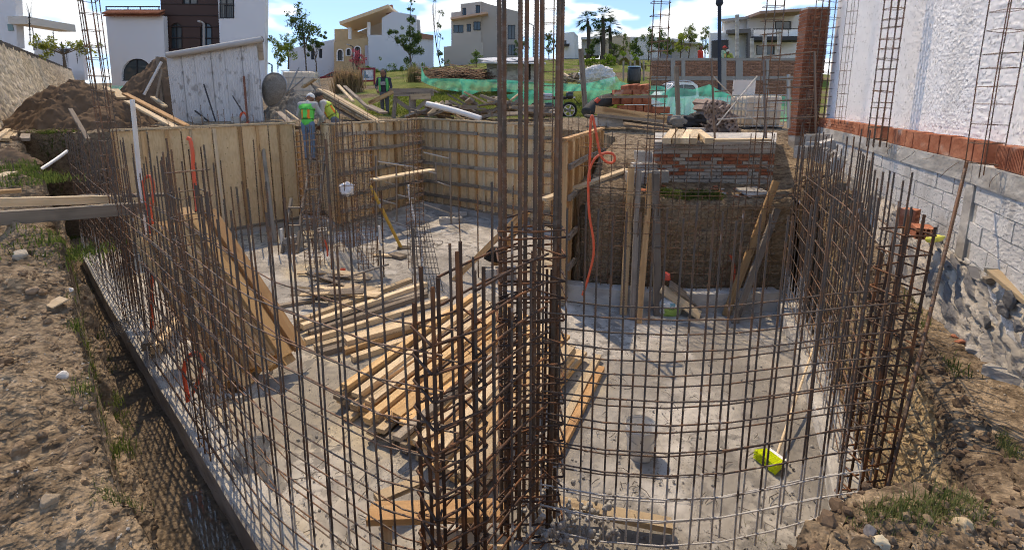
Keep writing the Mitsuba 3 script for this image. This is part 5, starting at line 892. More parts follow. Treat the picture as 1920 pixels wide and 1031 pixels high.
cl = np.where((v[:, 2] < .03)[:, None], [.34, .50, .12], [.66, .67, .64]) * (.8 + .4 * meshkit.noise(v * 20)[:, None]); cl[(np.abs(v[:, 0]) > .12)] = (.5, .5, .47); obj('sack', q, 'paint', k, smooth=True, color=cl); obj('emblem', MB().beam(c + [-.04, -.108, .075], c + [.03, -.108, .075], .01, .06, up=(0, 0, 1)), 'paint', k, color=(.2, .42, .48)); obj('lettering', trimesh.Trimesh(meshkit.text_mesh('LEX', .035, .004).vertices @ rot(math.pi / 2, 0, 0).T + c + [-.06, -.104, -.0], meshkit.text_mesh('LEX', .035, .004).faces, process=False), 'paint', k, color=(.08, .15, .06))
for x0, y0, x1, y1, w, m, l in ((1240, 540, 1312, 592, .16, 'wood_pale', 'wide pale board slanting over the green sack'), (1256, 532, 1322, 580, .12, 'wood_old', 'thin board behind the wide pale one at the green sack')): plank(pY(x0, y0, 7.0), pz(x1, y1, SLAB + .04), w, .025, m, l, up=(.3, -.6, .6))
solo('crumpled_bag', pillow(pY(1250, 518, 7.15), (.10, .1, .12), 9, amp=.2), 'gloss', 'small crumpled red bag behind the green sack', 'bag', smooth=True, color=(.62, .10, .07)); solo('plastic_bag', pillow(pY(650, 355, 10.2), (.26, .16, .26), 12, amp=.3), 'gloss', 'white plastic bag tied to the wide cage', 'bag', smooth=True, color=(.80, .80, .80))
hollow_block(pz(936, 524, SLAB) + [0, 0, .12], .05, 'dark grey block lying behind the tall bundle', L=.62, W=.2, H=.22); solo('black_bag', pillow(pz(925, 502, SLAB) + [0, 0, .28], (.32, .24, .28), 15, amp=.2), 'paint', 'black plastic bag on the dark grey block behind the tall bundle', 'bag', smooth=True, color=(.012, .012, .013))
hollow_block(pz(606, 462, SLAB) + [0, 0, .2], .4, 'grey block standing at the gap on the pit floor', L=.2, W=.3, H=.4); hollow_block(pz(551, 468, SLAB) + [0, 0, .15], 1.2, 'grey block with dark cores before the left formwork', H=.3); hollow_block(pz(845, 418, SLAB) + [0, 0, .08], .25, 'long grey block lying in the shade of the inner corner', L=.6, W=.22, H=.16); hollow_block(pz(857, 412, SLAB) + [0, .2, .12], .3, 'second grey block in the shade of the inner corner', L=.5, W=.1, H=.1)
# ladder in the gap, easel like trestle
def ladder(name, pa, pb, w, n, label, cat='ladder'):
    k = thing(name, label, cat); s = np.array([w / 2, 0, 0])
    for q in (-1, 1): obj('rail', MB().beam(pa + s * q, pb + s * q * 1.15, .05, .07, up=(0, 1, 0)), 'wood_old', k)
    for i in range(n): t = (i + .5) / n; p = pa + (pb - pa) * t; obj('rung', MB().beam(p - s * 1.15 + [0, -.05, 0], p + s * 1.15 + [0, -.05, 0], .03, .06, up=(0, 1, 0)), 'wood_old', k)
ladder('ladder', pY(603, 240, 12.9), pz(575, 455, SLAB), .34, 8, 'wooden ladder leaning in the gap below the man in the green vest'); ladder('trestle', pY(558, 372, 11.0), pz(543, 475, SLAB), .28, 3, 'small wooden trestle standing before the left formwork', 'trestle')
# thin steel ladder like frames on the inner corner formwork
k = thing('stepped_frame', 'thin grey steel frame with sloping rungs before the inner corner', 'scaffold')
for x0, y0, x1, y1, Y in ((705, 292, 706, 440, 11.8), (743, 310, 744, 415, 12.0), (844, 287, 846, 430, 12.6), (817, 305, 818, 340, 12.6)): obj('post', MB().tube([pY(x0, y0, Y), pY(x1, y1, Y)], .025, 6), 'metalpaint', k, smooth=True, color=(.3, .27, .25))
for x0, y0, x1, y1 in ((708, 303, 782, 314), (722, 341, 743, 346), (744, 365, 780, 373), (708, 373, 744, 383), (708, 408, 782, 430), (794, 286, 846, 298), (820, 341, 846, 350), (790, 381, 846, 400), (804, 322, 818, 325)): obj('rung', MB().tube([pY(x0, y0, 11.9 + (x0 - 705) * .006), pY(x1, y1, 11.9 + (x1 - 705) * .006)], .02, 6), 'metalpaint', k, smooth=True, color=(.45, .43, .41))
# wire mesh roll lying over the trench, wire rings on the floor
m = MB(); o, ex, ey = pY(195, 612, 5.6), None, None; c0, c1, c2, c3 = pY(193, 612, 5.5), pY(236, 596, 5.75), pY(244, 616, 5.4), pY(200, 636, 5.1)
for i in range(8): t = i / 7; m.tube([c0 + (c1 - c0) * t, c3 + (c2 - c3) * t], .004, 4); m.tube([c0 + (c3 - c0) * t, c1 + (c2 - c1) * t], .004, 4)
solo('wire_mesh', m, 'wire', 'small piece of welded wire mesh over the left trench', 'wire mesh')
for i, (px, py) in enumerate(((803, 462), (812, 456), (797, 458))): c = pz(px, py, SLAB) + [0, 0, .02]; solo('wire_ring', MB().tube([c + [.22 * math.cos(t), .2 * math.sin(t), .01 * math.sin(3 * t)] for t in np.linspace(0, 6.28, 26)], .006, 4), 'wire', ('nearest', 'farthest right', 'left')[i] + ' wire ring lying on the sunny floor by the inner corner', 'wire')
m = MB()
for i in range(9): a, b = pz(770 + i * 4.5, 500, SLAB) + [0, 0, .9], pz(775 + i * 7, 548, SLAB) + [0, 0, .02]; m.tube([a, b], .006, 4)
for i in range(14): t = i / 13; a, b = pz(770, 500, SLAB) + [0, 0, .9], pz(775, 548, SLAB) + [0, 0, .02]; a2, b2 = pz(806, 500, SLAB) + [0, 0, .9], pz(831, 548, SLAB) + [0, 0, .02]; m.tube([a + (b - a) * t, a2 + (b2 - a2) * t], .006, 4)
solo('wire_mesh', m, 'wire', 'sheet of wire mesh leaning at the foot of the corner cage', 'wire mesh')
m = MB()
for i in range(240):
    p = pz(rng.uniform(560, 1500), rng.uniform(560, 1000), SLAB + .02); a = rng.uniform(0, 6.3); l = rng.uniform(.04, .13); d = np.array([math.cos(a), math.sin(a), 0]) * l; m.tube([p, p + d * .5 + [0, 0, .015], p + d + [rng.normal(0, .02), rng.normal(0, .02), 0]], .0035, 3)
solo('wire_scraps', m, 'wire', 'snippets of tie wire scattered over the pit floor', 'wire', kind='stuff')
# ------------------------------------------------------------------ yard behind
def ibc(c, w, label, rz=0.0):
    k = thing('water_tank', label, 'tank'); c = np.asarray(c, float); h = w * .92; R = rot(0, 0, rz); B = lambda x, y, z: c + R @ np.array([x, y, z]); e = .07; hw = w / 2 - .04
    q = hull([((x, y, z), e) for x in (-hw + e, hw - e) for y in (-hw + e, hw - e) for z in (.18 + e, h - e)], 16).to_mesh(); v = q.vert_properties[:, :3] @ R.T + c; obj('bottle', trimesh.Trimesh(v, q.tri_verts, process=False), 'plastic_tank', k, smooth=35); obj('cap', trimesh.creation.cylinder(.09, .06, sections=16).apply_translation(B(0, 0, h + .01)), 'paint', k, color=(.3, .3, .3))
    n = 6
    for sx, sy, ax_ in ((0, -1, 0), (0, 1, 0), (-1, 0, 1), (1, 0, 1)):
        for i in range(n): t = -w / 2 + w * (i + (0 if n == 1 else 0)) / (n - 1); p = (t, sy * w / 2) if ax_ == 0 else (sx * w / 2, t); obj('cage_bar', MB().tube([B(*p, .15), B(*p, h + .02)], .011, 5), 'metalpaint', k, smooth=True, color=(.45, .44, .42))
    for i in range(5): z = .17 + (h - .15) * i / 4; obj('cage_ring', MB().tube([B(x, y, z) for x, y in ((-w / 2, -w / 2), (w / 2, -w / 2), (w / 2, w / 2), (-w / 2, w / 2), (-w / 2, -w / 2))], .012, 5), 'metalpaint', k, color=(.45, .44, .42))
    for x in (-.42, 0, .42): obj('pallet_foot', MB().box(B(x * w, 0, .07), (.13, w, .14), rz, color=(.03, .03, .03)), 'paint', k, color=(.05, .05, .05))
scene['plastic_tank'] = two(prin(lambda p, n, uv: mix((.50, .39, .26), (.60, .53, .43), smoothstep(.2, .8, p.z - .9 + fbm(p.x * 3, p.y * 3, p.z * 3, 2) * .4)), .5, specular=.4))
ibc((pY(1412, 240, 13.2)[0], 13.2, zrow((6.4, 13.2), 247)), 1.02, 'white water tank in a wire cage beside the clay tubes', .05); ibc((pY(556, 160, 19.8)[0], 20.3, 1.6), 1.25, 'white water tank in a wire cage behind the gravel heap', .25)
c = pY(1395, 165, 13.4); solo('notice_board', MB().beam(c + [-.3, 0, 0], c + [.3, 0, 0], .02, .42, up=(0, 0, 1)), 'paint', 'pale notice board standing behind the white water tank', 'board', color=(.62, .59, .55))
# clay tubes with round holes
n = 0
for r in range(7):
    for i in range(8 - r // 2):
        px, py = 1316 + i * 9.5 + (r % 2) * 4.5 + rng.normal(0, 1.5), 246 - r * 8.4 + rng.normal(0, 1.5)
        if abs(px - 1348) > 42 - r * 3.2: continue
        c = pY(px, py, 12.2 + rng.normal(0, .06)); s = .062; P = shapely.affinity.rotate(shapely.box(-s, -s, s, s), 45 + rng.normal(0, 14)).buffer(.008).difference(Point(0, 0).buffer(.024, 8)); q = extr(P, 0, .5); a = rng.normal(0, .12)
        v = np.array(q.vertices) @ rot(rng.normal(0, .08), 0, a).T + c; solo('clay_tube', trimesh.Trimesh(v, q.faces, process=False), 'clay', 'square clay tube with a round hole in the heap beside the white water tank', 'tube', group='clay tubes of the heap'); n += 1
scene['clay'] = two(prin(lambda p, n, uv: mix((.20, .15, .125), (.33, .26, .22), fbm(p.x * 14, p.y * 14, p.z * 14, 3)), .9))
# brick stack
for r, (px0, px1, y0, y1, dY) in enumerate(((1162, 1222, 197, 212, 0), (1166, 1222, 182, 196, .05), (1152, 1220, 168, 178, .1), (1222, 1258, 200, 213, -.1), (1238, 1262, 214, 222, -.2), (1148, 1162, 184, 196, .2))):
    k = max(1, int((px1 - px0) / 15))
    for i in range(k): a, b = pY(px0 + (px1 - px0) * i / k, y1, 12.9 + dY), pY(px0 + (px1 - px0) * (i + 1) / k, y0, 12.9 + dY); solo('brick', MB().box(((a[0] + b[0]) / 2, 13.1 + dY + rng.normal(0, .02), (a[2] + b[2]) / 2), (b[0] - a[0] - .015, .4, b[2] - a[2] - .01), rng.normal(0, .04)), 'brick', 'red hollow brick in the stack before the pickup', 'brick', group='bricks of the stack before the pickup')
for i, (px, py) in enumerate(((1176, 164), (1188, 163), (1200, 164), (1208, 163))): solo('brick', MB().beam(pY(px - 6, py + 2, 13.1), pY(px + 6, py - 1, 13.3), .2, .14), 'brick', ('leftmost', 'second', 'third', 'rightmost')[i] + ' of the loose red bricks on top of the stack', 'brick')
for i, (px, py, s) in enumerate(((1270, 228, .5), (1290, 227, .5), (1308, 226, .4), (1304, 218, .25), (1284, 236, .3))): solo('rubbish_sack', pillow(pY(px, py, 12.3), (s, .4, s * .6), 40 + i, amp=.2), 'paint', ('leftmost grey rubbish sack', 'large black rubbish sack in the middle', 'black rubbish sack next to the clay tubes', 'small black bundle on top of the rubbish sacks', 'flat black bag before the rubbish sacks')[i] + ' by the clay tubes', 'sack', smooth=True, color=((.20, .19, .17), (.02, .022, .028), (.022, .022, .025), (.015, .015, .015), (.03, .03, .035))[i])
hollow_block(pY(1135, 228, 12.2), .1, 'grey hollow block lying under the timber of the brick stack', L=.5, H=.2, W=.2); hollow_block(pY(1152, 230, 12.2), .1, 'second grey hollow block under the timber of the brick stack', L=.4, H=.2, W=.2)
solo('concrete_tray', MB().beam(pY(1290, 244, 11.9), pY(1318, 244, 11.9), .3, .12), 'concrete', 'pale concrete tray beside the clay tubes', 'tray'); k = thing('tarp_bundle', 'dark rolled tarpaulin leaning left of the brick stack', 'tarpaulin'); obj('roll', MB().tube(bow([pY(1100, 214, 13), pY(1120, 196, 13.2), pY(1146, 187, 13.4)], 12), .18, 9), 'paint', k, smooth=True, color=(.05, .055, .055)); obj('cap', MB().tube([pY(1117, 192, 13), pY(1123, 185, 13)], .06, 7), 'paint', k, smooth=True, color=(.6, .12, .08))
plank(pY(1268, 124, 15.5), pY(1272, 224, 15.5), .12, .1, 'wood_old', 'grey wooden post standing before the pickup', name='wooden_post', cat='post'); plank(pY(1089, 92, 17), pY(1098, 214, 16.8), .16, .14, 'wood_old', 'leaning wooden post beside the motorcycle', name='wooden_post', cat='post')
# white pickup
Y = 20.5; k = thing('pickup', 'white double cab pickup parked behind the green netting', 'pickup'); wc = (.74, .75, .76)
P = Polygon(ppoly([(1188, 190), (1205, 185), (1240, 182), (1310, 181), (1442, 186), (1446, 200), (1444, 216), (1366, 217), (1362, 203), (1350, 196), (1338, 197), (1328, 205), (1324, 218), (1240, 219), (1236, 204), (1222, 197), (1208, 203), (1203, 218), (1188, 216)], Y)); obj('body', extr(P, Y, 1.75), 'gloss', k, color=wc)
G = Polygon(ppoly([(1236, 183), (1262, 159), (1276, 154), (1302, 155), (1309, 160), (1312, 183)], Y)); o = [ppoly([(1246, 181), (1265, 162), (1281, 160), (1282, 180)], Y), ppoly([(1285, 160), (1300, 161), (1304, 166), (1304, 178), (1285, 180)], Y)]
q = extr(G, Y + .06, 1.63); obj('cab', q, 'gloss', k, color=wc)
for i in o: w = obj('side_window', extr(Polygon(i), Y + .048, .02), 'glass', k); f = Polygon(i); obj('frame', extr(f.buffer(.025).difference(f), Y + .044, .02), 'paint', w, color=DK)
obj('windscreen', MB().beam(pY(1240, 182, Y) + [.02, .9, .03], pY(1263, 159, Y) + [-.03, .9, .03], 1.45, .02, up=(-.7, 0, .7)), 'glass', k)
for i, x in enumerate((1345, 1221)):
    c = pY(x, 214, Y); w = obj('wheel', (lambda q: trimesh.Trimesh(np.array(q.vertices) @ rot(math.pi / 2, 0, 0).T + c + [0, .13, 0], q.faces, process=False))(trimesh.creation.cylinder(.37, .24, sections=28)), 'paint', k, smooth=40, color=(.02, .02, .02)); obj('rim', (lambda q: trimesh.Trimesh(np.array(q.vertices) @ rot(math.pi / 2, 0, 0).T + c + [0, .005, 0], q.faces, process=False))(trimesh.creation.cylinder(.23, .03, sections=20)), 'metalpaint', w, color=(.6, .6, .6))
    for a in range(6): obj('spoke', MB().beam(c + [0, -.02, 0], c + [.2 * math.cos(a * 1.047), -.02, .2 * math.sin(a * 1.047)], .05, .03, up=(0, 1, 0)), 'paint', w, color=(.3, .3, .3))
for x, y in ((1279, 185), (1302, 184)): obj('door_handle', MB().box(pY(x, y, Y - .02), (.15, .05, .04)), 'metalpaint', k, color=(.6, .6, .6))
for x0, x1 in ((1283, 1284), (1309, 1305)): obj('door_seam', MB().beam(pY(x0, 183, Y - .004), pY(x1, 214, Y - .004), .012, .006, up=(0, 1, 0)), 'paint', k, color=(.12, .12, .12))
for dy in (.15, 1.5): obj('roof_rail', MB().tube(bow([pY(1264, 157, Y) + [0, dy, 0], pY(1285, 152, Y) + [0, dy, .02], pY(1303, 155, Y) + [0, dy, 0]], 8), .03, 6), 'metalpaint', k, smooth=True, color=(.4, .42, .46))
obj('tail_light', MB().box(pY(1445, 192, Y) + [0, .1, 0], (.06, .2, .25)), 'gloss', k, color=(.4, .03, .03)); obj('bed_floor', MB().box(pY(1378, 186, Y) + [0, .87, .035], (2.6, 1.5, .02)), 'paint', k, color=(.03, .03, .03))
# maroon car
Y = 40; k = thing('parked_car', 'dark red saloon car parked before the stone fronted house', 'car'); P = Polygon(ppoly([(588, 152), (590, 146), (606, 143), (622, 135), (640, 133), (652, 137), (662, 143), (672, 146), (674, 156), (588, 157)], Y)); obj('body', extr(P, Y, 1.7), 'gloss', k, color=(.18, .012, .03))
for pts in ([(610, 143), (623, 136.5), (630, 135.5), (630, 143)], [(632, 135.5), (640, 135), (650, 139), (655, 143), (632, 143)]): obj('side_window', extr(Polygon(ppoly(pts, Y - .02)), Y - .02, .03), 'glass', k)
for x in (602, 658): c = pY(x, 154, Y); obj('wheel', (lambda q: trimesh.Trimesh(np.array(q.vertices) @ rot(math.pi / 2, 0, 0).T + c + [0, .08, 0], q.faces, process=False))(trimesh.creation.cylinder(.32, .22, sections=20)), 'paint', k, color=(.02, .02, .02))
# green netting
def net(name, top, bot, Y, label, n=90, seed=0):
    tx = np.linspace(0, 1, n); tp, bt_ = [np.stack([np.interp(tx, np.linspace(0, 1, len(a)), [q[i] for q in a]) for i in (0, 1)], 1) for a in (top, bot)]; V = []
    m = 16
    for i in range(n):
        for j in range(m):
            x, y = tp[i] + (bt_[i] - tp[i]) * j / (m - 1); yy = Y + .30 * (meshkit.fbm(np.array([x * .035, y * .05, seed]), 4) - .5) + .10 * math.sin(x * .35 + y * .12 + seed) * (j / m); V.append(pY(x, y, yy))
    return solo(name, (np.array(V), [(i * m + j, (i + 1) * m + j, (i + 1) * m + j + 1, i * m + j + 1) for i in range(n - 1) for j in range(m - 1)]), 'net', label, 'netting', smooth=True)
net('green_netting', [(790, 126), (797, 142), (806, 148), (850, 147), (900, 150), (940, 149), (985, 153), (1040, 157)], [(790, 152), (800, 158), (830, 168), (860, 172), (900, 172), (940, 171), (985, 176), (1040, 178)], 21.5, 'long green netting strung across the lawn left of the tall bundle', seed=1); net('green_netting', [(862, 148), (872, 158), (884, 168), (899, 172)], [(864, 152), (866, 170), (866, 180), (872, 182)], 20.5, 'small green netting triangle hanging on the grey timber heap', n=24, seed=2)
net('green_netting', [(1036, 156), (1090, 158), (1120, 152), (1156, 143), (1162, 152), (1185, 160), (1235, 161), (1250, 164)], [(1036, 172), (1090, 171), (1120, 170), (1160, 169), (1185, 172), (1200, 178), (1235, 190), (1250, 196)], 17.6, 'green netting between the motorcycle and the pickup, over the rubble', seed=3); net('green_netting', [(1096, 160), (1112, 166), (1136, 168), (1160, 170)], [(1100, 210), (1112, 208), (1130, 196), (1156, 184)], 17.2, 'green netting hanging beside the leaning wooden post', n=30, seed=4)
net('green_netting', [(950, 178), (980, 172), (1010, 168), (1056, 172)], [(952, 184), (985, 205), (1020, 215), (1058, 222)], 18.2, 'green netting hanging behind the tall bundle', n=40, seed=6); net('green_netting', [(1238, 172), (1262, 164), (1300, 168), (1330, 158), (1352, 172), (1380, 182), (1440, 176), (1492, 184)], [(1238, 222), (1262, 222), (1300, 222), (1330, 222), (1352, 222), (1380, 224), (1440, 244), (1492, 246)], 16.2, 'green netting stretched in front of the white pickup', seed=5); net('green_netting', [(1313, 183), (1322, 166), (1329, 158), (1336, 164), (1370, 178)], [(1313, 184), (1322, 176), (1329, 178), (1340, 181), (1370, 184)], 16.9, 'peaked fold of green netting above the pickup bed', n=30, seed=7)
net('green_netting', [(204, 160), (225, 161), (238, 162)], [(204, 170), (225, 171), (238, 171)], 24, 'strip of green netting below the arched window at the upper left', n=16, seed=8)
# motorcycle with a helmet on it
k = thing('motorcycle', 'black and silver motorcycle parked behind the tall bundle', 'motorcycle'); Y = 17.0
def wheel(parent, c, r):
    w = obj('wheel', MB().tube([c + [r * math.cos(t), 0, r * math.sin(t)] for t in np.linspace(0, 2 * math.pi, 33)], .042, 8, cap=False), 'paint', parent, smooth=True, color=(.018, .018, .018)); obj('rim', MB().tube([c + [r * .82 * math.cos(t), 0, r * .82 * math.sin(t)] for t in np.linspace(0, 2 * math.pi, 29)], .02, 6, cap=False), 'metalpaint', w, smooth=True, color=(.6, .6, .6))
    for a in range(5): obj('spoke', MB().beam(c, c + [r * .8 * math.cos(a * 1.257), 0, r * .8 * math.sin(a * 1.257)], .04, .03, up=(0, 1, 0)), 'metalpaint', w, color=(.6, .6, .6))
    obj('hub', (lambda q: trimesh.Trimesh(np.array(q.vertices) @ rot(math.pi / 2, 0, 0).T + c, q.faces, process=False))(trimesh.creation.cylinder(.07, .12, sections=12)), 'metalpaint', w, color=(.2, .2, .2))
ca = pY(1067, 207, Y); cb = ca + [-1.1, .5, 0]; wheel(k, ca, .235); wheel(k, cb, .235); obj('seat', pillow(ca + [-.32, 0, .42], (.55, .22, .12), 3, amp=.05), 'paint', k, smooth=True, color=(.02, .02, .02)); obj('fuel_tank', pillow(ca + [-.75, .05, .46], (.42, .26, .24), 4, amp=.04), 'gloss', k, smooth=True, color=(.35, .36, .38)); obj('tail', MB().beam(ca + [-.15, 0, .40], ca + [.2, 0, .44], .14, .06), 'gloss', k, color=(.45, .46, .48)); obj('engine', pillow(ca + [-.7, .05, .08], (.4, .26, .34), 6, amp=.1), 'metalpaint', k, smooth=True, color=(.12, .12, .12)); obj('mudguard', MB().beam(ca + [.16, 0, .40], ca + [.34, 0, .2], .12, .02), 'paint', k, color=(.03, .03, .03))
for a, b in ((ca, ca + [-.5, .02, .05]), (ca + [-.5, 0, .05], ca + [-.2, 0, .38]), (cb, cb + [.2, 0, .62]), (cb + [.2, 0, .62], ca + [-.5, 0, .4]), (cb + [.2, -.3, .68], cb + [.2, .35, .68])): obj('frame_tube', MB().tube([a, b], .025, 7), 'metalpaint', k, smooth=True, color=(.15, .15, .15))
c = pY(1068, 179, Y); kk = thing('helmet', 'black motorcycle helmet resting on the motorcycle seat', 'helmet'); obj('shell', pillow(c, (.25, .28, .26), 8, amp=.01), 'gloss', kk, smooth=True, color=(.015, .015, .017)); obj('visor', pillow(c + [.01, -.07, .0], (.2, .16, .11), 9, amp=.01), 'glass', kk, smooth=True)
# workbench, wheelbarrow tray, hoarding, sheds, lamp posts
k = thing('workbench', 'rough timber workbench standing beside the man with the plank', 'workbench'); Y = 16.6
for i in range(5): obj('top_board', MB().beam(pY(736, 168 + i * .9, Y) + [0, -.3 + i * .28, 0], pY(814, 168 + i * 1.0, Y) + [0, -.3 + i * .28, 0], .25, .05), 'wood_old', k)
obj('apron', MB().beam(pY(738, 175, Y - .4), pY(813, 174, Y - .4), .05, .2), 'wood_old', k); obj('apron', MB().beam(pY(770, 182, Y - .42), pY(808, 180, Y - .42), .05, .18), 'wood_pale', k)
for x0, x1 in ((742, 738), (771, 770), (776, 776), (800, 800)): obj('leg', MB().beam(pY(x0, 176, Y - .3), pY(x1, 222, Y - .3), .12, .1), 'wood_old', k)
for x0, y0, x1, y1 in ((738, 184, 770, 206), (806, 184, 778, 208)): obj('brace', MB().beam(pY(x0, y0, Y - .35), pY(x1, y1, Y - .35), .05, .12), 'wood_old', k)
k = thing('wheelbarrow', 'upturned grey wheelbarrow tray leaning on the gravel heap', 'wheelbarrow'); c = pY(514, 172, 15.2); u, v = np.meshgrid(np.linspace(0, 2 * np.pi, 40), np.linspace(0, 1, 10), indexing='ij'); sx = .40 * (1 + .22 * np.sin(u)); X = np.stack([v * np.cos(u) * sx * .88, -.05 - .22 * (1 - v ** 2.4), v * np.sin(u) * .52 + .05 * v], -1).reshape(-1, 3); X = X @ rot(0, .35, 0).T + c; obj('tray', (X, [(i * 10 + j, i * 10 + j + 1, (i + 1) * 10 + j + 1, (i + 1) * 10 + j) for i in range(39) for j in range(9)]), 'gravel_heap', k, smooth=True)
obj('rim', MB().tube(X.reshape(40, 10, 3)[:, 9], .02, 6), 'metalpaint', k, smooth=True, color=(.3, .31, .33)); obj('handle', MB().tube([c + [.2, 0, -.2], c + [.85, .3, .45]], .022, 6), 'metalpaint', k, color=(.3, .3, .3)); obj('handle', MB().tube([c + [.3, .1, -.1], c + [.6, .5, .75]], .022, 6), 'metalpaint', k, color=(.25, .25, .25))
k = thing('advertising_board', 'framed advertising board showing a modern house on the lawn', 'sign'); Y = 30; obj('panel', extr(Polygon(ppoly(prect(678, 130, 701, 152), Y)), Y, .04), 'paint', k, color=(.38, .46, .54))
for r, c in ((prect(683, 134, 692, 147), (.12, .2, .27)), (prect(690, 131, 699, 144), (.55, .58, .6)), (prect(679, 147, 700, 151), (.6, .6, .58)), (prect(686, 132, 690, 140), (.7, .7, .7)), (prect(694, 136, 697, 144), (.1, .13, .17))): obj('picture_shape', extr(Polygon(ppoly(r, Y - .008 - .002 * c[0])), Y - .008 - .002 * c[0], .006), 'paint', k, color=c)
for a, b in (((677, 129), (677, 160)), ((702, 127), (702, 160)), ((677, 129.5), (702, 128.5)), ((677, 152.5), (702, 151.5))): obj('frame', MB().beam(pY(*a, Y - .03), pY(*b, Y - .03), .10, .10, up=(0, 1, 0)), 'paint', k, color=(.20, .03, .04))
def lamp(label, x, y0, y1, Y, arm=None, r=.055, c=(.03, .035, .05)):
    k = thing('street_lamp', label, 'street lamp'); obj('pole', MB().tube([pY(x, y1, Y), pY(x, y0, Y)], r, 8), 'paint', k, smooth=True, color=c)
    if arm: obj('arm', MB().tube([pY(x, y0, Y), pY(x + arm, y0 - abs(arm) * .5, Y)], r * .7, 6), 'paint', k, color=c); obj('lamp_head', MB().beam(pY(x + arm, y0 - abs(arm) * .5, Y), pY(x + arm * 1.9, y0 - abs(arm) * .8, Y), .22, .09), 'paint', k, color=(.3, .3, .3))
    else: obj('lamp_head', hull([(pY(x, y0 - 8, Y), .12), (pY(x, y0 + 4, Y), .17)], 10), 'paint', k, color=c)
lamp('tall dark street lamp rising before the far brick wall', 1349, 2, 170, 24, r=.085); lamp('black street lamp before the stone fronted house', 662, 88, 140, 44, -6); lamp('street lamp standing before the brown house facade', 382, 44, 90, 27, -5, c=(.25, .25, .25)); lamp('thin street lamp right of the shed', 510, 122, 158, 36, -5); lamp('thin street lamp seen between the thick central bars', 1000, 48, 110, 50, -7)
k = thing('site_hut', 'low grey hut with a white sheet roof behind the tall bundle', 'hut'); Y = 25
obj('wall', extr(Polygon(ppoly([(912, 114), (1016, 116), (1016, 155), (914, 152)], Y)), Y, 2.5), 'concrete', k); obj('roof', MB().beam(pY(906, 115, Y + .6), pY(1020, 117, Y + .6), 3.2, .06, up=(0, -.12, 1)), 'paint', k, color=(.45, .455, .46)); obj('doorway', extr(Polygon(ppoly(prect(989, 119, 995, 150), Y - .01)), Y - .01, .02), 'paint', k, color=(.02, .02, .02))
for x0, x1 in ((908, 940), (945, 985), (970, 1016)): obj('roof_sheet', MB().beam(pY(x0, 113, Y - .4), pY(x1, 110, Y + .8), .9, .03, up=(0, -.3, 1)), 'paint', k, color=(.50, .505, .51))
k = thing('tarpaulin_shelter', 'sagging grey tarpaulin on thin posts at the edge of the lawn', 'shelter'); Y = 26
V = [pY(1155 + (1212 - 1155) * i / 9, 108 + 12 * i / 9 + 5 * math.sin(i * 1.7) + 3 * j, Y + j * .9) for i in range(10) for j in range(4)]; obj('sheet', (np.array(V), [(i * 4 + j, (i + 1) * 4 + j, (i + 1) * 4 + j + 1, i * 4 + j + 1) for i in range(9) for j in range(3)]), 'paint', k, color=(.17, .155, .14))
for x in (1169, 1182, 1190, 1200, 1207): obj('post', MB().tube([pY(x, 114, Y), pY(x, 152, Y)], .05, 6), 'wood_old', k)
k = thing('barrel', 'black barrel with a pale blue lid under the tarpaulin shelter', 'barrel'); c = pY(1188, 158, 25); obj('shell', trimesh.creation.revolve([[0, 0], [.30, 0], [.33, .2], [.33, .7], [.3, .82], [0, .82]], sections=20).apply_translation(c), 'gloss', k, smooth=30, color=(.015, .017, .02)); obj('lid', trimesh.creation.cylinder(.32, .06, sections=20).apply_translation(c + [0, 0, .84]), 'gloss', k, color=(.3, .42, .55))
for i in range(34): c = pY(rng.uniform(1052, 1094), rng.uniform(141, 155), 22.5 + rng.normal(0, .5)); a = rng.uniform(0, 3); d = np.array([math.cos(a), math.sin(a) * .6, rng.normal(0, .3)]) * rng.uniform(.2, .6); plank(c - d, c + d, .14, .04, 'wood_old' if i % 3 else 'wood_pale', 'broken board in the rubble pile behind the green netting', 'boards of the far rubble pile')
for i in range(9): solo('white_sack', pillow(pY(1100 + i * 4.6, 146 - 8 * math.sin(i * .39) + rng.normal(0, 1.5), 22), (.7, .6, .55), 60 + i, amp=.35), 'paint', 'crumpled white sack heaped behind the green netting', 'sack', group='white sacks behind the netting', smooth=True, color=(.55, .54, .52))
m = MB()
for i in range(420): c = pY(rng.uniform(812, 900), 149 - abs(rng.normal(0, 9)), 25 + rng.normal(0, .4)); a = rng.normal(0, .14); d = np.array([math.cos(a), rng.normal(0, .3), math.sin(a)]) * rng.uniform(.4, 1.1); m.tube([c - d, c + d], .012, 3)
solo('rusty_bar_bundle', m, 'rebar_rusty', 'tangled bundle of rusty bars lying behind the green netting', 'rebar bundle', kind='stuff')
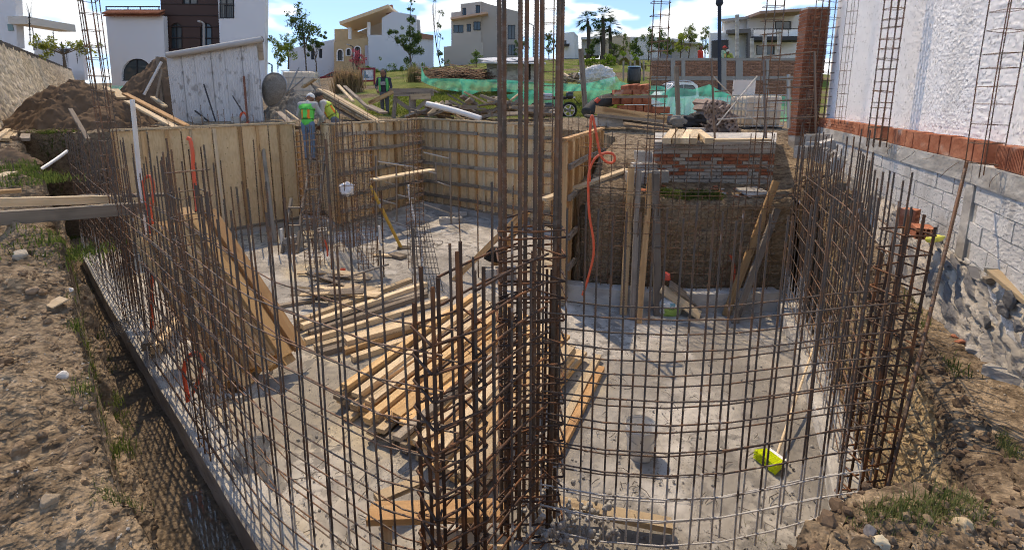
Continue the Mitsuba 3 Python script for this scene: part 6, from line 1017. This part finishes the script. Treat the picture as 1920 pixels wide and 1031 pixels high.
# ------------------------------------------------------------------ people
def person(label, J, C, vest=None, cap=None, capc=(.7, .7, .7), stripes=(.75, .22, .03), hold=()):
    """J: joints; C: colours of skin, top, legs, shoes"""
    k = thing('person', label, 'person'); j = {a: np.asarray(b, float) for a, b in J.items()}; sk, tp_, lg, sh = C; B = []
    def bone(a, ra, b, rb, c): B.append((np.asarray(a), ra, np.asarray(b), rb, c))
    sl, sr, hl, hr, ch, pe, nk, hd = (j[x] for x in ('sl', 'sr', 'hl', 'hr', 'chest', 'pelvis', 'neck', 'head'))
    bone(ch, .135, pe, .125, tp_); bone(sl, .075, sr, .075, tp_); bone(sl, .075, ch, .12, tp_); bone(sr, .075, ch, .12, tp_); bone(hl, .095, hr, .095, lg); bone(pe, .125, (hl + hr) / 2, .11, lg); bone(ch, .09, nk, .055, tp_); bone(nk, .052, hd, .055, sk)
    f = nrm(j['face'] - hd); upv = nrm(hd - nk); upv = nrm(upv - f * (upv @ f)); rv = np.cross(f, upv)
    bone(hd + upv * .03 - f * .012, .092, hd - upv * .06 + f * .035, .058, sk); bone(hd + upv * .05 + f * .0, .088, hd + upv * .03 - f * .03, .088, sk); bone(hd + f * .09 + upv * .012, .011, hd + f * .112 - upv * .02, .015, sk); bone(hd + f * .085 - upv * .075 - rv * .01, .012, hd + f * .085 - upv * .075 + rv * .01, .012, sk)
    for s in (-1, 1): bone(hd + rv * s * .09 + upv * .02, .018, hd + rv * s * .088 - upv * .025, .014, sk)
    for s in 'lr':
        bone(j['s' + s], .062, j['e' + s], .047, tp_); bone(j['e' + s], .047, j['w' + s], .032, C[4] if len(C) > 4 else tp_); bone(j['h' + s], .09, j['k' + s], .062, lg); bone(j['k' + s], .062, j['a' + s], .044, lg); bone(j['a' + s] + [0, 0, -.02], .046, j['a' + s] + np.array([0, 0, -.05]) + j.get('toe', np.array([0, -.16, 0])), .036, sh)
        d = nrm(j['w' + s] - j['e' + s]); sd_ = nrm(np.cross(d, [0, .3, 1.])); w = j['w' + s]; n2 = np.cross(d, sd_); bone(w, .030, w + d * .08, .036, sk)
        for q in range(4): o = w + d * .085 + sd_ * (q - 1.5) * .021; L_ = (.06, .072, .068, .052)[q]; bone(o, .0105, o + d * L_ * .6 + n2 * .012, .0095, sk); bone(o + d * L_ * .6 + n2 * .012, .0095, o + d * L_ * .95 + n2 * .04, .008, sk)
        bone(w + d * .03 + sd_ * .03, .014, w + d * .075 + sd_ * .06 + n2 * .02, .010, sk)
    M = m3.Manifold.batch_boolean([hull([(a, ra), (b, rb)], 14) for a, ra, b, rb, c in B], m3.OpType.Add).refine_to_length(.035).to_mesh(); t = trimesh.Trimesh(M.vert_properties[:, :3], M.tri_verts); trimesh.smoothing.filter_taubin(t, iterations=6); v = np.array(t.vertices); best = np.full(len(v), 9.); cl = np.zeros((len(v), 3))
    for a, ra, b, rb, c in B: ab = b - a; u = np.clip(((v - a) @ ab) / max(ab @ ab, 1e-9), 0, 1); dd = np.linalg.norm(v - a - u[:, None] * ab, axis=1) - (ra + (rb - ra) * u); n1 = dd < best; best[n1] = dd[n1]; cl[n1] = c
    cl *= .82 + .36 * meshkit.fbm(v * 14, 3)[:, None]; obj('body', t, 'paint', k, smooth=True, color=cl)
    for s in (-1, 1): obj('eye', trimesh.creation.icosphere(1, radius=.011).apply_translation(hd + f * .088 + rv * s * .033 + upv * .018), 'paint', k, color=(.03, .02, .02))
    if vest is not None:
        M = m3.Manifold.batch_boolean([hull([(ch, .152), (pe, .145)], 16), hull([(sl * .75 + ch * .25, .085), (sr * .75 + ch * .25, .085), (ch, .14)], 16)], m3.OpType.Add).refine_to_length(.03).to_mesh(); t = trimesh.Trimesh(M.vert_properties[:, :3], M.tri_verts); v = np.array(t.vertices); v = v + (meshkit.fbm(v * 9, 3) - .5)[:, None] * .03; ax_ = nrm(sr - sl); lx = (v - ch) @ ax_; lz = (v - pe) @ nrm(ch - pe); L_ = np.linalg.norm(ch - pe); c = np.tile(np.asarray(vest, float), (len(v), 1)); c[(np.abs(np.abs(lx) - .085) < .026) & (lz > L_ * .2) & (lz < L_ * .95)] = stripes; c[(np.abs(lz - L_ * .14) < .018) | (np.abs(lz - L_ * 1.0) < .012)] = np.asarray(vest) * .25; c *= .8 + .4 * meshkit.fbm(v * 10, 3)[:, None]; obj('vest', trimesh.Trimesh(v, t.faces, process=False), 'paint', k, smooth=True, color=c)
    if cap == 'hood': obj('hood', hull([(hd + upv * .05 - f * .035, .108), (nk - f * .03, .09), (hd - f * .05, .10)], 14), 'paint', k, smooth=True, color=capc)
    elif cap: obj('cap', hull([(hd + upv * .062 - f * .01, .098), (hd + upv * .05 - f * .03, .098)], 14), 'paint', k, smooth=True, color=capc); obj('cap_brim', hull([(hd + upv * .06 + f * .08 + rv * .05, .012), (hd + upv * .06 + f * .08 - rv * .05, .012), (hd + upv * .05 + f * .15, .010)], 10), 'paint', k, color=capc)
    else: obj('hair', hull([(hd + upv * .055 - f * .03, .095), (hd + upv * .01 - f * .05, .085)], 12), 'paint', k, smooth=True, color=(.02, .015, .012))
    return k
def up_joints(o, h=1.7, lean=0.0, face=(0, -1, 0), arms=None, spread=.09, side=.19):
    """standing figure at o; lean bends the trunk towards face"""
    s = h / 1.7; o = np.asarray(o, float); f = nrm(face); r = np.array([-f[1], f[0], 0]); P = lambda x, y, z: o + s * (r * x + f * y + np.array([0, 0, z])); cl_, sl_ = math.cos(lean), math.sin(lean); U = lambda x, y, z: P(x, y * cl_ + (z - .95) * sl_, .95 + (z - .95) * cl_ - y * sl_)
    J = dict(al=P(-spread, 0, .08), ar=P(spread, 0, .08), kl=P(-spread, .03, .50), kr=P(spread, .03, .50), hl=P(-.085, 0, .92), hr=P(.085, 0, .92), pelvis=U(0, 0, 1.0), chest=U(0, 0, 1.27), sl=U(-side, 0, 1.40), sr=U(side, 0, 1.40), neck=U(0, .0, 1.46), head=U(0, .03, 1.58), face=U(0, .3, 1.56), toe=f * .15)
    J['el'], J['er'], J['wl'], J['wr'] = U(-.27, .02, 1.12), U(.27, .02, 1.12), U(-.25, .16, .90), U(.25, .16, .90)
    if arms: J.update({a: U(*b) for a, b in arms.items()})
    return J
skin = (.20, .105, .065)
p = pY(582, 302, 12.35); person('man in a bright green vest with orange stripes, standing on the ladder at the gap', up_joints(p, 1.72, .16, (.1, 1, 0), dict(el=(-.30, .10, 1.16), er=(.30, .10, 1.16), wl=(-.24, .3, 1.02), wr=(.24, .32, 1.05), head=(.0, .12, 1.56), face=(.0, .36, 1.36))), (skin, (.38, .39, .39), (.13, .19, .28), (.08, .06, .05)), vest=(.13, .62, .10), cap='cap', capc=(.62, .63, .62))
p = pY(632, 290, 12.9); person('man in a pale shirt and dark cap bending towards the man in the green vest', up_joints(p, 1.72, .55, (-1, -.15, 0), dict(el=(-.26, .18, 1.14), er=(.26, .18, 1.14), wl=(-.12, .42, 1.0), wr=(.12, .42, 1.0))), (skin, (.42, .41, .39), (.12, .14, .18), (.06, .05, .05)), vest=(.42, .55, .08), cap='cap', capc=(.04, .035, .035))
p = pY(723, 223, 17.6); J = up_joints(p, 1.68, .04, (0, -1, 0), dict(el=(-.27, .06, 1.14), er=(.27, .06, 1.14), wl=(-.17, .26, 1.02), wr=(.2, .24, .93))); person('man in a dark hooded top and green vest holding a plank across his body', J, (skin, (.035, .035, .05), (.11, .12, .15), (.05, .05, .05)), vest=None, cap='hood', capc=(.035, .03, .045))
tg = [kk for kk in labels if kk.startswith('person')][-1]
for s in (-1, 1): obj('vest_panel', hull([(J['chest'] + [s * .12, -.09, .12], .045), (J['pelvis'] + [s * .13, -.08, .0], .045), (J['chest'] + [s * .15, .0, .05], .05)], 10), 'paint', tg, smooth=True, color=(.10, .42, .12))
m = MB(); 
obj('print', MB().beam(J['chest'] + [-.09, -.142, -.02], J['chest'] + [.09, -.142, -.02], .01, .12, up=(0, 0, 1)), 'paint', tg, color=(.28, .27, .26))
plank(pY(692, 194, 17.3), pY(737, 172, 17.3), .1, .14, 'wood_new', 'orange plank held by the man in the hooded top', bow=0)
for px, Y_, c, vc, l in ((1314, 30, (.45, .05, .03), None, 'man in a red top standing above the far brick wall'), (1358, 30, (.3, .4, .3), (.35, .6, .35), 'man in a pale green vest and red cap standing above the far brick wall'), (1374, 30, (.3, .35, .1), (.5, .62, .10), 'man in a yellow green vest bending above the far brick wall')):
    p = pY(px, 88 if px != 1374 else 92, Y_); p[2] -= 1.66; person(l, up_joints(p, 1.68, .0 if px != 1374 else .5, (.6, -.6, 0) if px != 1374 else (-1, -.2, 0)), (skin, c, (.05, .06, .09), (.05, .05, .05)), vest=vc, cap='cap' if vc else None, capc=(.45, .05, .04) if px == 1358 else (.6, .6, .5))
obj('work_platform', MB().box((pY(1345, 115, 30)[0], 30, pY(1345, 112, 30)[2] - .85), (7, 1.2, .1)), 'wood_old', thing('work_platform', 'timber platform behind the far brick wall carrying three men', 'platform'))
# ------------------------------------------------------------------ vegetation
def leaves(centres, radii, n, size, c0, c1, seed=0, flat=1.0, up=.3, asp=2.2):
    """n leaf blades spread through clumps; uneven outline, light and dark blades"""
    g = np.random.default_rng(seed); w = np.array(radii) ** 2; w = w / w.sum(); idx = g.choice(len(radii), n, p=w); d = g.normal(0, 1, (n, 3)); d /= np.linalg.norm(d, axis=1, keepdims=True); r = g.random(n) ** .45
    P = np.array(centres)[idx] + d * (r * np.array(radii)[idx])[:, None] * [1, 1, flat]; a = g.normal(0, 1, (n, 3)); a[:, 2] += up; a /= np.linalg.norm(a, axis=1, keepdims=True); b = np.cross(a, g.normal(0, 1, (n, 3))); b /= np.linalg.norm(b, axis=1, keepdims=True); s = size * g.uniform(.6, 1.4, n)[:, None]
    V = np.stack([P - b * s / asp * .5, P + a * s * .5, P + b * s / asp * .5, P - a * s * .5], 1).reshape(-1, 3); i = np.arange(n) * 4; Fc = np.vstack([np.stack([i, i + 2, i + 1], 1), np.stack([i, i + 3, i + 2], 1)])
    cl = np.asarray(c0) + (np.asarray(c1) - c0) * g.random((n, 1)); return (V, Fc), np.repeat(cl, 4, 0)
def tree(name, label, px, pb, Y, h, clumps, n, size, c0, c1, seed, trunk=.06, lean=0, group=None, tc=(.10, .08, .06), cat='tree'):
    """clumps: (dx, height, radius) as fractions of h"""
    k = thing(name, label, cat, group); b = pY(px, pb, Y); t = b + [lean * h, 0, h * .8]; g = np.random.default_rng(seed); m = MB(); pts = bow([b - [0, 0, .3], (b + t) / 2 + [g.normal(0, .03) * h, 0, 0], t], 9); m.tube(pts, np.linspace(trunk, trunk * .3, 9), 6); C = [b + np.array([dx * h, g.normal(0, .5) * r * h, z * h]) for dx, z, r in clumps]; R = [r * h for dx, z, r in clumps]
    for c, r in zip(C, R):
        q = pts[min(8, max(2, int((c[2] - b[2]) / h * 7)))]; m.tube([q, (q + c) / 2 + [0, 0, .03 * h], c], np.array([.4, .3, .12]) * trunk, 4)
        for _ in range(3): m.tube([c, c + g.normal(0, .7, 3) * r], trunk * .1, 3)
    obj('trunk', m, 'paint', k, smooth=True, color=tc)
    sub = [(C[i] + g.normal(0, .6, 3) * R[i] * .8, R[i] * g.uniform(.3, .55)) for i in range(len(C)) for _ in range(5)]; ms, cl = leaves([s[0] for s in sub], [s[1] for s in sub], n, size, c0, c1, seed); obj('crown', ms, 'leaf', k, color=cl); return k
G0, G1 = (.035, .065, .018), (.12, .17, .045)
def auto(seed, n, z0=.35, z1=1., w=.2, r=.1): g = np.random.default_rng(seed); return [(g.normal(0, w) * (1.15 - z), z, r * g.uniform(.6, 1.3)) for z in g.uniform(z0, z1, n)]
tree('tree', 'slender young tree left of the white water tank', 575, 155, 34, 4.6, auto(1, 12, .55, 1., .22, .12), 1500, .16, G0, G1, 1); tree('tree', 'thin pale tree beside the shed', 522, 150, 30, 2.6, auto(2, 8, .4, 1, .2, .1), 500, .13, (.06, .10, .02), (.18, .24, .06), 2, trunk=.03); tree('tree', 'dark little tree before the white annexe', 590, 150, 38, 3.3, [(0, .7, .13), (.12, .85, .12), (.3, .92, .1), (-.05, .85, .12), (.2, .8, .1)], 1200, .14, G0, G1, 3)
tree('tree', 'bushy tree before the white gable wall', 773, 140, 38, 5.2, [(-.02, .3, .12), (.05, .42, .13), (-.08, .4, .1), (.05, .55, .1), (-.02, .62, .08), (.03, .75, .06), (.0, .9, .05), (-.3, .55, .06), (-.2, .5, .07), (.02, 1.0, .03)], 3600, .15, (.04, .07, .02), (.13, .19, .06), 4); tree('tree', 'tall thin tree before the beige house', 828, 128, 44, 6.6, [(0, .2, .05), (.0, .4, .035), (-.02, .55, .04), (.0, .7, .04), (-.05, .85, .035), (-.08, .97, .03), (.01, .1, .05)], 700, .13, G0, G1, 5, lean=-.1)
tree('shrub', 'bright green shrub before the white annexe', 540, 122, 36, 2.2, auto(6, 8, .3, .9, .3, .22), 1500, .14, (.10, .16, .02), (.22, .30, .05), 6, cat='shrub'); tree('shrub', 'small green bush at the beige garden wall', 893, 128, 42, 1.5, auto(7, 7, .3, .9, .25, .2), 700, .12, (.06, .12, .02), (.18, .26, .06), 7, cat='shrub')
for i, (px, pb, Y, h, c) in enumerate(((1192, 118, 46, 2.6, 0), (1215, 118, 48, 3.6, 0), (1252, 112, 50, 2.4, 1), (1275, 110, 44, 2.6, 2), (1290, 108, 46, 3.4, 1), (1168, 112, 52, 3.0, 1), (1152, 118, 50, 2.4, 1), (1110, 112, 50, 1.8, 0), (1030, 110, 54, 3.0, 0), (980, 110, 56, 3.2, 0), (1236, 110, 47, 3.2, 0), (1322, 108, 47, 3.0, 1))):
    tree('tree', ('round green tree', 'dark green tree', 'yellow green bush', 'yellowish tree', 'thin tall bush', 'loose tree', 'small loose tree', 'low bush', 'dim tree', 'dim bushy tree', 'leafy tree', 'sparse tree')[i] + (' left of the far brick wall', ' at the left end of the far brick wall', ' above the far brick wall', ' above the middle of the far brick wall', ' behind the yellowish one above the far wall', ' behind the tarpaulin shelter', ' left of the tarpaulin shelter', ' at the foot of the palms', ' between the thick central bars', ' behind the site hut roof', ' beside the grey flat roofed building', ' right of the man in red')[i], px, pb, Y, h * .8, auto(20 + i, 9, .35, 1, .2, .16), 1000, .16, ((.06, .10, .03), (.12, .16, .05), (.22, .28, .04))[c], ((.17, .24, .07), (.28, .33, .11), (.42, .46, .09))[c], 20 + i)
for i, (px, pt, pb, Y, l) in enumerate(((1102, 40, 105, 55, 'leftmost palm tree on the skyline'), (1130, 34, 122, 50, 'tallest palm tree on the skyline'), (1143, 52, 120, 52, 'rightmost palm tree on the skyline'), (1127, 68, 115, 56, 'lowest palm tree behind the tallest one'))):
    k = thing('palm_tree', l, 'palm tree'); a, b = pY(px, pb, Y), pY(px, pt, Y); obj('trunk', MB().tube(bow([a - [0, 0, .5], (a + b) / 2 + [.1, 0, 0], b], 8), np.linspace(.22, .16, 8), 8), 'paint', k, smooth=True, color=(.075, .06, .045)); V, Fc, Cc = [], [], []; g = np.random.default_rng(50 + i)
    for f in range(80):
        az, el = g.uniform(0, 6.28), g.uniform(-.9, 1.35); L = g.uniform(1.2, 1.75); d = np.array([math.cos(az) * math.cos(el), math.sin(az) * math.cos(el), math.sin(el)]); s = nrm(np.cross(d, [0, 0, 1.])); tip = b + d * L + [0, 0, -.25 * L]; mid = b + d * L * .5
        for q in range(13): t = (q - 6) / 6; n0 = len(V); e = mid + (tip - mid) * (1 - .35 * abs(t)) + s * t * .55 * L * .6; w = nrm(np.cross(e - mid, [0.1, .2, 1.])) * .035; V += [mid - w * .5, mid + w * .5, e]; Fc.append((n0, n0 + 1, n0 + 2)); c = np.array([.03, .055, .02]) * g.uniform(.6, 2.0); Cc += [c] * 3
        n0 = len(V); w = s * .02; V += [b - w, b + w, mid]; Fc.append((n0, n0 + 1, n0 + 2)); Cc += [np.array([.05, .06, .03])] * 3
    obj('crown', (np.array(V), np.array(Fc)), 'leaf', k, color=np.array(Cc))
def tuft(name, label, spots, n, h, c0, c1, seed, cat='grass', spread=.12, w=.006, kind='stuff', splay=.5, group=None):
    g = np.random.default_rng(seed); S = np.array(spots); i = g.integers(0, len(S), n); P = S[i] + np.c_[g.normal(0, spread, (n, 2)), np.zeros(n)]
    P[:, 2] = np.where(P[:, 1] < 26, np.maximum(_gz(P[:, :2]), np.where(P[:, 1] < 8, P[:, 2] - .08, -9)) - .01, P[:, 2]); a = g.uniform(0, 6.28, n); hh = h * g.uniform(.4, 1.2, n); d = np.stack([np.cos(a) * splay * hh, np.sin(a) * splay * hh, hh], 1) * g.uniform(.5, 1.1, (n, 1)); s = np.stack([-np.sin(a), np.cos(a), a * 0], 1) * w; m = P + d * [.35, .35, .62]
    V = np.stack([P - s, P + s, m - s * .8, m + s * .8, P + d], 1).reshape(-1, 3); k = np.arange(n) * 5; Fc = np.vstack([np.stack([k, k + 1, k + 3], 1), np.stack([k, k + 3, k + 2], 1), np.stack([k + 2, k + 3, k + 4], 1)]); cl = np.repeat(np.asarray(c0) + (np.asarray(c1) - c0) * g.random((n, 1)), 5, 0)
    return solo(name, (V, Fc), 'leaf', label, cat, color=cl, kind=kind, group=group)
def gpts(*px): return [gpix(x, y) for x, y in px]
ga, gb, gb2 = (.055, .085, .022), (.19, .24, .06), (.26, .27, .11)
tuft('grass', 'strip of fresh green grass along the edge of the left trench', gpts((20, 300), (45, 315), (60, 322), (75, 330), (90, 342), (98, 356), (90, 310), (110, 305), (50, 330), (118, 430), (124, 450), (122, 465)), 6000, .10, ga, gb, 1, spread=.20, w=.005)
tuft('grass', 'grass tufts hanging over the near part of the left trench', gpts((150, 545), (156, 570), (164, 600), (168, 625), (176, 650), (180, 670), (186, 690)), 1500, .12, ga, gb, 2, spread=.05, w=.0026); tuft('grass', 'thick grass tuft at the lower left trench edge', gpts((192, 750), (205, 770), (212, 800), (205, 830), (222, 845), (200, 780), (190, 740)), 1500, .10, ga, gb, 3, spread=.06, w=.0024); tuft('grass', 'small low grass patch at the bottom left', gpts((210, 930), (225, 940), (232, 925)), 300, .06, ga, gb2, 4, spread=.04, w=.002)
tuft('grass', 'grass along the near rim of the pit at the lower right', gpts((1690, 960), (1720, 962), (1750, 955), (1780, 950), (1650, 968), (1800, 940), (1620, 972)), 1300, .075, ga, gb2, 5, spread=.05, w=.0018); tuft('grass', 'round grass tuft on the right path', gpts((1872, 830), (1880, 845), (1885, 862), (1870, 850)), 500, .08, ga, gb2, 6, spread=.03, w=.0018); tuft('grass', 'grass tuft at the foot of the near mesh', gpts((1420, 1010), (1440, 1020), (1425, 1031)), 400, .10, ga, gb2, 7, spread=.04, w=.002); tuft('grass', 'thin weeds on the slope beside the right corner cage', gpts((1700, 600), (1715, 620), (1690, 585), (1770, 720), (1760, 700)), 380, .10, ga, (.2, .22, .09), 8, spread=.07, w=.004)
tuft('grass', 'creeping weeds on the rubble ledge behind the pit', [(x, 8.0, .1) for x in np.linspace(2.4, 3.4, 12)], 1600, .11, ga, gb, 9, spread=.07, w=.008, splay=.8)
g = np.random.default_rng(3); sp = [(g.uniform(-5.5, 6), g.uniform(17.2, 25.5), 0) for _ in range(900)]; tuft('lawn', 'rough sunlit lawn behind the building yard', sp, 26000, .10, (.10, .13, .02), (.26, .29, .07), 10, spread=.3, w=.02)
tuft('pampas_grass', 'clump of feathery pink and straw coloured grass before the red car', [tuple(pY(x, 166, 26)) for x in np.linspace(634, 672, 14)], 1900, 1.1, (.20, .16, .07), (.42, .30, .20), 11, spread=.15, w=.016, splay=.35, kind=None, cat='ornamental grass'); tuft('pampas_grass', 'small clump of straw coloured grass left of the green netting', [tuple(pY(x, 155, 27)) for x in np.linspace(772, 785, 8)], 900, .9, (.12, .12, .05), (.32, .28, .14), 12, spread=.15, w=.015, splay=.35, kind=None, cat='ornamental grass')
tree('shrub', 'pink flowering bush beside the advertising board', 672, 150, 36, 1.9, auto(40, 7, .3, .9, .3, .2), 900, .10, (.20, .04, .07), (.45, .12, .16), 40, cat='shrub'); tree('hedge', 'low green hedge before the white gable wall', 740, 140, 42, 1.0, [(x, .4, .5) for x in np.linspace(-2.5, 4.5, 12)], 2600, .15, (.05, .10, .02), (.14, .22, .05), 41, cat='hedge'); tree('hedge', 'mounded bright green shrubs on the lawn below the palms', 1125, 122, 44, .9, [(x, .4, .55) for x in np.linspace(-1.6, 3.4, 9)], 3000, .14, (.12, .2, .02), (.24, .34, .05), 42, cat='hedge'); tree('shrub', 'creeper with yellow leaves on top of the stone wall', 120, 112, 21, .9, [(x, .6, .35) for x in np.linspace(-1.2, 1.2, 7)], 900, .12, (.10, .14, .03), (.34, .34, .06), 43, cat='shrub')
tree('bare_tree', 'bare thin tree behind the fence posts at the upper left', 62, 85, 30, 3.0, [(0, .7, .12), (.1, .85, .1), (-.1, .8, .1), (.15, .95, .08)], 12, .05, G0, G1, 44, trunk=.03)


# ------------------------------------------------------------------ stones and clods
def stones(name, label, pts, r0, r1, mat, seed, kind='stuff', col_=None, sub=1, embed=.25):
    m = MB(); g = np.random.default_rng(seed); shapes = [(np.array(q.vertices), q.faces) for q in (rock((0, 0, 0), 1, seed * 1000 + k, sub, rough=1.1) for k in range(24))]
    for i, p in enumerate(pts):
        r = r0 + (r1 - r0) * g.random() ** 4; v, f = shapes[i % 24]; v = v @ rot(*g.uniform(0, 6, 3)).T * (g.uniform(.65, 1.1, 3) * r) + [p[0], p[1], p[2] + r * embed]; m.add(v, f, color=np.asarray(col_ or (.3, .27, .23)) * g.uniform(.6, 1.25))
    return solo(name, m, mat, label, 'stones', kind=kind)
def field(seed, n, x0, x1, y0, y1):
    g = np.random.default_rng(seed); P = np.c_[g.uniform(x0, x1, n), g.uniform(y0, y1, n)]; P = P[pitdist(P) < -.03]; return np.c_[P, _gz(P)]
stones('clods', 'crumbly brown clods scattered over the left bank', field(1, 5200, -5.6, -.9, 1.2, 6.2), .004, .026, 'clod', 1); stones('pebbles', 'pale pebbles scattered over the left bank', field(2, 2200, -5.2, -.9, 1.2, 5.8), .003, .012, 'paint', 2, col_=(.46, .42, .36)); stones('clods', 'brown clods on the near right rim of the pit', [q + [0, 0, .012] for q in field(3, 1100, .9, 2.3, 1.2, 2.12)], .004, .022, 'clod', 3); stones('pebbles', 'pale pebbles on the right hand path', field(4, 1600, 1.6, 4.2, 1.3, 5.2), .003, .013, 'paint', 4, col_=(.38, .34, .28)); stones('clods', 'dark clods along the top of the right earth bank', (lambda B, g: [B[g.integers(0, len(B)), min(53, int(abs(g.normal(0, 7))))] for _ in range(1500)])(BANKS['earth_bank'], np.random.default_rng(77)), .006, .045, 'mud_heap', 5); stones('clods', 'dark clods over the soil heap at the upper left', [(x, y, gh(x, y)) for x, y, _ in field(6, 900, -14.5, -9, 9.5, 13)], .02, .08, 'mud_heap', 6)
for i, (px, py, r, c, l) in enumerate(((116, 708, .028, (.62, .60, .56), 'white stone on the middle of the left bank'), (62, 548, .04, (.30, .22, .15), 'brown lump near the pale tile fragment on the left bank'), (38, 482, .055, (.36, .32, .26), 'rounded grey stone in the upper part of the left bank'), (132, 545, .02, (.6, .58, .53), 'small white stone at the grass edge of the left bank'), (1806, 992, .030, (.42, .34, .22), 'largest tan stone at the lower right rim'), (1650, 1020, .024, (.48, .42, .30), 'tan round stone at the bottom right edge'), (1632, 1000, .02, (.16, .15, .15), 'dark grey stone beside the tan round one at the bottom'), (1900, 975, .034, (.22, .17, .12), 'brown earth ball at the right end of the near rim'), (1512, 990, .022, (.46, .42, .38), 'pale stone at the left end of the near rim'), (1728, 1003, .008, (.6, .58, .54), 'tiny white stone in the middle of the near rim'), (1545, 1000, .03, (.20, .14, .09), 'brown clod at the left end of the near rim'), (1570, 985, .03, (.19, .135, .09), 'brown clod just right of the pale stone on the near rim'), (152, 872, .012, (.6, .57, .5), 'small white pebble low on the left bank'), (235, 893, .016, (.55, .52, .46), 'pale stone at the trench edge low on the left bank'), (95, 940, .03, (.3, .24, .17), 'clod at the bottom of the left bank'), (1693, 663, .02, (.58, .55, .5), 'white stone on the slope beside the leaning bar'))):
    solo('stone', rock(gpix(px, py) + [0, 0, r * .35], r * 1.25, 300 + i, 2), 'stonecol', l, 'stone', smooth=45, color=c)
stones('clods', 'yellowish crumbs on the cut face of the right earth bank', (lambda B, g: [B[g.integers(0, len(B)), g.integers(14, 52)] for _ in range(1500)])(BANKS['earth_bank'], np.random.default_rng(78)), .005, .03, 'paint', 8, col_=(.36, .28, .17))
stones('clods', 'brown crumbs along the left trench bank', (lambda B, g: [B[g.integers(0, len(B)), g.integers(2, 50)] for _ in range(1800)])(BANKS['earth_bank_left'], np.random.default_rng(79)), .005, .032, 'clod', 9)
stones('mortar_crumbs', 'grey mortar crumbs scattered over the pit floor', [(*pz(g0, g1, SLAB)[:2], SLAB + .006) for g0, g1 in zip(rng.uniform(520, 1530, 1500), 1031 - 470 * rng.random(1500) ** 1.5)], .003, .018, 'paint', 10, col_=(.30, .29, .27))
for i in range(28):
    p = gpix(rng.uniform(0, 215), rng.uniform(470, 1010))
    if pitdist(p[None, :2])[0] > -.08: continue
    r = rng.uniform(.016, .042); solo('clod', rock(p + [0, 0, r * .3], r, 500 + i, 3, rough=.9), 'clod', 'brown lump of earth lying on the left bank', 'clod', group='lumps of earth on the left bank', smooth=50)
c = gpix(112, 572); solo('tile_fragment', MB().beam(c + [-.09, .03, .03], c + [.06, -.05, .035], .12, .012, up=(.1, -.4, 1)), 'wood_pale', 'broken pale tile lying on the left bank', 'tile')
for i, (px, py) in enumerate(((36, 265), (28, 330), (106, 262))): p = gpix(px, py); solo('marker_rod', MB().tube([p, p + [0, 0, .28]], .006, 5), 'rebar', ('rod by the bundle at the stone wall', 'short upright marker rod in the left grass', 'thin marker rod near the end of the left bars')[i], 'rod')
